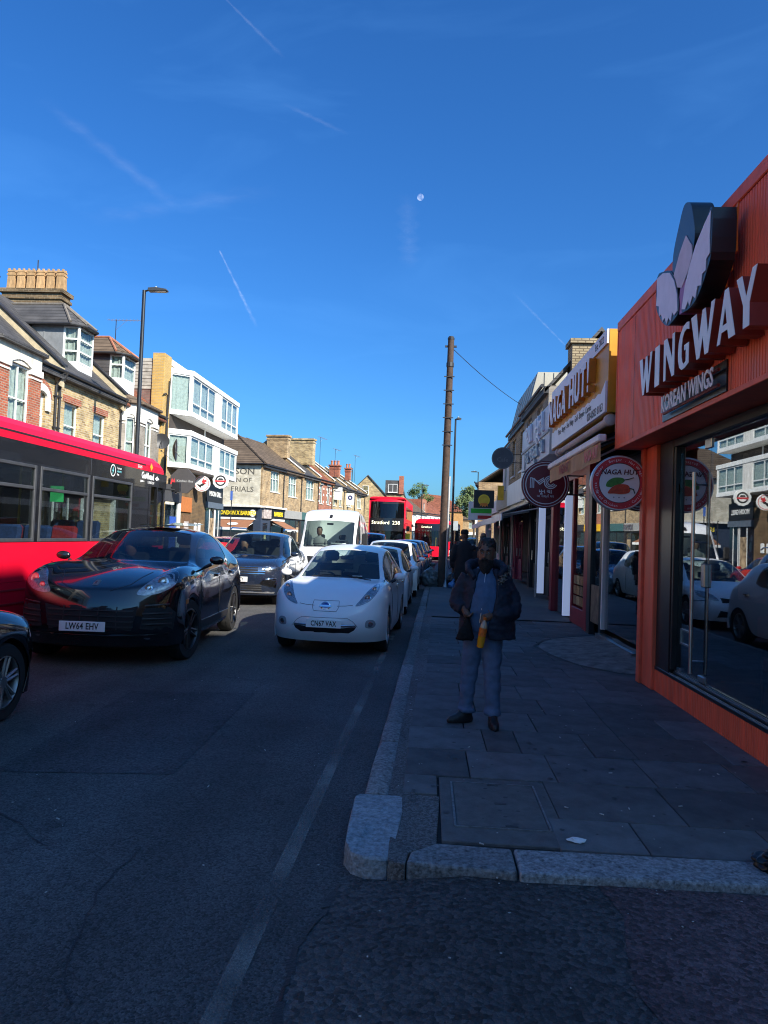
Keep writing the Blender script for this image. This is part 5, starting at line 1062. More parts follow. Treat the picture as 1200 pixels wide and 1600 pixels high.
# terrace with gable end, mansard and tiled roof above those shops
U1 = thing('terraced_house', 'slate roofed house whose gable chimney rises over the takeaway sign', 'house', (3.45, 27.5, 0), -pi/2, 'houses above the shops')
front_wall(5.5, 3.95, 6.35, [(.8, 2.0, 4.5, 6.0), (3.2, 4.4, 4.5, 6.0)]).build('wall', b_grey, U1)
for a in (.8, 3.2): window(U1, a, a+1.2, 4.5, 6.0)
pitched(U1, 5.5, 6.4, 1.5, 1.75, slate, over=.15); gutter(U1, 0, 5.5, 6.35, over=.15)
chimney(U1, 5.35, .62, 1.42, 5.8, 7.7, w=.7, m=brick('pale weathered brick', (.42, .34, .22), (.34, .27, .17), (.16, .12, .08), dirt=.3, ms=.014), pots=0, bands=False)
U2 = thing('terraced_house', 'house with a pale zinc clad mansard behind the takeaway sign', 'house', (3.65, 34.2, 0), -pi/2, 'houses above the shops')
front_wall(6.5, 3.75, 6.5, [(1.2, 2.4, 4.5, 6.1), (4, 5.2, 4.5, 6.1)]).build('wall', b_brown, U2)
for a in (1.2, 4.0): window(U2, a, a+1.2, 4.5, 6.1)
zinc = mat('pale zinc', (.40, .38, .32), .55, .3, var=.1, vs=2)
mb = MB(); mb.prism([(-.05, 6.55), (.3, 8.1), (5, 8.15), (5, 6.55)], .3, 6.3, 'x'); mb.build('mansard', zinc, U2)
mb = MB()
for i in range(7): mb.prism([(-.02, 6.57), (.325, 8.08), (.28, 8.08), (-.07, 6.57)], .6+i*.9, .64+i*.9, 'x')
for y in (.55, .9, 1.6, 2.4, 3.2): mb.box(6.301, 6.33, y, y+.03, 6.6, 8.09)
mb.build('standing_seam', zinc, U2); gutter(U2, 0, 6.5, 6.5, over=.12)
U3 = thing('terraced_house', 'red tiled house roof beyond the zinc mansard', 'house', (4.55, 46.0, 0), -pi/2, 'houses above the shops')
front_wall(7, 3.5, 7.0, [(1, 2.2, 4.6, 6.3), (4, 5.2, 4.6, 6.3)]).build('wall', stucco, U3)
for a in (1, 4): window(U3, a, a+1.2, 4.6, 6.3)
pitched(U3, 7, 7.1, 3.0, 3.0, tile_red); gutter(U3, 0, 7, 7.0); chimney(U3, 6.9, .5, 1.2, 6.0, 8.0, .6, b_yellow, 0)
# beyond the gap, and an unseen tall house added to shade the junction
for y0, ln, lb in ((58, 9, 'brick shops beyond the gap in the near row'), (67.5, 10, 'brick shops further on behind the street trees'), (78, 12, 'last brick shops on the near side of the road')):
    t = far_shop((kx(y0+ln)+3.3, y0+ln, 0), -pi/2-.12, ln, 6.2, 2.4, b_brown, slate, lb, grp='shops beyond the gap')
Op = thing('corner_house', 'unseen brick corner house behind the viewer, its stepped roofline shaped to cast shade', 'house', (7.5, -9, 0), 0)
MB().prism([(0, .1), (9, .1), (9, 13.1), (1.35, 13.1), (1.3, 9.7), (.72, 9.7), (.67, 12.2), (0, 12.2)], -12, 7, 'y').build('wall', b_yellow, Op); MB().box(-4.6, -.01, -12, 6.9, .1, 4.6).build('shading_extension', b_brown, Op)  # heights and roof notch set by the shade wanted on bus, cars and road
MB().box(1.35, 9.1, -12, 7, 13.103, 13.2).build('roof', slate, Op)
t = thing('terraced_house', 'brick terrace across the road behind the viewer', 'house', (-13.2, -14, 0), ROT); MB().box(0, 33, 0, 8, .1, 7.2).build('wall', b_yellow, t); mb = MB(); mb.prism([(-.2, 7.2), (4, 10.5), (8.2, 7.2)], 0, 33, 'x'); mb.build('roof', slate, t)
# hanging signs further along
Cs = round_sign((2.4, 24.6, 4.43), .36, .14, rad(-4), 'round dark grey cafe sign hanging over the pavement', 'round projecting signs beside the pavement', mat('cafe sign dark', (.085, .095, .105), .7, spec=.2), arm=.55)
text('Cafe', .2, mat('faint grey print', (.14, .145, .15), .5), 'lettering', Cs, (0, -.073, -.06), ext=.001)
ring(Cs, .335, .345, -.0725, mat('dim aluminium', (.2, .2, .21), .35, .6), 'ring_line')
Gs = thing('projecting_sign', 'square black sign with a yellow medal rosette over the pavement', 'sign', (2.3, 31, 3.35), 0, 'square projecting signs beside the pavement')
MB().box(-.42, .42, -.08, .08, -.33, .42).build('casing', blackf, Gs, bevel=.01); ring(Gs, 0, .2, -.085, mat('medal yellow', (.62, .45, .03), .5), 'medal'); ring(Gs, .2, .24, -.085, gold_text, 'medal_rim')
sheet(Gs, [(-.17, -.28), (-.1, -.22), (-.05, -.29), (0, -.23), (.06, -.29), (.1, -.22), (.17, -.27), (.14, -.12), (-.14, -.12)], -.084, mat('ribbon orange', (.7, .22, .02), .5), 'ribbon')
Gw = thing('projecting_sign', 'white green and red box sign just beyond the medal sign', 'sign', (2.25, 32.4, 2.85), 0, 'square projecting signs beside the pavement')
MB().box(-.5, .5, -.08, .08, -.3, .5).build('casing', sign_w, Gw); sheet(Gw, [(-.4, .0), (.5, .0), (.5, .2), (-.4, .2)], -.082, mat('green print', (.04, .5, .05), .5), 'green_band'); sheet(Gw, [(-.1, -.25), (.5, -.25), (.5, -.1), (-.1, -.1)], -.082, red_p, 'red_band')
Ys = thing('projecting_sign', 'small yellow box sign above the dark awning', 'sign', (2.95, 30.6, 3.65), 0, 'square projecting signs beside the pavement')
MB().box(-.12, .12, -.1, .1, -.3, .3).build('casing', mat('yellow sign', (.70, .42, .02), .5), Ys); MB().tube([(.1, 0, .1), (.6, 0, .1)], .015, 5).build('bracket', gutter_m, Ys)
# ================================================================== VEHICLES
def paint(name, col, rough=.22, metal=0., coat=1.): return mat(name, col, rough, metal, var=.03, vs=3, coat=coat)
trim_b = mat('black trim plastic', (.016, .016, .018), .5, var=.2)
gloss_b = mat('gloss black trim', (.008, .008, .009), .12, var=.1, coat=.6)
lens = glassm('clear lens', (.8, .82, .85), 1.5, .02, .12)
lamp_in = mat('lamp reflector', (.5, .52, .55), .18, .9, var=.25, vs=30)
lamp_d = mat('lamp dark', (.05, .05, .055), .3, .3, var=.3, vs=20)
lamp_g = mat('lamp housing grey', (.55, .57, .60), .25, .35, var=.45, vs=35)
amber = mat('amber lens', (.45, .12, .01), .3)
plate_w = mat('number plate white', (.72, .72, .70), .4, var=.03); plate_y = mat('number plate yellow', (.75, .55, .02), .4, var=.03)
seat_m = mat('dark seat cloth', (.025, .025, .028), .9, var=.2)
lerp = lambda a, b, t: a+(b-a)*t
def car_cage(P):
    w, L_, R, rw = P['w'], P['L'], P['R'], P['rw']; yf = P['af']; yr = yf+P['wb']; zs = P['zs']; sw = P['sw']
    arc = lambda yc, a: (w-.015, yc-R*math.cos(rad(a)), rw+R*math.sin(rad(a)))
    rows = []
    # nose rows: bottom, bumper, upper bumper
    for k, (y0, z, a, s) in enumerate(P['nose']):
        e = arc(yf, a); c4 = (.985*w, y0+1.75*sw*s, z+.0)
        r = [(0, y0, z), (.36*w, y0+.10*sw*s, z), (.70*w, y0+.42*sw*s, z), (.91*w, y0+1.0*sw*s, z), c4]
        r += [(w, lerp(c4[1], e[1], .5), lerp(z, e[2], .5)), (w, lerp(c4[1], e[1], .85), lerp(z, e[2], .85)), e]; rows.append(r)
    # bonnet rows
    for k, (y0, z0, yc3, zc2, zc3, a) in enumerate(P['bonnet']):
        e = arc(yf, a); c4 = (.972*w, yc3+.05, zc3-.10)
        r = [(0, y0, z0), (.34*w, lerp(y0, yc3, .12), z0-.004), (.66*w, lerp(y0, yc3, .5), zc2), (.86*w, yc3, zc3), c4]
        r += [(w*1.0, lerp(c4[1], e[1], .5), lerp(c4[2], e[2], .5)), (w*1.003, lerp(c4[1], e[1], .9), lerp(c4[2], e[2], .88)), e]; rows.append(r)
    yc, zc, yh, zh = P['cowl'][0], P['cowl'][1], P['head'][0], P['head'][1]; zb0, zb1 = P['belt']; wr = P['wr']; wb_ = P['wbelt']
    def side(y, zb, bot): return [(wb_*w, y, zb), (w*.998, lerp(y, bot[1], .5), lerp(zb, bot[2], .38)), (w*.99, lerp(y, bot[1], .9), lerp(zb, bot[2], .82)), bot]
    dx = P.get('ws', .2)
    rows.append([(0, yc, zc), (.38*w, yc+.25*dx, zc-.005), (P.get('wx0', .755)*w, yc+dx, zc-.02), ((P.get('wx0', .755)+.075)*w, yc+dx+.02, zb0+.005)]+side(yc+dx+.02, zb0-.03, arc(yf, 172)))
    t = .5; x2 = lerp(P.get('wx0', .755), wr-.09, t); ym, zm = lerp(yc, yh, t), lerp(zc, zh, t)+P.get('wb_', .03)
    rows.append([(0, ym, zm), (.36*w, ym+.02*dx*8, zm-.01), (x2*w, ym+dx*.75, zm-.045), ((x2+.065)*w, ym+dx*.75+.05, zm-.065)]+side(ym+dx*.7+.05, lerp(zb0, zb1, .2), (w-.03, yf+R+.03, zs)))
    rows.append([(0, yh, zh), (.33*w, yh+.03, zh-.006), ((wr-.09)*w, yh+.12, zh-.045), (wr*w, yh+.2, zh-.075)]+side(yh+.22, lerp(zb0, zb1, .4), (w-.035, lerp(yf, yr, .42), zs)))
    for (y, z, fb, yb) in P['roof']:
        rows.append([(0, y, z), (.33*w, y, z-.01), ((wr-.09)*w, y, z-.045), (wr*w, y, z-.085)]+side(y, lerp(zb0, zb1, fb), (w-.035, yb, zs)))
    for (y, z, ys, a, xr, zr) in P['tail']:
        rows.append([(0, y, z), (.33*w, y, z-.01), (.62*w, y-.01, z-.04), (xr*w, ys, zr)]+side(ys, min(zb1, zr-.02), arc(yr, a)))
    for (y, z) in P['rear']:
        e = (w-.03, yr+R+.1, zs)
        rows.append([(0, y, z), (.36*w, y-.02, z), (.70*w, y-.08, z), (.9*w, y-.2, z), (.97*w, y-.35, z), (w*.99, lerp(y-.35, e[1], .5), lerp(z, e[2], .5)), (w*.985, lerp(y-.35, e[1], .8), lerp(z, e[2], .8)), (w-.03, max(e[1], y-.55), max(zs, min(z, rw)))])
    return rows
def base_spec(**k):
    P = dict(L=4.3, w=.89, R=.375, rw=.32, af=.9, wb=2.6, zs=.22, sw=.28, wr=.70, wbelt=.955, belt=(.92, 1.0), cowl=(1.12, .98), head=(1.95, 1.43), ws=.22)
    P['nose'] = [(.10, .20, -22, 1), (.0, .40, 12, 1), (.03, .58, 42, 1)]
    P['bonnet'] = [(.10, .74, .42, .76, .80, 68), (.42, .84, .70, .86, .90, 92), (.78, .91, 1.0, .92, .94, 130)]
    P.update(k); L_ = P['L']; yr = P['af']+P['wb']; H = P.get('H', 1.48)
    P.setdefault('roof', [(2.5, H, .6, yr-P['R']-.35), (3.1, H-.02, .8, yr-P['R']-.02)])
    P.setdefault('tail', [(L_-.75, H-.06, L_-.85, 45, P['wr']+.02, H-.16), (L_-.42, H-.2, L_-.6, 100, .8, 1.1), (L_-.2, 1.05, L_-.4, 150, .88, .98)])
    P.setdefault('rear', [(L_-.08, .85), (L_-.02, .5), (L_-.1, .25)])
    return P
CREASE = .95
def build_car(root, P, paintm, roofm=None, sub=3, glass=None, interior=True, gapm=None):
    rows = car_cage(P); nr, nc = len(rows), 8; L2 = P['L']/2
    nN, nB = len(P['nose']), len(P['bonnet']); i6 = nN+nB; iH = i6+2; iR = iH+len(P['roof']); iT = iR+len(P['tail'])
    vs = []; idx = {}
    for i, r in enumerate(rows):
        for j, (x, y, z) in enumerate(r):
            idx[i, j, 1] = len(vs); vs.append((x, y-L2, z))
            if j == 0: idx[i, j, -1] = idx[i, j, 1]
            else: idx[i, j, -1] = len(vs); vs.append((-x, y-L2, z))
    GR = {'body': 0, 'bonnet': 1, 'windscreen': 2, 'side_window': 3, 'roof': 4, 'rear_window': 5}
    fs = []; gi = []
    for i in range(nr-1):
        for j in range(nc-1):
            g = 'body'
            if nN <= i < i6 and j < 3: g = 'bonnet'
            if i6 <= i < iH and j < 2: g = 'windscreen'
            if i6 <= i < iR and j == 3: g = 'side_window'
            if iH <= i < iR and j < 3: g = 'roof'
            if iR+len(P['tail'])-2 <= i < iT-0 and j < 2 and i < iR+2: g = 'rear_window'
            for s in (1, -1):
                q = (idx[i, j, s], idx[i, j+1, s], idx[i+1, j+1, s], idx[i+1, j, s])
                fs.append(q if s == 1 else q[::-1]); gi.append(GR[g])
    me = bpy.data.meshes.new('cage'); me.from_pydata(vs, [], fs); me.polygons.foreach_set('material_index', gi)
    for _ in GR: me.materials.append(None)
    cv = me.attributes.new('crease_vert', 'FLOAT', 'POINT')
    for s in (1, -1):
        for ij in ((i6, 2), (iH, 2)): cv.data[idx[ij[0], ij[1], s]].value = .8
    cr = me.attributes.new('crease_edge', 'FLOAT', 'EDGE'); ekey = {tuple(sorted(e.vertices)): e.index for e in me.edges}
    def cs(a, b, v):
        k = tuple(sorted((a, b)))
        if k in ekey: cr.data[ekey[k]].value = v
    for s in (1, -1):
        for j in range(0, 2):
            for i in (i6, iH): cs(idx[i, j, s], idx[i, j+1, s], CREASE)
        for i in range(i6, iH): cs(idx[i, 2, s], idx[i+1, 2, s], CREASE)
        for i in range(i6, iR):
            cs(idx[i, 3, s], idx[i+1, 3, s], .8); cs(idx[i, 4, s], idx[i+1, 4, s], .8)
        cs(idx[i6, 3, s], idx[i6, 4, s], .9); cs(idx[iR, 3, s], idx[iR, 4, s], .9)
        for i, j, i2, j2, v in P.get('crease', []): cs(idx[i, j, s], idx[i2, j2, s], v)
    o = bpy.data.objects.new('cage', me); link(o); md = o.modifiers.new('s', 'SUBSURF'); md.levels = sub; md.render_levels = sub
    dg = bpy.context.evaluated_depsgraph_get(); ev = bpy.data.meshes.new_from_object(o.evaluated_get(dg)); bpy.data.objects.remove(o)
    V_ = [v.co.copy() for v in ev.vertices]; F_ = [tuple(p.vertices) for p in ev.polygons]; G_i = [p.material_index for p in ev.polygons]; Nn = [v.normal.copy() for v in ev.vertices]
    bvh = BVHTree.FromPolygons(V_, F_)
    glass = glass or car_glass; pm = {'body': paintm, 'bonnet': paintm, 'windscreen': glass, 'side_window': glass, 'roof': roofm or paintm, 'rear_window': glass}
    for g, k in GR.items():
        sel = [f for f, q in zip(F_, G_i) if q == k]
        if not sel: continue
        parts = [sel] if g != 'side_window' else [[f for f in sel if V_[f[0]].x+V_[f[2]].x > 0], [f for f in sel if V_[f[0]].x+V_[f[2]].x < 0]]
        for ps in parts:
            mp_ = {}; vv = []; ff = []
            for f in ps:
                q = []
                for i in f:
                    if i not in mp_: mp_[i] = len(vv); vv.append(V_[i]-(Nn[i]*.004 if 'wind' in g else V((0, 0, 0))))
                    q.append(mp_[i])
                ff.append(tuple(q))
            inv = {b: a for a, b in mp_.items()}
            mb = MB(); mb.add(vv, ff); ob = mb.build(g, pm[g], root, smooth='all', fix=False)
            try: ob.data.normals_split_custom_set_from_vertices([tuple(Nn[inv[i]]) for i in range(len(vv))])
            except Exception: pass
    yf, yr, rw, w = P['af']-L2, P['af']+P['wb']-L2, P['rw'], P['w']
    u = MB(); u.box(-w+.34, w-.34, -L2+.5, L2-.25, .17, .52); u.box(-w+.08, w-.08, yf+P['R']+.02, yr-P['R']-.02, P['zs']-.02, .5); u.box(-w+.5, w-.5, -L2+.22, -L2+.5, .22, .5)
    for yy in (yf, yr):
        for s in (-1, 1):
            n_ = 18; aa = [rad(-25+230*k/n_) for k in range(n_+1)]; R_ = P['R']+.02
            u.add([(s*(w-.30), yy-R_*math.cos(a), rw+R_*math.sin(a)) for a in aa]+[(s*(w-.05), yy-R_*math.cos(a), rw+R_*math.sin(a)) for a in aa], [(k, k+1, n_+2+k, n_+1+k) for k in range(n_)])
    u.build('underbody', dark, root)
    if interior:
        zc = P['cowl'][1]; yc = P['cowl'][0]-L2; zb = P['belt'][0]
        d = MB(); d.box(-w+.12, w-.12, yc+.0, yc+.55, zc-.32, zc-.09); d.build('dashboard', trim_b, root, bevel=.05)
        hy = P['head'][0]-L2
        for s in (-1, 1):
            st = MB(); st.cbox((s*.37, hy+.42, zb-.1), .46, .14, .62, rx=rad(-12)); st.cbox((s*.37, hy+.55, zb+.33), .26, .09, .17, rx=rad(-8)); st.build('front_seat', seat_m, root, bevel=.04)
        st = MB(); st.box(-.62, .62, hy+1.15, hy+1.3, .5, zb+.02); st.box(-.5, -.25, hy+1.18, hy+1.28, zb+.04, zb+.18); st.box(.25, .5, hy+1.18, hy+1.28, zb+.04, zb+.18); st.build('rear_seat', seat_m, root)
        sw_ = MB(); c_ = V((-.37, hy-.12, zc-.02)); ax = V((0, .42, .9)).normalized(); X1 = V((1, 0, 0)); X2 = ax.cross(X1)
        sw_.tube([c_+(X1*math.cos(a*pi/10)+X2*math.sin(a*pi/10))*.18 for a in range(21)], .014, 6); sw_.build('steering_wheel', trim_b, root)
        mr = MB(); mr.cbox((0, hy-.02, P['head'][1]-.13), .22, .03, .065); mr.build('rear_view_mirror', trim_b, root, bevel=.012)
    # mirrors
    my = P['cowl'][0]+P.get('ws', .2)+.22-L2; mz = P['belt'][0]+.07
    for s in (-1, 1):
        m_ = MB(); mx_ = s*(w*.955+.13)
        m_.add([(mx_+sx*.115, my+dy, mz+dz) for sx, dy, dz in ((-1, -.05, -.05), (1, -.02, -.06), (1, .06, -.07), (-1, .07, -.07), (-1, -.05, .07), (1, -.01, .06), (1, .06, .075), (-1, .07, .08))], [(3, 2, 1, 0), (4, 5, 6, 7), (0, 1, 5, 4), (1, 2, 6, 5), (2, 3, 7, 6), (3, 0, 4, 7)])
        o_ = m_.build('wing_mirror', P.get('mirror_m') or paintm, root, sub=2, smooth='all')
        a_ = MB(); a_.tube([(s*w*.93, my+.02, mz-.09), (s*(w*.955+.06), my+.02, mz-.05)], .025, 6); a_.build('mirror_arm', trim_b, o_)
    return bvh, L2
def patch(root, bvh, outline, name, m, off=.006, view='front', rings=(1, .8, .55, .28), dens=3, rim=True, label=None, smooth=0, s=1, depth=.0):
    """a shaped panel lying on the bodywork: an outline in the front (x, z) or side (y, z) view, fitted to the surface and stood a few mm proud"""
    pts = [(a*s if view == 'front' else a, b) for a, b in outline]
    if smooth: pts = espline(pts, smooth)
    else: pts = [(lerp(p[0], q[0], t/dens), lerp(p[1], q[1], t/dens)) for p, q in zip(pts, pts[1:]+pts[:1]) for t in range(dens)]
    cx, cz = sum(p[0] for p in pts)/len(pts), sum(p[1] for p in pts)/len(pts); n = len(pts)
    dirv = V((0, 1, 0)) if view == 'front' else V((-s, 0, 0))
    def hit(a, b):
        og = V((a, -6, b)) if view == 'front' else V((s*3, a, b))
        h = bvh.ray_cast(og, dirv)
        if h[0] is None:
            h = bvh.find_nearest(og+dirv*(3.9 if view == 'front' else 2.1))
        return h[0]
    vs = []; fs = []
    if rim:
        for a, b in pts: vs.append(hit(a, b)+dirv*.004)
    for r in rings:
        o2 = off if r < 1 or not rim else off*.75
        for a, b in pts: vs.append(hit(cx+(a-cx)*r, cz+(b-cz)*r)-dirv*(o2-depth*(1-r)))
    vs.append(hit(cx, cz)-dirv*(off-depth)); k = len(rings)+(1 if rim else 0)
    for i in range(k-1):
        for j in range(n): fs.append((i*n+j, i*n+(j+1) % n, (i+1)*n+(j+1) % n, (i+1)*n+j))
    for j in range(n): fs.append(((k-1)*n+j, (k-1)*n+(j+1) % n, len(vs)-1))
    return MB().add(vs, fs).build(name, m, root, smooth=True, label=label)
def seam(root, bvh, line, view='front', s=1, r=.004, name='shut_line', m=None, off=.0015):
    dirv = V((0, 1, 0)) if view == 'front' else (V((-s, 0, 0)) if view == 'side' else V((0, 0, -1))); pts = []
    for p, q in zip(line[:-1], line[1:]):
        for t in range(6):
            a, b = lerp(p[0], q[0], t/6), lerp(p[1], q[1], t/6)
            og = V((a*s, -6, b)) if view == 'front' else (V((s*3, a, b)) if view == 'side' else V((a*s, b, 4)))
            h = bvh.ray_cast(og, dirv)
            if h[0] is not None: pts.append(h[0]-dirv*off)
    if len(pts) > 1: return MB().tube(pts, r, 5).build(name, m or trim_b, root)
rim_m = mat('alloy rim', (.28, .28, .29), .35, .8, var=.1); rim_d = mat('dark alloy rim', (.07, .07, .075), .3, .8, var=.1)
def wheel(root, x, y, rw, s, rimm=None, wd=.21, spokes=10, steer=0.):
    R2 = rw*.68; xo = s*wd/2
    mb = MB(); pr = [(R2, -wd/2), (rw*.93, -wd/2), (rw*.99, -wd/2+.03), (rw, 0), (rw*.99, wd/2-.03), (rw*.93, wd/2), (R2+.01, wd/2-.004), (R2, wd/2-.03)]
    mb.lathe(pr, 36, 'x', cap=False)
    for k in range(3): mb.lathe([(rw*1.001, -.05+.05*k-.004), (rw*1.001, -.05+.05*k+.004)], 36, 'x', cap=False)
    w_ = mb.build('wheel', rubber, root, smooth=True); w_.location = (x, y, rw); w_.rotation_euler.z = steer
    r_ = MB(); r_.lathe([(R2+.012, xo-s*.012), (R2-.012, xo-s*.004), (R2-.03, xo-s*.05), (R2-.03, xo-s*wd*.8)], 36, 'x', cap=False)
    for k in range(spokes):
        a = 2*pi*k/spokes; b = a+(.16 if k % 2 else -.16)*(10/spokes)
        p0 = V((xo-s*.03, .05*math.cos(a), .05*math.sin(a))); p1 = V((xo-s*.02, (R2-.01)*math.cos(b), (R2-.01)*math.sin(b))); r_.tube([p0, p1], [.02, .016], 6)
    r_.lathe([(.001, xo-s*.01), (.05, xo-s*.012), (.065, xo-s*.04)], 18, 'x', cap=False)
    r_.build('rim', rimm or rim_m, w_, smooth=True)
    d_ = MB(); d_.lathe([(.01, xo-s*.075), (R2*.8, xo-s*.075), (R2*.8, xo-s*.09), (.01, xo-s*.09)], 24, 'x', cap=False); d_.build('brake_disc', mat('brake disc', (.16, .155, .15), .4, .8, var=.2), w_)
    return w_
def wheels(root, P, rimm=None, steer=0., spokes=10):
    L2 = P['L']/2
    for s in (-1, 1):
        for yy, st in ((P['af'], steer), (P['af']+P['wb'], 0)): wheel(root, s*(P['w']-.125), yy-L2, P['rw'], s, rimm, steer=st, spokes=spokes)
def plate(root, x, y, z, txt, yellow=False, w=.52, h=.11, rz=0., rx=0., off=0):
    p = MB().cbox((0, 0, 0), w, .008, h).build('number_plate', plate_y if yellow else plate_w, root, bevel=.004); p.location = (x, y, z); p.rotation_euler = (rx, 0, rz)
    if txt: text(txt, .098, black_text, 'plate_lettering', p, (0, -.0055, 0), ext=.001, sx=.78, off=.0018, sp=1.06)
    return p
def car(name, label, cat, loc, rz, P, pm, group=None, **k):
    t = thing(name, label, cat, loc, rz, group); bv, L2 = build_car(t, P, pm, **k); return t, bv, L2
def headlamp(root, bv, outline, s, inner=None, name='headlight', smooth=5, m=None):
    m = m or lamp_g
    h = patch(root, bv, outline, name, lens, .012, s=s, smooth=smooth)
    patch(root, bv, outline, 'lamp_bowl', m or lamp_d, .0035, s=s, smooth=smooth).parent = h
    for (x, z, r) in inner or []:
        hh = bv.ray_cast(V((s*x, -6, z)), V((0, 1, 0)))
        if hh[0] is not None:
            q = MB(); q.lathe([(r, -.003), (r*.93, -.011), (r*.6, -.007), (r*.3, -.009), (.001, -.010)], 20, 'y', cap=False); b_ = q.build('lamp_unit', lamp_in, h, smooth=True); b_.location = hh[0]; b_.rotation_euler = (-.25, 0, s*.35)
    return h
# ---- black coupe-like SUV heading towards the camera
blk = paint('black car paint', (.006, .006, .008), .12)
Pm = base_spec(L=4.68, w=.965, H=1.61, R=.405, rw=.365, af=.92, wb=2.81, zs=.25, sw=.27, wr=.67, wbelt=.93, belt=(1.10, 1.15), cowl=(1.30, 1.16), head=(2.18, 1.55), ws=.24,
  nose=[(.12, .24, -22, 1), (.01, .41, 12, 1), (.0, .60, 38, 1), (.03, .78, 55, 1)],
  bonnet=[(.075, .885, .33, .945, 1.045, 68), (.40, 1.015, .66, 1.06, 1.135, 92), (.88, 1.11, 1.08, 1.13, 1.16, 135)],
  roof=[(2.75, 1.61, .6, 2.95), (3.35, 1.585, .8, 3.30)], tail=[(4.0, 1.46, 3.9, 45, .69, 1.40), (4.35, 1.25, 4.15, 100, .8, 1.18), (4.5, 1.1, 4.35, 150, .88, 1.05)], rear=[(4.6, .9), (4.66, .55), (4.55, .28)], mirror_m=gloss_b, crease=[(4, 0, 4, 1, .5), (4, 1, 4, 2, .45), (1, 0, 1, 1, .6), (1, 1, 1, 2, .6), (1, 2, 1, 3, .5), (4, 2, 5, 2, .45), (5, 2, 6, 2, .5), (6, 2, 7, 2, .5)])
SUV, bv, L2 = car('black_suv', 'glossy black sport utility car with round-cornered headlights beside the red bus', 'car', (-4.13, 8.5+2.4, 0), rad(4.0), Pm, blk, glass=glassm('tinted car glass', (.33, .40, .42), 1.6, .01, .25))
SUV.scale = (1.04, 1.03, 1.075)
wheels(SUV, Pm, rim_d, steer=rad(-10), spokes=10)
hl = [(.50, .83), (.58, .95), (.70, 1.055), (.81, 1.085), (.875, 1.03), (.86, .92), (.70, .835)]
for s in (-1, 1):
    headlamp(SUV, bv, hl, s, [(.75, .965, .062), (.615, .895, .045)])
    patch(SUV, bv, [(.56, .45), (.88, .43), (.90, .62), (.84, .69), (.60, .68)], 'side_intake', dark, .004, s=s)
    for z in (.49, .55, .61): patch(SUV, bv, [(.58, z), (.87, z), (.87, z+.02), (.58, z+.02)], 'intake_slat', trim_b, .014, s=s, rings=(1, .5))
    patch(SUV, bv, [(.60, .70), (.84, .715), (.84, .73), (.60, .715)], 'daylight_strip', lamp_d, .012, s=s, rings=(1, .5))
    patch(SUV, bv, espline([(.60, .335), (.655, .33), (.66, .375), (.605, .38)], 4), 'fog_lamp', lamp_in, .010, s=s, rings=(1, .5))
    patch(SUV, bv, [(-1.78, .70), (-1.68, .70), (-1.68, .76), (-1.78, .75)], 'side_reflector', amber, .006, view='side', s=s)
    seam(SUV, bv, [(-.98, .35), (-.95, .7), (-.98, 1.05)], 'side', s); seam(SUV, bv, [(.18, .35), (.2, .8), (.22, 1.1)], 'side', s); seam(SUV, bv, [(.20, .86), (.40, .93), (.46, 1.0), (.55, 1.07)], 'front', s)
    for y in (-.02, 1.0): patch(SUV, bv, [(y, .93), (y+.2, .93), (y+.2, .97), (y, .97)], 'door_handle', blk, .03, view='side', s=s)
    patch(SUV, bv, [(-1.05, .30), (.9, .30), (.9, .40), (-1.0, .42)], 'side_blade', mat('satin black blade', (.03, .03, .032), .3), .012, view='side', s=s)
patch(SUV, bv, [(-.47, .43), (.47, .43), (.50, .55), (.53, .70), (-.53, .70), (-.50, .55)], 'grille', dark, .004)
for z in (.46, .52, .58, .64): patch(SUV, bv, [(-.48, z), (.48, z), (.49, z+.016), (-.49, z+.016)], 'grille_bar', trim_b, .014, rings=(1, .5))
for x in (-.3, -.1, .1, .3): patch(SUV, bv, [(x, .44), (x+.012, .44), (x+.012, .69), (x, .69)], 'grille_rib', trim_b, .011, rings=(1, .5))
patch(SUV, bv, [(-.80, .345), (.80, .345), (.84, .385), (-.84, .385)], 'bumper_blade', gloss_b, .016)
patch(SUV, bv, espline([(-.025, .915), (.025, .915), (.034, .94), (.025, .965), (-.025, .965), (-.034, .94)], 3), 'badge', mat('gold crest', (.30, .27, .20), .3, .8, var=.5, vs=60), .008)
patch(SUV, bv, [(-.02, .93), (0, .93), (0, .955), (-.02, .955)], 'badge_quarter', mat('crest red', (.12, .02, .02), .4), .0105, rings=(1, .5))
plate(SUV, -.05, -L2-.035, .475, 'LW64 EHV')
pb = MB(); pb.box(-.2, .3, .0, .9, 1.612, 1.625); pb.build('sunroof', gloss_b, SUV)
mb = MB(); mb.add([(.05, .45, 1.63), (.5, .45, 1.625), (.5, .95, 1.66), (.05, .95, 1.67)], [(0, 1, 2, 3)]); mb.build('sunroof_panel', gloss_b, SUV)
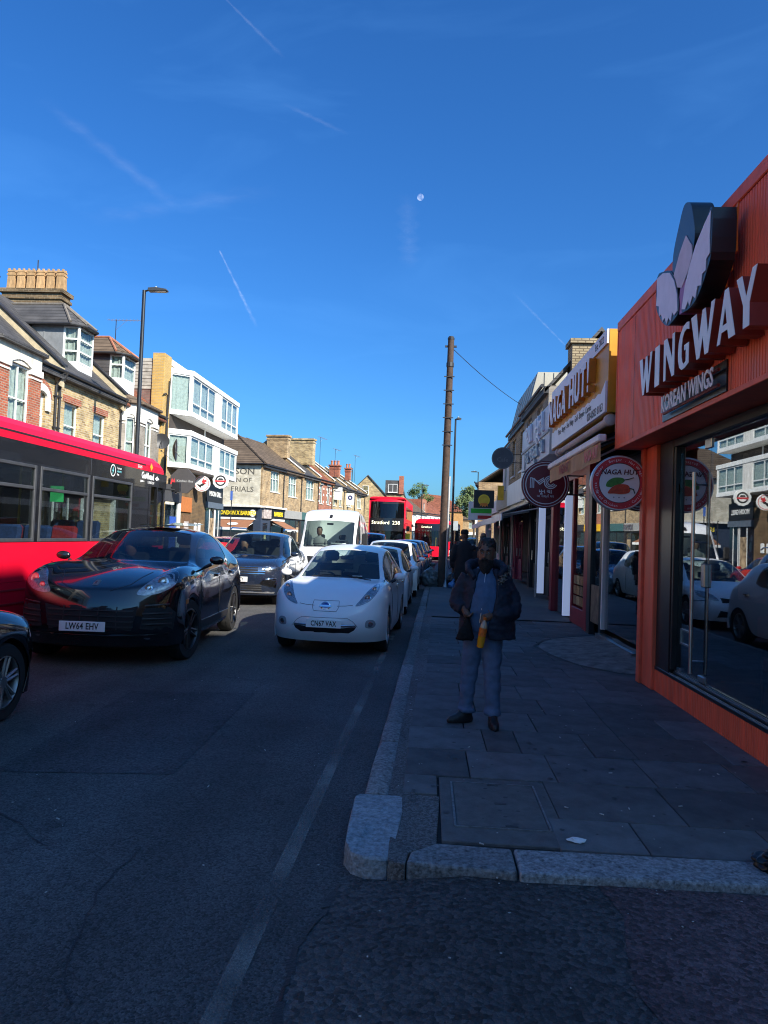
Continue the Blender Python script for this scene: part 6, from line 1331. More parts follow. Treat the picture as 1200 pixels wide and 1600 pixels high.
# driver, behind the glass
skin = mat('skin brown', (.22, .11, .065), .55, var=.08)
def sitter(name, label, loc, top_m, hair_m, hair=True, rz=0., sk=None):
    t = thing(name, label, 'person', loc, rz)
    mb = MB(); mb.lathe([(.02, 0), (.17, .02), (.2, .2), (.23, .4), (.19, .5), (.07, .55), (.055, .60)], 16); 
    for v in mb.v: v.y *= .62
    b_ = mb.build('torso', top_m, t, smooth='all')
    mb = MB(); mb.lathe([(.03, .58), (.06, .60), (.085, .66), (.098, .74), (.09, .82), (.05, .87), (.005, .885)], 18); h_ = mb.build('head', sk or skin, t, smooth='all')
    if hair:
        mb = MB(); mb.lathe([(.104, .76), (.102, .81), (.07, .88), (.005, .9)], 18); q = mb.build('hair', hair_m, t, smooth='all'); q.location.y = .015
    for s in (-1, 1): mb = MB(); mb.tube([(s*.21, 0, .44), (s*.26, -.12, .22), (s*.16, -.36, .26)], [.06, .05, .035], 8); mb.build('arm', top_m, t, smooth='all')
    return t
cloth_d = mat('dark clothing', (.02, .022, .03), .85, var=.2); hair_b = mat('dark hair', (.012, .010, .009), .6, var=.3, vs=60)
sitter('person', 'driver in dark clothes behind the windscreen of the black sport utility car', (-4.55, 11.1, .66), cloth_d, hair_b, rz=rad(4))
# ---- white electric hatchback parked by the kerb
wht = paint('white car paint', (.86, .86, .86), .3, coat=.6)
Pl = base_spec(L=4.45, w=.885, H=1.55, R=.375, rw=.325, af=.96, wb=2.70, zs=.22, sw=.30, wr=.69, wbelt=.945, belt=(1.0, 1.08), cowl=(1.08, 1.045), head=(2.02, 1.455), ws=.26,
  nose=[(.16, .21, -22, 1), (.03, .36, 5, 1), (.0, .54, 28, 1), (.07, .70, 50, 1)],
  bonnet=[(.20, .80, .42, .86, .93, 68), (.46, .905, .72, .95, 1.01, 92), (.80, .985, 1.0, 1.005, 1.03, 135)],
  roof=[(2.65, 1.55, .6, 2.85), (3.25, 1.525, .8, 3.26)])
LF, bv, L2 = car('white_hatchback', 'white electric hatchback with rounded nose and blank grille parked by the kerb', 'car', (-1.29, 10.02+2.225, 0), rad(-2.2), Pl, wht, 'cars parked along the kerb', roofm=paint('white roof paint', (.86, .85, .82), .3, coat=.5))
LF.scale = (.93, 1, 1)
wheels(LF, Pl)
hl = [(.44, .715), (.50, .80), (.60, .93), (.70, 1.01), (.745, 1.02), (.76, .97), (.70, .85), (.60, .76)]
badge_b = mat('blue badge', (.02, .07, .30), .2, .5)
for s in (-1, 1):
    headlamp(LF, bv, hl, s, [(.60, .82, .05), (.68, .93, .04)], smooth=4)
    patch(LF, bv, espline([(.60, .43), (.70, .42), (.74, .47), (.70, .53), (.61, .52)], 4), 'fog_recess', mat('fog recess grey', (.3, .31, .33), .4), .005, s=s)
    patch(LF, bv, espline([(.64, .445), (.69, .445), (.70, .49), (.65, .50)], 4), 'fog_lamp', lamp_in, .014, s=s, rings=(1, .5))
    seam(LF, bv, [(.17, .71), (.30, .715), (.42, .73)], 'front', s, .0035); seam(LF, bv, [(-.85, .35), (-.82, .7), (-.85, .98)], 'side', s); seam(LF, bv, [(.25, .35), (.27, .7), (.28, 1.05)], 'side', s)
    for y in (.0, 1.05): patch(LF, bv, [(y, .88), (y+.18, .885), (y+.18, .915), (y, .915)], 'door_handle', chrome, .03, view='side', s=s)
    seam(LF, bv, [(.76, 1.0), (.66, 1.2), (.6, 1.4)], 'front', s, .006, 'windscreen_seal')
# flap with the badge, plate panel, lower mouth
fl = [(-.17, .64), (.17, .64), (.20, .70), (.19, .775), (-.19, .775), (-.20, .70)]; seam(LF, bv, fl+fl[:1], 'front', 1, .0035, 'charge_flap_line')
patch(LF, bv, [(-.36, .345), (.36, .345), (.44, .39), (.47, .435), (-.47, .435), (-.44, .39)], 'lower_grille', dark, .004)
patch(LF, bv, [(-.47, .43), (.47, .43), (.46, .46), (-.46, .46)], 'grille_chrome', chrome, .012, rings=(1, .5))
seam(LF, bv, [(-.50, .42), (-.42, .51), (-.34, .555), (.34, .555), (.42, .51), (.50, .42)], 'front', 1, .004, 'mouth_line', mat('grey shut line', (.25, .26, .28), .5))
ring_c = bv.ray_cast(V((0, -6, .705)), V((0, 1, 0)))[0]
bd = MB(); bd.lathe([(.062, -.004), (.062, -.012), (.05, -.016), (.046, -.010)], 28, 'y', cap=False); b1 = bd.build('badge_ring', chrome, LF, smooth=True); b1.location = ring_c; b1.rotation_euler = (-.35, 0, 0); b1.scale = (1.2, 1, 1)
b2 = MB().lathe([(.046, -.006), (.001, -.010)], 24, 'y', cap=False).build('badge_centre', badge_b, b1, smooth=True)
MB().box(-.072, .072, -.02, -.01, -.013, .013).build('badge_bar', chrome, b1)
plate(LF, 0, -L2-.012, .475, 'CN67 VAX', rx=rad(-4))
for (a, b_) in (((-.45, .62), (.05, .56)), ((.15, .60), (.55, .50))):
    p = []
    for t in range(9):
        x, y = lerp(a[0], b_[0], t/8), lerp(a[1], b_[1], t/8)-1.66+.0
        h = bv.ray_cast(V((x, y, 4)), V((0, 0, -1)))[0]
        if h: p.append(h+V((0, -.01, .02)))
    MB().tube(p, .009, 5).build('wiper', trim_b, LF)
pp = MB(); pp.cbox((.30, -1.02, 1.075), .16, .10, .004); pp.build('windscreen_paper', plate_w, LF)
MB().cbox((-.1, .18, 1.17), .3, .02, .10).build('phone_mount', trim_b, LF)
# ---- dark blue SUV behind
nav = paint('dark blue car paint', (.012, .018, .035), .18)
Pt = base_spec(L=4.5, w=.92, H=1.66, R=.40, rw=.355, af=.88, wb=2.68, zs=.25, sw=.22, wr=.71, wbelt=.95, belt=(1.06, 1.10), cowl=(1.22, 1.10), head=(1.95, 1.58), ws=.2,
  nose=[(.10, .25, -20, 1), (.01, .42, 10, 1), (.0, .66, 40, 1), (.03, .84, 55, 1)],
  bonnet=[(.10, .93, .32, .95, .955, 68), (.46, 1.02, .66, 1.03, 1.03, 92), (.86, 1.07, 1.02, 1.075, 1.07, 135)], roof=[(2.6, 1.66, .6, 2.85), (3.3, 1.65, .8, 3.14)])
TG, bv, L2 = car('dark_suv', 'dark blue sport utility car with chrome barred grille waiting behind the black one', 'car', (-4.30, 16.35+2.25, 0), rad(1), Pt, nav); TG.scale = (1.02, 1, 1.03)
wheels(TG, Pt)
for s in (-1, 1):
    headlamp(TG, bv, [(.46, .78), (.85, .80), (.84, .90), (.62, .895), (.46, .86)], s, [(.58, .83, .035), (.70, .845, .035)], smooth=0, m=lamp_in)
    patch(TG, bv, [(.50, .50), (.84, .40), (.87, .60), (.60, .62)], 'bumper_corner', gloss_b, .005, s=s)
    patch(TG, bv, [(.58, .58), (.84, .60), (.85, .63), (.58, .61)], 'chrome_strip', chrome, .014, s=s, rings=(1, .5)); patch(TG, bv, [(.83, .42), (.87, .60), (.845, .60), (.81, .42)], 'chrome_strip', chrome, .014, s=s, rings=(1, .5))
    seam(TG, bv, [(-.9, .4), (-.88, .7), (-.9, 1.04)], 'side', s); seam(TG, bv, [(.25, .4), (.27, .7), (.28, 1.08)], 'side', s)
    MB().tube([(s*.66, -.25, 1.67), (s*.66, -.1, 1.72), (s*.64, 1.4, 1.71), (s*.63, 1.6, 1.65)], .018, 6).build('roof_rail', chrome, TG)
patch(TG, bv, [(-.46, .70), (.46, .70), (.47, .87), (-.47, .87)], 'grille', dark, .004)
for z in (.72, .77, .82, .865): patch(TG, bv, [(-.62, z), (.62, z), (.62, z+.014), (-.62, z+.014)], 'grille_bar', chrome, .016, rings=(1, .5))
patch(TG, bv, [(-.56, .33), (.56, .33), (.52, .50), (-.52, .50)], 'lower_grille', dark, .004)
for z in (.37, .42, .47): patch(TG, bv, [(-.56, z), (.56, z), (.55, z+.012), (-.55, z+.012)], 'lower_grille_bar', chrome, .013, rings=(1, .5))
patch(TG, bv, [(-.80, .29), (.80, .29), (.82, .325), (-.82, .325)], 'bumper_lip', mat('silver lip', (.4, .4, .42), .35, .7), .014)
plate(TG, 0, -L2-.03, .60, 'LD71 PKY')
sitter('person', 'driver with a cap inside the dark blue sport utility car', (-4.66, 18.6, .62), cloth_d, hair_b)
# ---- the cars parked nose to tail beyond
def plain_car(name, label, x, y0, rz, pm, P=None, plate_t='', lamp=None, grp='cars parked along the kerb', roofm=None):
    P = P or base_spec(); t, bv, L2 = car(name, label, 'car', (x, y0+P['L']/2, 0), rz, P, pm, grp, sub=2, roofm=roofm); wheels(t, P, spokes=7)
    zb = P['bonnet'][0][1]
    for s in (-1, 1):
        headlamp(t, bv, lamp or [(.48, zb-.12), (.78, zb-.06), (.80, zb+.06), (.60, zb+.02)], s, [(.66, zb-.04, .05)], smooth=4)
        seam(t, bv, [(-.85, .35), (-.82, .7), (-.85, .9)], 'side', s); seam(t, bv, [(.3, .35), (.32, .7), (.33, .95)], 'side', s)
    patch(t, bv, [(-.42, zb-.16), (.42, zb-.16), (.44, zb-.06), (-.44, zb-.06)], 'grille', dark, .005); patch(t, bv, [(-.5, .28), (.5, .28), (.46, .42), (-.46, .42)], 'lower_grille', dark, .005)
    plate(t, 0, -L2-.02, .50, plate_t); return t
sil = paint('silver car paint', (.42, .44, .46), .25, .6); blu = paint('mid blue car paint', (.07, .14, .27), .22, .3); gry = paint('grey car paint', (.10, .105, .11), .22, .4)
plain_car('white_car', 'white hatchback parked nose to tail behind the electric one', kx(17)-1.08, 15.4, rad(-1), wht)
plain_car('white_car', 'second white estate car with dark windscreen along the kerb', kx(22)-1.02, 20.4, rad(-1), wht, base_spec(H=1.6, L=4.5, belt=(.98, 1.04), cowl=(1.12, 1.02), head=(1.9, 1.53)))
plain_car('blue_car', 'mid blue hatchback parked between white and dark cars', kx(27)-1.0, 25.6, rad(-1), blu, base_spec(H=1.55, belt=(.95, 1.02), head=(1.95, 1.48)))
plain_car('dark_car', 'black hatchback parked beyond the blue one', kx(32)-1.0, 30.6, rad(-1.5), gry, base_spec(H=1.6, belt=(.98, 1.03), head=(1.95, 1.53)))
plain_car('silver_car', 'silver hatchback parked beyond the black one', kx(37)-.95, 35.8, rad(-2), sil, base_spec(H=1.58, belt=(.96, 1.03), head=(1.95, 1.51)))
plain_car('dark_car', 'dark grey car parked near the far bus', kx(42)-.95, 41.0, rad(-3), gry)
plain_car('dark_people_carrier', 'dark people carrier in traffic just behind the white van', -2.72, 32.6, rad(1), nav, base_spec(H=1.86, L=4.6, belt=(1.08, 1.14), cowl=(1.0, 1.15), head=(1.8, 1.76), wr=.78, bonnet=[(.10, .88, .36, .9, .92, 68), (.36, .98, .62, 1.0, 1.01, 92), (.66, 1.06, .92, 1.07, 1.08, 130)]), grp='traffic in the near lane')
plain_car('white_van_far', 'small white van crossing at the far end of the road', 4.6, 74, rad(-6), wht, base_spec(H=1.9, L=4.5, belt=(1.08, 1.14), cowl=(1.0, 1.15), head=(1.8, 1.76), wr=.8), grp='traffic at the bend')
plain_car('silver_car', 'pale silver car at the bend of the road', 5.6, 84, rad(-8), sil, grp='traffic at the bend')
# ---- black car at the picture's edge, nearest of all
Pe = base_spec(L=4.6, w=.93, H=1.46, R=.38, rw=.335, af=.88, wb=2.78, sw=.30, belt=(.96, 1.02), cowl=(1.25, .99), head=(2.05, 1.40),
  nose=[(.12, .20, -22, 1), (.02, .38, 10, 1), (.0, .56, 38, 1), (.05, .70, 52, 1)], bonnet=[(.14, .79, .40, .83, .87, 68), (.5, .89, .74, .92, .95, 92), (.9, .96, 1.1, .97, .98, 135)])
ED, bv, L2 = car('black_saloon', 'black saloon with chrome framed headlight and silver alloys nosing in at the edge', 'car', (-4.46, 7.0-2.3, 0), rad(180), Pe, blk)
wheels(ED, Pe, rim_m, spokes=12)
for s in (-1, 1):
    headlamp(ED, bv, [(.46, .70), (.62, .70), (.84, .78), (.86, .87), (.70, .85), (.52, .78)], s, [(.58, .745, .04), (.70, .79, .045)], smooth=4, m=lamp_in)
    patch(ED, bv, [(.50, .30), (.84, .33), (.86, .56), (.74, .58), (.56, .46)], 'bumper_intake', dark, .004, s=s); patch(ED, bv, [(.52, .42), (.84, .52), (.845, .545), (.52, .44)], 'chrome_strip', chrome, .012, s=s, rings=(1, .5))
    patch(ED, bv, espline([(.66, .36), (.72, .36), (.73, .41), (.67, .42)], 4), 'fog_lamp', lamp_in, .01, s=s)
patch(ED, bv, [(-.42, .52), (.42, .52), (.40, .72), (-.40, .72)], 'grille', dark, .004); plate(ED, 0, -L2-.02, .45, '')
# ---- high white van
Pv = base_spec(L=5.9, w=1.0, H=2.62, R=.40, rw=.345, af=.95, wb=3.6, zs=.3, sw=.20, wx0=.84, wr=.92, wbelt=.985, belt=(1.27, 1.33), cowl=(.78, 1.26), head=(1.40, 2.17), ws=.16,
  nose=[(.08, .28, -15, 1), (.0, .48, 12, 1), (.0, .74, 40, 1), (.03, .96, 55, 1)], bonnet=[(.10, 1.06, .28, 1.07, 1.08, 68), (.30, 1.18, .46, 1.19, 1.19, 92), (.52, 1.26, .68, 1.27, 1.27, 135)],
  roof=[(1.75, 2.45, .5, 2.6), (2.2, 2.60, .7, 4.1)], tail=[(4.6, 2.62, 4.5, 45, .86, 2.45), (5.6, 2.6, 5.5, 100, .86, 2.4), (5.8, 2.3, 5.7, 150, .9, 2.2)], rear=[(5.85, 1.2), (5.88, .6), (5.85, .35)], mirror_m=trim_b)
VN, bv, L2 = car('white_van', 'high roofed white delivery van facing down the street', 'van', (-3.30, 23.4+2.95, 0), rad(0), Pv, wht, 'traffic in the near lane')
wheels(VN, Pv)
for s in (-1, 1):
    headlamp(VN, bv, [(.60, .82), (.88, .86), (.90, 1.12), (.74, 1.10), (.62, .96)], s, [(.78, .97, .08)], smooth=4)
    seam(VN, bv, [(-1.35, .4), (-1.33, 1.0), (-1.3, 2.2)], 'side', s, .008); seam(VN, bv, [(-.2, .4), (-.2, 2.3)], 'side', s, .008); patch(VN, bv, [(-1.2, .6), (2.6, .6), (2.6, .7), (-1.2, .7)], 'rub_strip', trim_b, .012, view='side', s=s)
    b_ = MB(); b_.cbox((s*1.2, -1.78, 1.55), .2, .1, .42); b_.build('mirror_housing', trim_b, VN, bevel=.04)
patch(VN, bv, [(-.5, .78), (.5, .78), (.55, .98), (-.55, .98)], 'grille', trim_b, .006); patch(VN, bv, [(-.85, .30), (.85, .30), (.9, .52), (-.9, .52)], 'bumper', trim_b, .014); plate(VN, 0, -L2-.03, .52, '')
seam(VN, bv, [(-.75, 1.285), (.75, 1.285)], 'front', 1, .012, 'cowl_gap'); patch(VN, bv, espline([(-.05, 2.26), (.0, 2.24), (.05, 2.26), (.04, 2.36), (-.04, 2.36)], 4), 'roof_lamp', trim_b, .03)
for p in (((-.5, -1.98), (.1, -2.02)), ((.15, -2.0), (.7, -1.92))): MB().tube([(p[0][0], p[0][1], 1.37), (p[1][0], p[1][1], 1.40)], .012, 5).build('wiper', trim_b, VN)
MB().cbox((.35, -1.9, 1.40), .5, .2, .02).build('dash_papers', plate_w, VN)
sitter('person', 'van driver with one arm on the wheel in the high white van', (-3.68, 24.95, 1.05), mat('grey shirt', (.25, .24, .23), .8), hair_b)
# ---- buses
bus_red = mat('bus red paint', (.70, .004, .028), .42, var=.02, coat=.15, spec=.3); bus_blk = mat('bus black panel', (.010, .011, .014), .22, var=.1, coat=.5); bus_fr = mat('bus window rubber', (.045, .048, .055), .5, var=.2)
bus_glass = glassm('bus glass', (.75, .8, .8), 1.45, .01, .12)
seat_bl = mat('bus seat blue', (.02, .05, .16), .8, var=.3, vs=20); seat_rd = mat('bus seat red', (.35, .02, .03), .8, var=.2, vs=20)
def bus_single(loc, rz, label, detail=True):
    """local: front at -Y, offside (driver's window) at +X; 12 m long"""
    t = thing('single_deck_bus', label, 'bus', loc, rz, 'red buses'); w, Lb = 1.24, 10.6; y0, y1 = 0, Lb
    zs, zw0, zw1, zb, zc = .30, 1.44, 2.50, 2.78, 3.08
    # lower red side, waist, black band, red cove, roof
    for s in (-1, 1):
        mb = MB(); X_ = s*w; xi = s*(w-.05)
        cuts = [.35, 2.15, 2.95, 6.2, 7.0, Lb]; 
        mb.box(min(X_, xi), max(X_, xi), 1.05, Lb, .92, zw0-.002); mb.box(min(X_, xi), max(X_, xi), .15, 1.0, .92, zw0-.1)
        mb.build('side_panel', bus_red, t)
        mb = MB(); R = .55
        for a, b in ((.2, 2.0), (3.1, 7.3), (8.4, Lb-.05)): mb.box(min(X_-.004*s, xi), max(X_-.004*s, xi), a, b, zs, .915)
        for yy in (2.55, 7.85):
            n = 12; poly = [(yy-R, .915), (yy-R, zs)]+[(yy-R*math.cos(pi*k/n)*.98, .36+.52*math.sin(pi*k/n)) for k in range(n+1)]+[(yy+R, zs), (yy+R, .915)]; mb.prism(poly, X_-.005*s, xi, 'x')
        mb.build('lower_panel', bus_red, t)
        for z in (.62, .80): MB().box(min(X_-.003*s, X_+.006*s), max(X_-.003*s, X_+.006*s), 3.12, 7.28, z, z+.025).build('rub_strip', mat('pinkish rub strip', (.35, .02, .03), .4), t)
        MB().box(min(X_+.002*s, xi), max(X_+.002*s, xi), .12, Lb, zw1+.002, zb).build('black_band', bus_blk, t)
        MB().box(min(X_+.004*s, X_-.001*s), max(X_+.004*s, X_-.001*s), 3.52, 3.535, zw1+.01, zb-.01).build('band_joint', bus_fr, t)
        # side windows with opening top lights
        ws_ = [(1.85, 3.45), (3.55, 5.05), (5.15, 6.65), (6.75, 8.25), (8.35, 9.85)]
        for a, b in ws_:
            f = MB(); xo = X_+.012*s
            def bx(y_0, y_1, z_0, z_1, e=.0): f.box(min(xo+e*s, xi), max(xo+e*s, xi), y_0, y_1, z_0, z_1)
            bx(a, a+.055, zw0, zw1); bx(b-.055, b, zw0, zw1); bx(a+.055, b-.055, zw0, zw0+.05); bx(a+.055, b-.055, zw1-.05, zw1); bx(a+.055, b-.055, zw1-.34, zw1-.29, -.004)
            fr = f.build('window', bus_fr, t, bevel=.008)
            MB().box(min(X_-.012*s, X_-.02*s), max(X_-.012*s, X_-.02*s), a+.056, b-.056, zw0+.051, zw1-.341).build('pane', bus_glass, fr)
            MB().box(min(X_-.012*s, X_-.02*s), max(X_-.012*s, X_-.02*s), a+.056, b-.056, zw1-.289, zw1-.051).build('top_light', car_glass, fr)
        for a, b in zip([1.05]+[q[1] for q in ws_], [q[0] for q in ws_]+[Lb]): MB().box(min(X_, xi), max(X_, xi), a+.001, b-.001, zw0+.002, zw1-.001).build('window_pillar', bus_blk, t)
        dr = MB(); dr.box(min(X_+.006*s, xi), max(X_+.006*s, xi), .2, .27, 1.36, zw1); dr.box(min(X_+.006*s, xi), max(X_+.006*s, xi), .95, 1.05, 1.36, zw1); dr.box(min(X_+.006*s, xi), max(X_+.006*s, xi), .27, .95, 1.345, 1.40); dr.box(min(X_+.006*s, xi), max(X_+.006*s, xi), .58, .63, 1.40, zw1); db = dr.build('cab_window', bus_blk, t)
        MB().box(min(X_-.01*s, X_-.02*s), max(X_-.01*s, X_-.02*s), .27, .58, 1.40, zw1-.03).build('pane', bus_glass, db)
    prof = [(-w, zb+.002), (-w+.004, zb+.09), (-w+.02, zb+.10), (-w+.02, zb+.125), (-w+.03, zb+.13), (-w+.10, zc-.08), (-w+.24, zc+.02), (-w+.5, zc+.06), (w-.5, zc+.06), (w-.24, zc+.02), (w-.10, zc-.08), (w-.03, zb+.13), (w-.02, zb+.125), (w-.02, zb+.10), (w-.004, zb+.09), (w, zb+.002)]
    mb = MB(); secs = [(.22, .80, .0), (.35, .93, .02), (.7, 1.0, .0), (Lb, 1.0, 0)]; k = len(prof)
    for y, q, _ in secs: mb.v += [V((x*(1 if q == 1 else (.985 if q > .9 else .95)), y-(.1 if q < 1 else 0), zb+(z-zb)*(1 if q > .9 else .6))) for x, z in prof]
    mb.f += [(i*k+j, i*k+j+1, (i+1)*k+j+1, (i+1)*k+j) for i in range(3) for j in range(k-1)]+[tuple(range(k)), tuple(range(3*k, 4*k))]; mb.mi = [0]*len(mb.f)
    mb.build('roof', bus_red, t)
    gm = MB()
    for s in (-1, 1): gm.box(min(s*(w-.012), s*(w-.03)), max(s*(w-.012), s*(w-.03)), 1.2, Lb, zb+.1, zb+.125)
    gm.build('roof_gutter', trim_b, t)
    # front: black mask, windscreen, destination, bumper
    def frow(z, bow, wx): return [(x*wx, -.02+bow*abs(x)**2.5, z) for x in (-1, -.75, -.4, 0, .4, .75, 1)]
    def fsurf(z0, z1, bow, name, m, w0=w, w1=w, dy=0):
        a, b = frow(z0, bow, w0), frow(z1, bow, w1); mb = MB(); mb.add([(x, y+dy, z) for x, y, z in a]+[(x, y+dy+(.06 if z1 > 1.5 else 0), z) for x, y, z in b], [(i, i+1, i+8, i+7) for i in range(6)]); return mb.build(name, m, t, smooth='all')
    fsurf(.28, .60, .2, 'bumper', bus_red); fsurf(.60, 1.05, .2, 'front_panel', bus_red); fsurf(1.05, 2.25, .2, 'windscreen', car_glass); fsurf(2.252, 2.76, .2, 'destination_panel', bus_blk, dy=.06); fsurf(2.762, 3.0, .2, 'front_cove', bus_red, w, w*.92, dy=.12)
    hm = MB(); hm.box(-w+.06, w-.06, .3, .34, .3, 1.0); hm.box(-w+.06, w-.06, Lb-.1, Lb-.05, .3, 2.9); hm.box(-w+.06, w-.06, .3, Lb-.1, .36, .40); hm.box(-w+.06, w-.06, .3, Lb-.1, 2.7, 2.74); hm.build('bus_interior', mat('bus interior grey', (.16, .16, .17), .7, var=.2), t)
    for s in (-1, 1):
        l_ = MB(); l_.lathe([(.09, -.012), (.08, -.03), (.001, -.035)], 18, 'y', (s*.85, .07, .78), cap=False); l_.build('headlight', lamp_in, t, smooth=True)
        m_ = MB(); m_.tube([(s*w*.98, .15, 2.5), (s*(w+.14), -.08, 2.5), (s*(w+.14), -.08, 2.42)], .02, 6); m_.cbox((s*(w+.14), -.09, 2.56), .16, .10, .2); m_.build('mirror', trim_b, t, bevel=.02)
        for yy in (2.55, 7.85): wheel(t, s*(w-.17), yy, .47, s, rim_m, wd=.28, spokes=8)
    # seats, poles
    n = 0
    for y in (2.9, 3.7, 4.5, 5.3, 6.1, 6.9, 7.7, 8.5):
        for x in (.92, .48, -.48, -.92):
            z0 = .9 if y > 3 else 1.0
            mb = MB(); mb.cbox((x, y, z0+.45), .42, .1, .66, rx=rad(10)); mb.box(x-.21, x+.21, y-.45, y, z0+.05, z0+.14); mb.build('seat', seat_rd if (n % 3 == 1) else seat_bl, t, bevel=.04); n += 1
    for x, y in ((.3, 2.4), (-.3, 3.9), (.3, 5.5), (.25, 1.5)): MB().tube([(x, y, .4), (x, y, 2.7)], .018, 6).build('grab_pole', mat('yellow pole', (.6, .45, .03), .4), t)
    return t
# the near bus drives away from us in the far lane
BUS = bus_single((-5.42-1.24, 15.0, 0), pi, 'single deck red electric bus with black window band in the far lane')
def on_side(t, s, size, m, y, z, nm='lettering', **k): return text(s, size, m, nm, t, (-1.24-.0075, y, z), (pi/2, 0, -pi/2), ext=.001, **k)
yel = mat('yellow diamond', (.75, .42, .03), .4)
on_side(BUS, 'SEe24', .085, white_text, 1.55, 2.95-.12, nm='fleet_number').location.x = -1.245
mb = MB(); mb.prism([(.98, 2.80), (1.05, 2.87), (.98, 2.95), (.91, 2.87)], -1.246, -1.243, 'x'); mb.build('diamond', yel, BUS)
on_side(BUS, 'GoAhead', .17, white_text, 1.15, 2.68, off=.006, sx=.95); on_side(BUS, 'LONDON', .075, white_text, .98, 2.565)
mb = MB(); mb.prism([(1.5, 2.545), (1.3, 2.575), (1.5, 2.59)], -1.249, -1.246, 'x'); mb.prism([(.55, 2.66), (.70, 2.63), (.78, 2.66), (.66, 2.72)], -1.249, -1.246, 'x'); mb.build('logo_stroke', white_text, BUS)
r_ = ring(BUS, .085, .105, 0, white_text, 'bolt_ring'); r_.matrix_local = M.Translation((-1.248, 2.72, 2.655)) @ M.Rotation(-pi/2, 4, 'Z')
mb = MB(); mb.prism([(2.70, 2.72), (2.75, 2.645), (2.72, 2.645), (2.735, 2.59), (2.685, 2.665), (2.715, 2.665)], -1.249, -1.246, 'x'); mb.build('bolt', mat('cyan print', (.2, .6, .65), .5), BUS)
for k, s_ in enumerate(('I am an', 'electric', 'bus')): on_side(BUS, s_, .06, white_text if k != 1 else mat('cyan print', (.2, .6, .65), .5), 2.55, 2.71-.055*k, align='LEFT')
MB().box(-.9, -.7, 3.7, 3.74, 2.05, 2.3).build('green_exit_light', emit('green exit', (.05, .5, .15), .5), BUS)
for (x, y, z, lb, hr, tm) in ((.05, 11.9, .72, 'passenger in a blue hooded top beside the bus cab window', False, mat('blue jacket', (.03, .045, .16), .8)), ):
    pass
sitter('person', 'bus passenger in a blue hooded coat near the cab', (-6.1, 12.4, .95), mat('blue jacket', (.03, .045, .16), .8), hair_b, rz=rad(100))
sitter('person', 'bus passenger with black hair beside a red seat', (-6.0, 11.05, .78), cloth_d, hair_b, rz=rad(170))
sitter('person', 'bus passenger with grey hair in the rearmost visible window', (-6.0, 9.3, .78), mat('grey blue coat', (.06, .09, .15), .8), mat('grey hair', (.25, .25, .26), .7), rz=rad(170))
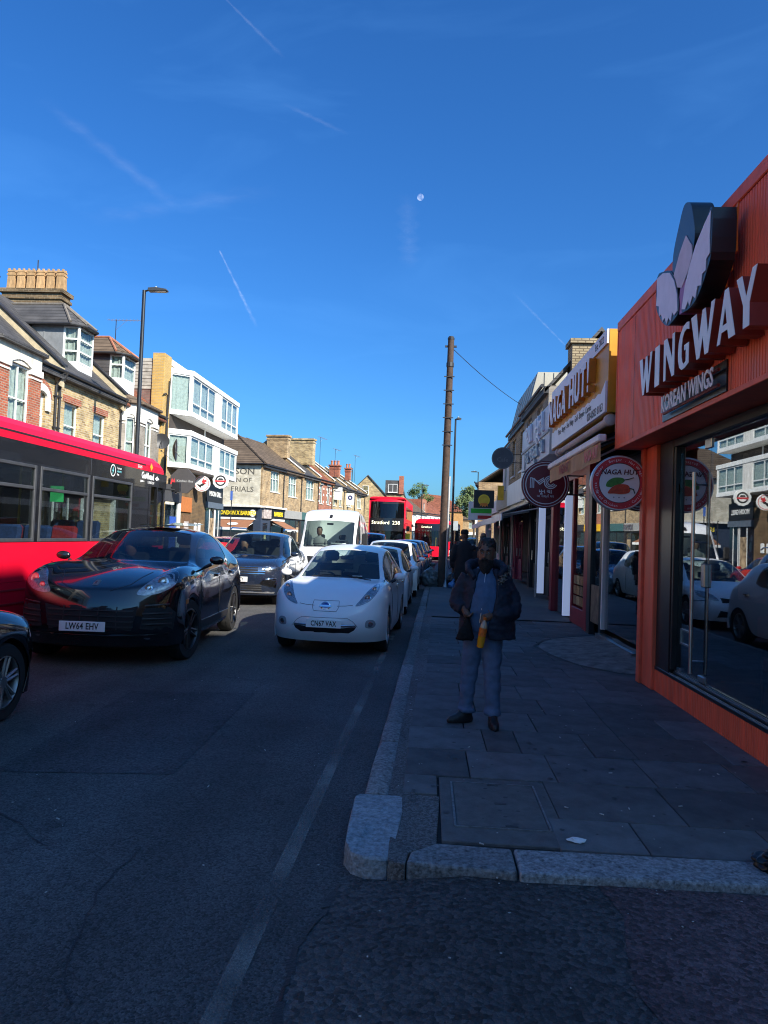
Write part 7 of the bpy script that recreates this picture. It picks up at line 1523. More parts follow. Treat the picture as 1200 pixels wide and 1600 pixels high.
# ---- red double decker
def double_decker(loc, rz):
    t = thing('double_deck_bus', 'red double decker with black front mask and yellow side sign coming towards us', 'bus', loc, rz, 'red buses'); w, Lb = 1.27, 10.4
    MB().box(-w, w, .45, Lb, .32, 1.1).build('lower_body', bus_red, t); mb = MB()
    for s in (-1, 1):
        mb.box(min(s*w, s*(w-.05)), max(s*w, s*(w-.05)), .5, Lb, 1.1, 4.3)
    mb.build('side_panel', bus_red, t)
    MB().box(-w+.06, w-.06, .5, Lb-.02, 2.2, 2.3).build('upper_floor', dark, t); MB().box(-w+.06, w-.06, 6, 6.05, .5, 4.2).build('bulkhead', mat('bus interior grey', (.16, .16, .17), .7, var=.2), t)
    mb = MB(); mb.prism([(-w, 4.25), (-w+.06, 4.36), (-w+.3, 4.42), (w-.3, 4.42), (w-.06, 4.36), (w, 4.25)], .28, Lb, 'y'); mb.build('roof', bus_red, t, bevel=.03)
    def surf(z0, z1, y0, y1, w0, w1, name, m, bow=.28, xs=(-1, -.85, -.5, 0, .5, .85, 1)):
        mb = MB(); mb.add([(x*w0, y0+bow*abs(x)**3, z0) for x in xs]+[(x*w1, y1+bow*abs(x)**3, z1) for x in xs], [(i, i+1, i+len(xs)+1, i+len(xs)) for i in range(len(xs)-1)]); return mb.build(name, m, t, smooth='all')
    surf(.32, .85, 0, 0, w, w, 'bumper', bus_red); surf(.85, 2.05, 0, .03, w*.93, w*.93, 'windscreen', car_glass); surf(2.052, 2.95, .03, .08, w*.93, w*.93, 'destination_panel', bus_blk); surf(2.952, 4.08, .08, .2, w*.93, w*.90, 'upper_windscreen', car_glass); surf(4.082, 4.30, .2, .30, w, w*.97, 'front_cove', bus_red)
    for s in (-1, 1):
        mb = MB(); mb.add([(s*w*.93, .255, .85), (s*w, .30, .85), (s*w, .42, 4.2), (s*w*.90, .43, 4.1), (s*w*.93, .33, 2.95)], [(0, 1, 2, 3, 4)]); mb.build('corner_pillar', bus_red, t)
        mb = MB(); mb.add([(s*w, .30, .32), (s*w, .30, .85), (s*w, .42, 4.3), (s*w, .5, 4.3), (s*w, .5, .32)], [(0, 1, 2, 3, 4)]); mb.build('corner_return', bus_red, t)
        for a in range(5):
            for z0, z1 in ((1.35, 2.1), (2.95, 3.8)): MB().box(min(s*(w+.004), s*(w-.01)), max(s*(w+.004), s*(w-.01)), 1.0+a*1.8, 2.7+a*1.8, z0, z1).build('side_window', car_glass, t)
        MB().cbox((s*.85, .1, .62), .3, .12, .16).build('headlight', lamp_in, t, bevel=.03)
        m_ = MB(); m_.tube([(s*w, .3, 2.6), (s*(w+.2), .1, 2.6), (s*(w+.2), .1, 2.4)], .02, 6); m_.cbox((s*(w+.2), .1, 2.25), .2, .1, .36); m_.build('mirror', trim_b, t)
        for yy in (2.6, 8.2): wheel(t, s*(w-.17), yy, .48, s, rim_m, wd=.28, spokes=8)
    amb = emit('destination letters', (.9, .85, .6), .75)
    text('Stratford', .34, amb, 'lettering', t, (-.42, .035, 2.62), ext=.003); text('238', .36, amb, 'lettering', t, (.66, .035, 2.62), ext=.003)
    b_ = MB().cbox((1.46, .5, 1.65), .05, .3, .55, rz=rad(80)).build('yellow_sign', mat('bright yellow', (.75, .6, .02), .5), t)
    mb = MB(); mb.prism([(-.1, 1.05), (.85, 1.9), (1.1, 1.9), (1.1, .9), (.3, .9)], .1, .12, 'y'); mb.build('black_wiper_panel', bus_blk, t)
    return t
double_decker((-2.85, 50.5, 0), rad(-1.5))
B2 = bus_single((.2, 56.0, 0), rad(-8), 'second single deck red bus pulled in behind the parked cars'); 
amb = emit('destination letters', (.9, .85, .6), .75); text('Stratford', .22, amb, 'lettering', B2, (-.3, .01, 2.5), ext=.003)
plain_car('red_car', 'small red car in the far lane beyond the bus', -7.6, 26.0, pi, paint('red car paint', (.5, .02, .02), .25), grp='traffic in the far lane')
# ================================================================== PEOPLE
def loft(mb, secs, n=20, cap=True):
    """closed tube through elliptical sections (cx, cy, z, rx, ry)"""
    vs = []; fs = []
    for (cx, cy, z, rx, ry) in secs:
        for j in range(n): a = 2*pi*j/n; vs.append((cx+rx*math.cos(a), cy+ry*math.sin(a), z))
    k = len(secs)
    for i in range(k-1):
        for j in range(n): fs.append((i*n+j, i*n+(j+1) % n, (i+1)*n+(j+1) % n, (i+1)*n+j))
    if cap: fs += [tuple(range(n))[::-1], tuple(range((k-1)*n, k*n))]
    return mb.add(vs, fs)
def cloft(mb, secs, n=22, th=.022):
    """open coat: C-shaped sections (cx, cy, z, rx, ry, a0, a1); the gap runs from a1 round to a0 through the front"""
    vs = []; fs = []; k = len(secs); m_ = 2*(n+1)
    for (cx, cy, z, rx, ry, a0, a1) in secs:
        for j in range(n+1): a = lerp(a0, a1, j/n); vs.append((cx+rx*math.cos(a), cy+ry*math.sin(a), z))
        for j in range(n, -1, -1): a = lerp(a0, a1, j/n); vs.append((cx+(rx-th)*math.cos(a), cy+(ry-th)*math.sin(a), z))
    for i in range(k-1):
        for j in range(m_): fs.append((i*m_+j, i*m_+(j+1) % m_, (i+1)*m_+(j+1) % m_, (i+1)*m_+j))
    for b in (0, (k-1)*m_):
        for j in range(n): fs.append((b+j, b+j+1, b+m_-2-j, b+m_-1-j))
    return mb.add(vs, fs)
def curve_tube(mb, pts, rs, n=14, steps=5):
    P_ = [V(p) for p in pts]; out = []; rr = []; k = len(P_)
    for i in range(k-1):
        p0, p1, p2, p3 = P_[max(i-1, 0)], P_[i], P_[i+1], P_[min(i+2, k-1)]
        for q in range(steps):
            t = q/steps; out.append(.5*((2*p1)+(-p0+p2)*t+(2*p0-5*p1+4*p2-p3)*t*t+(-p0+3*p1-3*p2+p3)*t**3)); rr.append(lerp(rs[i], rs[i+1], t))
    out.append(P_[-1]); rr.append(rs[-1]); return mb.tube(out, rr, n)
def fuse(mb, name, m, parent, vox=.008, folds=0., fs=9., seed=0, smooth=2, stretch=(1, 1, 1)):
    """one continuous skin round the joined volumes; folds push it in and out like creased cloth"""
    o = mb.build('t', m, None); md = o.modifiers.new('r', 'REMESH'); md.mode = 'VOXEL'; md.voxel_size = vox
    if smooth: sm = o.modifiers.new('s', 'SMOOTH'); sm.iterations = smooth; sm.factor = .5
    dg = bpy.context.evaluated_depsgraph_get(); me = bpy.data.meshes.new_from_object(o.evaluated_get(dg)); bpy.data.objects.remove(o); me.name = name
    if folds:
        from mathutils import noise
        nn = [v.normal.copy() for v in me.vertices]
        for v, q in zip(me.vertices, nn):
            c = v.co; p = V((c.x*fs*stretch[0]+seed, c.y*fs*stretch[1], c.z*fs*stretch[2]))
            v.co = c+q*(folds*(noise.noise(p)+.5*noise.noise(p*2.1+V((3, 1, 2)))))
    me.polygons.foreach_set('use_smooth', [True]*len(me.polygons)); me.materials.clear(); me.materials.append(m)
    ob = bpy.data.objects.new(name, me); link(ob); ob.parent = parent; return ob
def head_parts(mb, c, r=1., yaw=0.):
    """skull, jaw, nose, brow, ears in one volume; the face looks along -Y turned by yaw"""
    h = MB(); h.x = M.Translation(c) @ M.Rotation(yaw, 4, 'Z') @ M.Scale(r, 4)
    loft(h, [(0, .015, -.09, .03, .035), (0, -.015, -.115, .042, .05), (0, -.025, -.085, .058, .068), (0, -.015, -.045, .068, .083), (0, 0, 0, .075, .093), (0, .008, .05, .077, .097), (0, .012, .09, .068, .086), (0, .012, .115, .045, .058), (0, .012, .125, .012, .015)], 20)
    h.add([(-.013, -.088, .012), (.013, -.088, .012), (.02, -.092, -.032), (-.02, -.092, -.032), (0, -.128, -.026), (0, -.098, .016)], [(0, 1, 5), (1, 2, 4, 5), (0, 5, 4, 3), (2, 3, 4), (0, 3, 2, 1)])
    h.cbox((0, -.086, .03), .10, .022, .018); h.cbox((0, -.088, -.058), .048, .02, .02)
    for s in (-1, 1): h.cbox((s*.079, .012, -.005), .016, .032, .06, rz=s*.3)
    mb.v += h.v; base = len(mb.v)-len(h.v); mb.f += [tuple(i+base for i in f) for f in h.f]; mb.mi += [0]*len(h.f); return h.x
def hand(mb, wrist, palm, dirs, curl, thumb, r=.0095):
    """palm block and five separate bent fingers; palm: end of the palm, dirs: spread axis"""
    w_, p_ = V(wrist), V(palm); d = (p_-w_).normalized(); sp = V(dirs).normalized(); nrm = d.cross(sp).normalized()
    curve_tube(mb, [w_, w_.lerp(p_, .5), p_], [.026, .034, .032], 10, 3)
    for i, (off, ln) in enumerate(((-.028, .066), (-.009, .075), (.010, .070), (.028, .055))):
        b = p_+sp*off-d*.006; k1 = b+(d*math.cos(curl)+nrm*math.sin(curl))*ln*.45; k2 = k1+(d*math.cos(curl*2)+nrm*math.sin(curl*2))*ln*.35; k3 = k2+(d*math.cos(curl*2.8)+nrm*math.sin(curl*2.8))*ln*.28
        mb.tube([b-d*.015, b, k1, k2, k3], [r, r, r*.95, r*.88, r*.7], 8)
    tb = w_.lerp(p_, .35)+sp*thumb*.028; t1 = tb+(d*.6+sp*thumb*.8).normalized()*.035; t2 = t1+(d*.8+nrm*.5).normalized()*.03; mb.tube([tb-sp*thumb*.012, tb, t1, t2], [.013, .012, .011, .008], 8)
skin_d = mat('dark brown skin', (.15, .075, .045), .55, var=.12, vs=15, bump=.15, bs=80)
navy_j = mat('navy padded jacket', (.010, .014, .027), .75, var=.18, vs=14, bump=.25, bs=120)
hood_m = mat('blue grey hoodie', (.065, .115, .20), .9, var=.12, vs=20, bump=.3, bs=260)
trou_m = mat('blue grey jogging trousers', (.095, .14, .225), .9, var=.14, vs=16, bump=.3, bs=240)
fur_m = mat('hood fur', (.19, .165, .14), .95, var=.5, vs=60); shoe_m = mat('black shoe', (.012, .012, .013), .5, var=.3); beard_m = mat('black grey beard', (.018, .016, .015), .85, var=.6, vs=120, bump=1., bs=220)
man = thing('person', 'bearded man in an open navy jacket and blue hoodie holding a bag and orange bottle', 'person', (.50, 6.40, .12)); man.scale = (.89, .92, 1)
# measured about his feet: x to the right, -y towards the viewer
mb = MB()
hx = head_parts(mb, (.015, -.005, 1.455), 1.0, rad(-14))
loft(mb, [(.01, .02, 1.25, .075, .07), (.01, .012, 1.33, .058, .06), (.01, .01, 1.40, .058, .062)], 16)
loft(mb, [(0, .02, .80, .15, .11), (0, .01, .95, .165, .135), (0, 0, 1.1, .165, .13), (0, .01, 1.22, .16, .10), (0, .02, 1.29, .09, .075)], 18)
curve_tube(mb, [(-.17, .02, 1.25), (-.225, .02, 1.08), (-.185, -.12, .975)], [.05, .045, .028], 10); curve_tube(mb, [(.18, .02, 1.26), (.26, .01, 1.02), (.07, -.17, .945)], [.05, .045, .028], 10)
hand(mb, (-.185, -.12, .975), (-.155, -.175, .93), (.35, .9, .0), .75, -1); hand(mb, (.07, -.17, .945), (.0, -.205, .925), (.1, .2, 1), .65, 1)
for s, pts in ((-1, [(-.085, .02, .82), (-.105, .05, .5), (-.12, .08, .12)]), (1, [(.085, .0, .82), (.10, -.03, .48), (.11, -.04, .12)])): curve_tube(mb, pts, [.09, .06, .042], 12)
fuse(mb, 'body', skin_d, man, .0055, smooth=2)
for s in (-1, 1):
    e_ = MB(); e_.lathe([(.001, -.011), (.009, -.007), (.0115, 0), (.009, .007), (.001, .011)], 12); e_ = e_.build('eye', mat('eye white', (.25, .235, .22), .3), man, smooth='all'); e_.matrix_local = hx @ M.Translation((s*.031, -.081, .010))
    p_ = MB().lathe([(.0055, -.0115), (.001, -.0125)], 10, 'y').build('iris', mat('dark iris', (.01, .007, .005), .2), man); p_.matrix_local = hx @ M.Translation((s*.031-.002, -.081, .010))
    b_ = MB().tube([(s*.014, -.099, .033), (s*.032, -.101, .040), (s*.052, -.090, .032)], [.006, .007, .004], 6).build('eyebrow', hair_b, man); b_.matrix_local = hx
mb = MB(); mb.x = hx   # hair: a thick uneven cap of short locks
loft(mb, [(0, .05, -.03, .066, .052), (0, .034, .03, .083, .078), (0, .022, .075, .086, .092), (0, .014, .115, .070, .084), (0, .012, .143, .035, .04)], 20)
for _ in range(46):
    a = rnd.uniform(0, 2*pi); zz = rnd.uniform(.05, .135); q = .085*math.sqrt(max(.1, 1-((zz-.05)/.11)**2)); c_ = V((q*math.cos(a), .016+q*1.08*math.sin(a), zz)); mb.tube([c_*.9, c_+V((0, 0, .004)), c_*1.08+V((0, 0, -.002))], [.016, .014, .006], 6)
fuse(mb, 'hair', hair_b, man, .006, .004, 60, smooth=1)
mb = MB(); mb.x = hx
loft(mb, [(0, -.045, -.175, .022, .024), (0, -.045, -.150, .045, .044), (0, -.035, -.115, .060, .066), (0, -.022, -.075, .071, .085), (0, -.012, -.046, .073, .088)], 18)
mb.tube([(-.042, -.088, -.062), (-.02, -.106, -.044), (0, -.109, -.041), (.02, -.106, -.044), (.042, -.088, -.062)], [.008, .011, .010, .011, .008], 8)
fuse(mb, 'beard', beard_m, man, .006, .006, 70, smooth=1)
mb = MB()   # hoodie
loft(mb, [(.0, .0, .80, .185, .155), (.0, -.012, .86, .19, .168), (0, -.02, .98, .192, .178), (0, -.012, 1.10, .19, .162), (0, .005, 1.2, .185, .13), (0, .02, 1.27, .14, .10), (0, .02, 1.315, .085, .085), (.005, .015, 1.345, .075, .078)], 26)
fuse(mb, 'hoodie', hood_m, man, .010, .008, 9, 2)
z_ = MB(); z_.tube([(.012, -.068, 1.33), (.0, -.09, 1.26), (-.012, -.142, 1.14), (-.03, -.190, 1.0), (-.045, -.186, .88)], .0045, 6); z_.build('zip', mat('zip silver', (.55, .56, .58), .35, .7), man)
mb = MB()   # jacket, hanging open
F0, F1 = rad(-58), rad(238)
cloft(mb, [(.045, .01, .74, .275, .205, rad(-92), rad(215)), (.04, .01, .86, .270, .215, rad(-92), rad(220)), (.035, .005, 1.0, .262, .215, rad(-78), rad(226)), (.03, .01, 1.12, .245, .195, rad(-70), rad(236)), (.02, .018, 1.22, .222, .155, rad(-62), rad(240)), (.012, .025, 1.29, .170, .118, rad(-60), rad(242)), (.01, .03, 1.33, .115, .10, rad(-55), rad(238))], 26, .035)
curve_tube(mb, [(-.155, .025, 1.26), (-.235, .03, 1.12), (-.255, .0, 1.03), (-.20, -.105, .985)], [.075, .074, .070, .052], 16); curve_tube(mb, [(.17, .025, 1.265), (.27, .03, 1.10), (.285, -.02, .985), (.18, -.145, .955), (.095, -.165, .948)], [.078, .080, .078, .068, .053], 16)
fuse(mb, 'jacket', navy_j, man, .009, .010, 11, 5, smooth=3, stretch=(1, 1, 2.2))
mb = MB(); mb.tube([(-.10, -.10, 1.255), (-.155, -.04, 1.315), (-.15, .07, 1.35), (-.05, .15, 1.37), (.07, .15, 1.37), (.17, .07, 1.36), (.185, -.03, 1.33), (.135, -.10, 1.27)], [.022, .034, .044, .05, .05, .046, .038, .022], 10); fuse(mb, 'collar', navy_j, man, .010, .01, 16, 3)
mb = MB()
for _ in range(300):
    t = rnd.random(); c_ = V((lerp(.15, .235, t), lerp(-.12, .05, t), lerp(1.235, 1.35, t)))+V((rnd.gauss(0, .014), rnd.gauss(0, .014), rnd.gauss(0, .014))); d = V((rnd.uniform(-1, 1), rnd.uniform(-1, .6), rnd.uniform(-.6, 1))).normalized()*.022; mb.tube([c_, c_+d*.6, c_+d], [.005, .004, .001], 4)
mb.build('fur_trim', fur_m, man)
mb = MB()   # trousers
loft(mb, [(0, .01, .74, .16, .12), (.0, .005, .80, .168, .14), (0, 0, .87, .168, .148)], 22)
curve_tube(mb, [(-.075, .01, .80), (-.092, .02, .62), (-.108, .05, .42), (-.125, .065, .25), (-.13, .085, .13)], [.105, .094, .078, .072, .070], 18); curve_tube(mb, [(.078, .0, .80), (.092, -.02, .62), (.105, -.035, .42), (.112, -.03, .25), (.118, -.035, .14)], [.105, .096, .080, .074, .072], 18)
mb.tube([(-.205, .07, .115), (-.16, .0, .10), (-.06, .05, .105)], .022, 8); mb.lathe([(.078, .09), (.088, .11), (.08, .14)], 18, 'z', (.118, -.035, 0))
fuse(mb, 'trousers', trou_m, man, .009, .014, 7, 8, smooth=3, stretch=(1, 1, 1.7))
for (c_, rz_) in (((-.145, .06, 0), rad(-68)), ((.118, -.07, 0), rad(4))):
    mb = MB(); mb.x = M.Translation(c_) @ M.Rotation(rz_, 4, 'Z')
    loft(mb, [(0, -.045, .0, .046, .135), (0, -.045, .025, .050, .140), (0, -.04, .05, .047, .125), (0, -.005, .075, .043, .085), (0, .025, .115, .042, .055)], 18); fuse(mb, 'shoe', shoe_m, man, .007, .003, 30)
# what he holds: things of their own
bg_ = thing('carrier_bag', 'small black carrier bag hanging from the bearded man\'s hand', 'bag', (.36, 6.235, 1.04))
mb = MB(); loft(mb, [(0, 0, .0, .016, .013), (-.005, 0, -.04, .03, .018), (-.012, 0, -.11, .06, .028), (-.02, 0, -.175, .078, .03), (-.02, 0, -.19, .07, .02)], 16); fuse(mb, 'sack', mat('matt black plastic', (.008, .008, .009), .7, var=.2, spec=.2), bg_, .006, .007, 22, 4)
bt = thing('drink_bottle', 'orange drink bottle held upright in front of the bearded man', 'bottle', (.467, 6.205, .80), 0)
bt.rotation_euler = (rad(4), rad(-9+17), 0)
mb = MB(); mb.lathe([(.003, .0), (.026, .002), (.031, .012), (.029, .03), (.032, .05), (.032, .10), (.0325, .12)], 24); mb.build('juice', mat('orange drink', (.75, .30, .01), .15, var=.1, coat=.5), bt, smooth=True)
mb = MB(); mb.lathe([(.0328, .10), (.0332, .105), (.0332, .165), (.0328, .17)], 24, cap=False); mb.build('label_wrap', mat('orange label', (.70, .14, .015), .4, var=.3, vs=40), bt, smooth=True)
mb = MB(); mb.lathe([(.032, .165), (.031, .185), (.02, .215), (.0125, .228), (.0125, .242)], 24); mb.build('shoulder', mat('clear bottle plastic', (.45, .30, .2), .12, coat=.5), bt, smooth=True)
mb = MB(); mb.lathe([(.0155, .236), (.0155, .258), (.013, .26)], 16); mb.build('cap', mat('orange cap', (.6, .12, .01), .4), bt)
# two walkers further on, seen from behind
def walker(name, label, loc, rz, h, coat, hat=None, ln=.62, grp=None, bag=False):
    t = thing(name, label, 'person', loc, rz, grp); q = h/1.78
    mb = MB(); mb.x = M.Scale(q, 4); hx_ = head_parts(mb, (0, -.01, 1.64), 1.0)
    loft(mb, [(0, 0, .9, .15, .1), (0, 0, 1.2, .16, .11), (0, .01, 1.42, .14, .09), (0, .005, 1.50, .06, .06), (0, 0, 1.56, .055, .058)], 16)
    for s in (-1, 1): curve_tube(mb, [(s*.19, .0, 1.4), (s*.25, .02, 1.12), (s*.24, -.06*s, .86)], [.05, .045, .03], 10); hand(mb, (s*.24*q/q, -.06*s, .86), (s*.245, -.07*s, .78), (0, 1, 0), .3, -1); curve_tube(mb, [(s*.09, 0, .9), (s*.1, -.08*s, .5), (s*.1, .10*s, .1)], [.09, .06, .045], 10)
    fuse(mb, 'body', skin_d, t, .010)
    mb = MB(); mb.x = M.Scale(q, 4); loft(mb, [(0, .01, ln, .235, .16), (0, .01, .9, .225, .155), (0, .01, 1.15, .22, .145), (0, .015, 1.35, .215, .125), (0, .015, 1.45, .15, .1), (0, .01, 1.52, .075, .075)], 22)
    for s in (-1, 1): curve_tube(mb, [(s*.17, .01, 1.42), (s*.255, .03, 1.14), (s*.245, -.05*s, .90)], [.085, .08, .058], 14)
    fuse(mb, 'coat', coat, t, .014, .012, 6, 2)
    mb = MB(); mb.x = M.Scale(q, 4)
    for s in (-1, 1): curve_tube(mb, [(s*.085, 0, .92), (s*.1, -.08*s, .5), (s*.1, .10*s, .10)], [.11, .085, .07], 14)
    fuse(mb, 'trousers', mat('black trousers', (.012, .012, .014), .85, var=.2), t, .013, .008, 8)
    for s in (-1, 1): mb = MB(); mb.x = M.Translation((s*.1, .1*s*q, 0)); loft(mb, [(0, -.04, 0, .045, .13), (0, -.04, .03, .048, .135), (0, 0, .075, .042, .08), (0, .02, .11, .04, .05)], 14); mb.build('shoe', shoe_m, t, smooth='all')
    mb = MB(); mb.x = M.Scale(q, 4) @ M.Translation((0, -.01, 1.64))
    if hat: loft(mb, [(0, .008, .03, .092, .108), (0, .010, .06, .094, .11), (0, .012, .11, .088, .10), (0, .012, .145, .06, .07)], 18); fuse(mb, 'woollen_hat', hat, t, .010, .004, 30)
    else: loft(mb, [(0, .05, -.05, .066, .05), (0, .03, .03, .085, .082), (0, .018, .09, .082, .09), (0, .012, .14, .035, .04)], 18); fuse(mb, 'hair', hair_b, t, .009, .005, 40)
    return t
walker('person', 'tall pedestrian in a long black coat and hat walking away', (.86, 17.2, .118), pi, 1.80, mat('black coat cloth', (.012, .012, .014), .85, var=.25, vs=8), mat('black wool', (.012, .011, .011), .95), .66, 'pedestrians on the pavement')
walker('person', 'shorter bareheaded pedestrian in dark clothes beside the tall one', (1.50, 20.0, .118), pi, 1.72, mat('charcoal coat cloth', (.02, .02, .023), .85, var=.25, vs=8), None, .74, 'pedestrians on the pavement')
walker('person', 'small distant pedestrian in grey by the far shops', (2.1, 47.0, .118), 0, 1.7, mat('grey coat cloth', (.06, .06, .065), .85), None, .74, 'pedestrians on the pavement')
# ================================================================== STREET FURNITURE, TREES, SKY OBJECTS
wood_p = mat('tarred pole wood', (.060, .036, .026), .85, var=.35, vs=9, bump=.6, bs=40, detail=8)
galv = mat('galvanised conduit', (.42, .43, .44), .45, .6, var=.15, vs=6)
TP = thing('telegraph_pole', 'dark wooden telegraph pole with a pale steel conduit up its side', 'pole', (.50, 24.1, .118))
mb = MB(); mb.tube([(0, 0, -.2), (.01, 0, 2), (.03, 0, 5), (.05, 0, 8.16)], [.135, .13, .118, .102], 14); mb.build('pole_shaft', wood_p, TP, smooth=True)
mb = MB(); mb.tube([(.135, -.07, .0), (.14, -.07, 1.5), (.15, -.07, 3.6)], .038, 8); mb.build('conduit', galv, TP, smooth=True)
mb = MB(); mb.lathe([(.12, -.02), (.09, .06), (.05, .2), (.045, .24)], 12, 'z', (.135, -.07, 0)); mb.build('conduit_foot', galv, TP, smooth=True)
mb = MB(); mb.lathe([(.108, 8.1), (.115, 8.16), (.08, 8.22)], 12, 'z', (.05, 0, 0)); mb.box(-.14, .24, -.03, .03, 7.86, 7.92); mb.lathe([(.115, 7.2), (.125, 7.22), (.125, 7.34), (.115, 7.36)], 12, 'z', (.045, 0, 0)); mb.build('pole_cap', gutter_m, TP)
for i in range(6): MB().box(.03-.17, .03+.17, -.14, -.115, 4.6+i*.45, 4.63+i*.45).build('step_iron', gutter_m, TP)
def wire(name, label, a, b, sag, r=.012, n=16):
    a, b = V(a), V(b); pts = [a.lerp(b, i/n)-V((0, 0, sag*4*(i/n)*(1-i/n))) for i in range(n+1)]
    o = MB().tube(pts, r, 5).build(name, gutter_m); return tag(o, label, 'cable')
wire('overhead_cable', 'thin black cable from the telegraph pole to the zinc mansard roof', (.55, 24.1, 8.0), (4.2, 33.0, 7.65), .14)
def lamp(loc, h, arm, label, r=.075):
    t = thing('street_lamp', label, 'street lamp', loc, 0, 'black street lamps along the road')
    mb = MB(); mb.tube([(0, 0, 0), (0, 0, 1.3)], r*1.35, 12); mb.tube([(0, 0, 1.3), (0, 0, h)], [r, r*.75], 12); mb.build('post', grey_pole, t, smooth=True)
    mb = MB(); mb.tube([(0, 0, h-.04), (arm*.25, 0, h+.02)], .035, 8); mb.build('arm', grey_pole, t)
    mb = MB(); mb.prism([(arm*.2, h-.05), (arm*.2, h+.07), (arm*.55, h+.09), (arm*1.0, h+.03), (arm*1.0, h-.03)], -.13, .13, 'y'); q = mb.build('lamp_head', mat('lamp head grey', (.05, .052, .056), .4), t, bevel=.015)
    MB().box(min(arm*.5, arm*.95), max(arm*.5, arm*.95), -.1, .1, h-.056, h-.04).build('lamp_glass', mat('lamp diffuser', (.4, .4, .38), .3), q)
    mb = MB(); mb.lathe([(.03, 0), (.03, .05), (.001, .07)], 10, 'z', (arm*.5, 0, h+.08)); mb.build('photocell', white_paint, q); return t
lamp((-10.42, 25.5, .12), 10.05, .85, 'tall black street lamp rising behind the red bus', .085)
lamp((1.47, 45, .118), 8.9, .35, 'black street lamp close beside the telegraph pole', .075)
lamp((5.9, 90, .118), 9.8, -.9, 'distant street lamp over the shop signs', .08)
lamp((-.95, 100, .0), 8.8, .9, 'distant street lamp against the tree', .08)
lamp((-9.3, 88, .12), 9.6, -.4, 'slim street lamp in front of the brick gable', .06)
def sign_post(loc, h, label, col, w=.3, hh=.45, grp='posts with small signs'):
    t = thing('sign_post', label, 'sign post', loc, 0, grp); MB().tube([(0, 0, 0), (0, 0, h)], .04, 8).build('post', grey_pole, t); MB().box(-w/2, w/2, -.06, -.045, h-hh, h).build('sign_plate', col, t); return t
sign_post((-15.1, 55.6, .12), 4.6, 'thin dark post with a small blue plate before the barber shop', mat('blue plate', (.05, .12, .4), .4), .18, .7)
sign_post((-15.95, 55.2, .12), 3.6, 'thin dark post just beside the blue plated one', gutter_m, .1, .1)
sign_post((2.0, 56, .12), 2.9, 'small grey sign on a post at the far kerb', mat('grey sign plate', (.35, .4, .42), .4), .55, .7)
# rubbish sacks at the pole
def sack(name, loc, s, m, label, seed):
    t = thing(name, label, 'rubbish bag', loc, 0, 'rubbish bags at the telegraph pole'); mb = MB(); loft(mb, [(0, 0, 0, .24*s, .2*s), (0, 0, .08*s, .33*s, .27*s), (0, 0, .3*s, .34*s, .28*s), (0, 0, .5*s, .24*s, .2*s), (.03, 0, .62*s, .07*s, .06*s), (.05, 0, .68*s, .05*s, .04*s), (.08, 0, .78*s, .09*s, .06*s)], 20); fuse(mb, 'sack', m, t, .02, .05, 5, seed, smooth=1); return t
blkp = mat('black bin bag', (.012, .013, .015), .28, var=.3, vs=10, bump=.5, bs=25)
sack('rubbish_bag', (.93, 23.9, .118), .85, blkp, 'shiny black rubbish bag on the shop side of the telegraph pole', 3)
sack('rubbish_bag', (.13, 24.2, .118), .95, mat('grey bin bag', (.10, .11, .11), .3, var=.4, vs=8, bump=.5, bs=25), 'grey translucent rubbish bag on the road side of the telegraph pole', 9)
sack('rubbish_bag', (.80, 23.6, .118), .35, mat('blue carrier', (.10, .22, .42), .4, var=.4, vs=14), 'little blue plastic bag resting against the black rubbish bag', 5)
# bicycles
def bicycle(loc, rz, label, fr):
    t = thing('bicycle', label, 'bicycle', loc, rz, 'bicycles left on the street')
    for y in (-.52, .52):
        w_ = MB(); n = 20; w_.tube([(0, .33*math.cos(2*pi*k/n), .33*math.sin(2*pi*k/n)) for k in range(n+1)], .018, 6, False); o = w_.build('wheel', rubber, t); o.location = (0, y, .345)
        s_ = MB(); [s_.tube([(0, 0, 0), (0, .32*math.cos(a*pi/6), .32*math.sin(a*pi/6))], .003, 4) for a in range(12)]; s_.lathe([(.02, -.03), (.02, .03)], 8, 'x'); s_.build('spokes', steel, o)
    f = MB(); bb = (0, .08, .30); hd = (0, -.40, .82); st = (0, .22, .84); rr = (0, .52, .345); ff = (0, -.52, .345)
    for a, b in ((bb, hd), (bb, st), (st, (0, -.39, .76)), (bb, rr), (st, rr), (hd, ff), ((0, .24, .84), (0, .27, .95)), (hd, (0, -.38, 1.0))): f.tube([a, b], .016, 6)
    f.build('frame', fr, t); MB().tube([(-.28, -.30, 1.02), (0, -.40, 1.0), (.28, -.30, 1.02)], .014, 6).build('handlebar', gutter_m, t); MB().cbox((0, .28, .97), .13, .26, .05).build('saddle', blackf, t, bevel=.02); MB().lathe([(.09, -.01), (.09, .01)], 16, 'x', (.03, .08, .30)).build('chainring', steel, t); return t
bicycle((1.32, 38, .118), rad(14), 'dark bicycle locked at the kerb beyond the telegraph pole', mat('grey bike frame', (.15, .15, .16), .35, .4))
b2 = bicycle((-13.9, 52.5, .12), rad(60), 'bicycle leaning outside the barber shop', blackf); 
bicycle((-14.6, 53.0, .12), rad(75), 'second bicycle parked beside the other outside the barber shop', mat('grey bike frame', (.15, .15, .16), .35, .4))
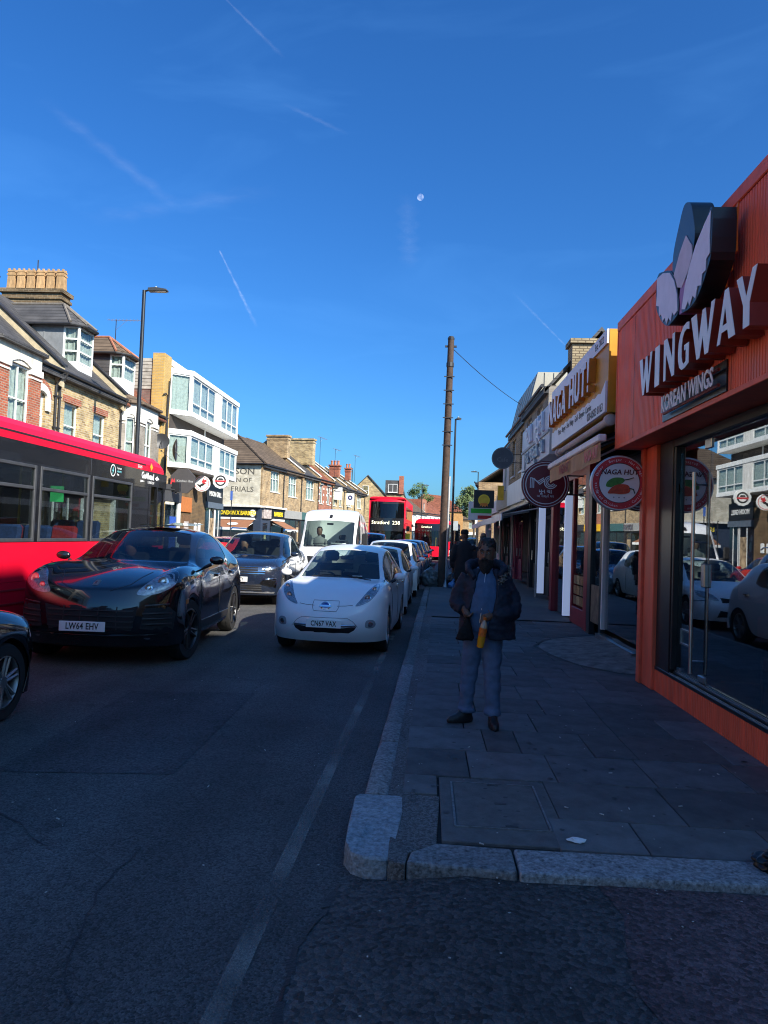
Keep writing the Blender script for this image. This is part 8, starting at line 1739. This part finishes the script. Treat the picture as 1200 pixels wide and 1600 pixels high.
# hanging banners and aerials
for (x, y, z, w_, h_, lb, c_) in ((-9.62, 77.2, 5.35, .95, 1.3, 'larger white hanging banner in front of the yellow brick terrace', None), (-8.72, 81.3, 5.0, .9, 1.3, 'smaller white hanging banner with a dark blue round emblem', 1)):
    t = thing('hanging_banner', lb, 'banner', (x, y, z), rad(-4), 'white banners on the terrace'); MB().box(-w_/2, w_/2, -.05, .05, 0, h_).build('board', white_paint, t); MB().tube([(-w_, 0, h_+.06), (w_/2, 0, h_+.06)], .02, 5).build('bracket', gutter_m, t)
    if c_: ring(t, .1, .27, -.052, mat('navy print', (.02, .03, .12), .5), 'emblem', c=(0, h_*.62))
    else: MB().box(-.3, .3, -.054, -.051, h_*.62, h_*.72).build('print_line', mat('grey print', (.3, .3, .32), .5), t)
def aerial(loc, rz, h, label):
    t = thing('roof_aerial', label, 'aerial', loc, rz, 'television aerials on the roofs'); mb = MB(); mb.tube([(0, 0, 0), (0, 0, h)], .02, 5); mb.build('mast', gutter_m, t)
    mb = MB(); mb.tube([(-.5, 0, h), (1.3, 0, h-.1)], .012, 5)
    for i in range(9): mb.tube([(-.3+i*.19, -.2, h-.01-.01*i), (-.3+i*.19, .2, h-.01-.01*i)], .007, 4)
    mb.tube([(0, 0, h-.5), (.6, 0, h-.05)], .008, 4); mb.build('yagi', galv, t); return t
aerial((-15.1, 33.8, 8.6), rad(-10), 2.9, 'television aerial above the grey house behind the tall street lamp')
for u, bk, h in ((17.2, 1.0, 3.6), (22.2, .9, 3.0), (30, .8, 3.2)):
    p = along(u, bk, 8.0); aerial(p, rad(70), h, 'thin aerial mast on the terrace roof by the ' + {17.2: 'red brick house', 22.2: 'red chimney pots', 30: 'last yellow house'}[u])
# trees
leaf_a = mat('tree leaf', (.065, .11, .028), .7, var=.35, vs=1.2, tint=0); leaf_b = mat('tree leaf pale', (.10, .14, .05), .7, var=.35, vs=1.2); bark = mat('bark', (.08, .06, .045), .9, var=.3, vs=6, bump=.5, bs=20)
def tree(loc, h, r, label, lm, n=900, seed=1):
    q = random.Random(seed); t = thing('street_tree', label, 'tree', loc, 0, 'trees at the end of the street')
    mb = MB(); mb.tube([(0, 0, -.1), (.05, 0, h*.3), (0, .1, h*.55), (.1, 0, h*.8)], [.22, .17, .12, .04], 10)
    cl = []
    for i in range(26):
        a = q.uniform(0, 2*pi); e = q.uniform(-.35, 1.0); rr = r*q.uniform(.35, .95)*math.cos(e*1.1); c_ = V((rr*math.cos(a), rr*math.sin(a), h*.68+e*h*.30)); cl.append((c_, r*q.uniform(.18, .36)))
        if i % 2 == 0: mb.tube([(0, 0, h*q.uniform(.3, .6)), c_*.5+V((0, 0, h*.28)), c_], [.07, .045, .015], 6)
    mb.build('trunk', bark, t, smooth=True)
    lf_ = MB()
    for c_, cr_ in cl:
        for _ in range(n//26*2):
            d = V((q.gauss(0, 1), q.gauss(0, 1), q.gauss(0, .8))).normalized()*cr_*q.random()**.4; p = c_+d; s = q.uniform(.10, .22); u = V((q.gauss(0, 1), q.gauss(0, 1), q.gauss(0, 1))).normalized(); v = u.orthogonal().normalized()
            lf_.v += [p-u*s, p+v*s*.5, p+u*s, p-v*s*.5]; k = len(lf_.v); lf_.f.append((k-4, k-3, k-2, k-1)); lf_.mi.append(0)
    lf_.build('crown', lm, t, fix=False); return t
tree((-1.8, 145, 0), 12.2, 2.6, 'round green tree above the far roofs behind the street lamp', leaf_a, 1300, 3)
tree((6.9, 112, 0), 9.4, 2.9, 'tall light green street tree beside the orange brick corner', leaf_b, 2600, 7)
tree((7.4, 92, 0), 6.0, 2.1, 'lower bushy green street tree at the gap in the shops', leaf_b, 2400, 9)
tree((10.5, 125, 0), 9.0, 3.0, 'broad green tree behind the near row of shops', leaf_a, 1300, 13)
# moon and vapour trails, high and far
def skyray(px, py):
    c, s = math.cos(ROLL), math.sin(ROLL); x, y = px-600, py-800; a, b = x*c+y*s, -x*s+y*c
    return (fwd*FPX+rt0*a-up0*b).normalized()
m = bpy.data.materials.new('moon'); m.use_nodes = True; N = m.node_tree.nodes; L = m.node_tree.links
for n_ in list(N): N.remove(n_)
o_ = N.new('ShaderNodeOutputMaterial'); ad = N.new('ShaderNodeAddShader'); tr = N.new('ShaderNodeBsdfTransparent'); df = N.new('ShaderNodeBsdfDiffuse'); tn_ = N.new('ShaderNodeTexNoise'); tn_.inputs['Scale'].default_value = 2.2
tco = N.new('ShaderNodeTexCoord'); cr_ = N.new('ShaderNodeValToRGB'); cr_.color_ramp.elements[0].color = (.05, .05, .055, 1); cr_.color_ramp.elements[1].color = (.17, .16, .15, 1); cr_.color_ramp.elements[0].position = .35; cr_.color_ramp.elements[1].position = .6
L.new(tco.outputs['Generated'], tn_.inputs[0]); L.new(tn_.outputs[0], cr_.inputs[0]); L.new(cr_.outputs[0], df.inputs[0]); L.new(tr.outputs[0], ad.inputs[0]); L.new(df.outputs[0], ad.inputs[1]); L.new(ad.outputs[0], o_.inputs[0])
bm = bmesh.new(); bmesh.ops.create_uvsphere(bm, u_segments=32, v_segments=20, radius=37); me = bpy.data.meshes.new('moon'); bm.to_mesh(me); bm.free(); me.materials.append(m); me.polygons.foreach_set('use_smooth', [True]*len(me.polygons))
mo = link(bpy.data.objects.new('moon', me)); mo.location = skyray(657, 308)*9000; tag(mo, 'small pale daytime moon high in the blue sky', 'moon')
m = bpy.data.materials.new('vapour'); m.use_nodes = True; N = m.node_tree.nodes; L = m.node_tree.links
for n_ in list(N): N.remove(n_)
o_ = N.new('ShaderNodeOutputMaterial'); mx_ = N.new('ShaderNodeMixShader'); tr = N.new('ShaderNodeBsdfTransparent'); ts = N.new('ShaderNodeBsdfTranslucent'); ts.inputs[0].default_value = (.8, .8, .8, 1); df = N.new('ShaderNodeBsdfDiffuse'); df.inputs[0].default_value = (.8, .8, .8, 1); a2 = N.new('ShaderNodeAddShader')
at = N.new('ShaderNodeAttribute'); at.attribute_name = 'trail_fade'; tn_ = N.new('ShaderNodeTexNoise'); tn_.inputs['Scale'].default_value = .012; tn_.inputs['Detail'].default_value = 5; tco = N.new('ShaderNodeTexCoord'); mr_ = N.new('ShaderNodeMapRange'); mr_.inputs[1].default_value = .35; mr_.inputs[2].default_value = .65; mr_.inputs[3].default_value = .35
mu_ = N.new('ShaderNodeMath'); mu_.operation = 'MULTIPLY'; L.new(tco.outputs['Object'], tn_.inputs[0]); L.new(tn_.outputs[0], mr_.inputs[0]); L.new(mr_.outputs[0], mu_.inputs[0]); L.new(at.outputs['Fac'], mu_.inputs[1]); L.new(mu_.outputs[0], mx_.inputs[0])
L.new(ts.outputs[0], a2.inputs[0]); L.new(df.outputs[0], a2.inputs[1]); L.new(tr.outputs[0], mx_.inputs[1]); L.new(a2.outputs[0], mx_.inputs[2]); L.new(mx_.outputs[0], o_.inputs[0])
ALT = 1700.
def trail(a, b, wpx, dens, label, taper=True, grp='vapour trails'):
    """a flat ribbon of ice cloud at cruising height between two points of the sky"""
    P0 = skyray(*a); P1 = skyray(*b); P0 *= ALT/P0.z; P1 *= ALT/P1.z; n = 30; vs = []; al = []; fs = []
    for i in range(n+1):
        t = i/n; p = P0.lerp(P1, t); d = (P1-P0).normalized(); sd = V((-d.y, d.x, 0)).normalized(); wv = wpx/FPX*p.length*(lerp(.5, 1.5, t) if taper else 1)
        for j, q in enumerate((0, .5, 1, .5, 0)): vs.append(p+sd*wv*(j-2)/2*(1+.25*math.sin(i*1.3))); al.append(q*dens*(min(1, (1-t)*2.2) if taper else min(1, t*4, (1-t)*4)))
    for i in range(n):
        for j in range(4): fs.append((i*5+j, i*5+j+1, i*5+j+6, i*5+j+5))
    o = MB().add(vs, fs).build('vapour_trail', m, fix=False); at_ = o.data.attributes.new('trail_fade', 'FLOAT', 'POINT'); at_.data.foreach_set('value', al); return tag(o, label, 'vapour trail', grp)
trail((343, 391), (402, 512), 3, .17, 'short bright vapour trail pointing down towards the houses')
trail((350, -5), (446, 92), 3.5, .05, 'faint vapour trail running in from the top of the sky')
trail((892, 548), (800, 455), 2.6, .08, 'thin vapour trail rising from behind the takeaway sign')
trail((60, 150), (285, 330), 16, .035, 'long diffuse vapour trail across the upper sky', False)
trail((636, 300), (640, 420), 16, .03, 'short smudged vapour trail just under the moon', False)
trail((130, 345), (440, 295), 26, .022, 'broad faint vapour streak lying across the other trails', False)
trail((440, 160), (545, 210), 6, .03, 'broken faint vapour trail high above the road', False)
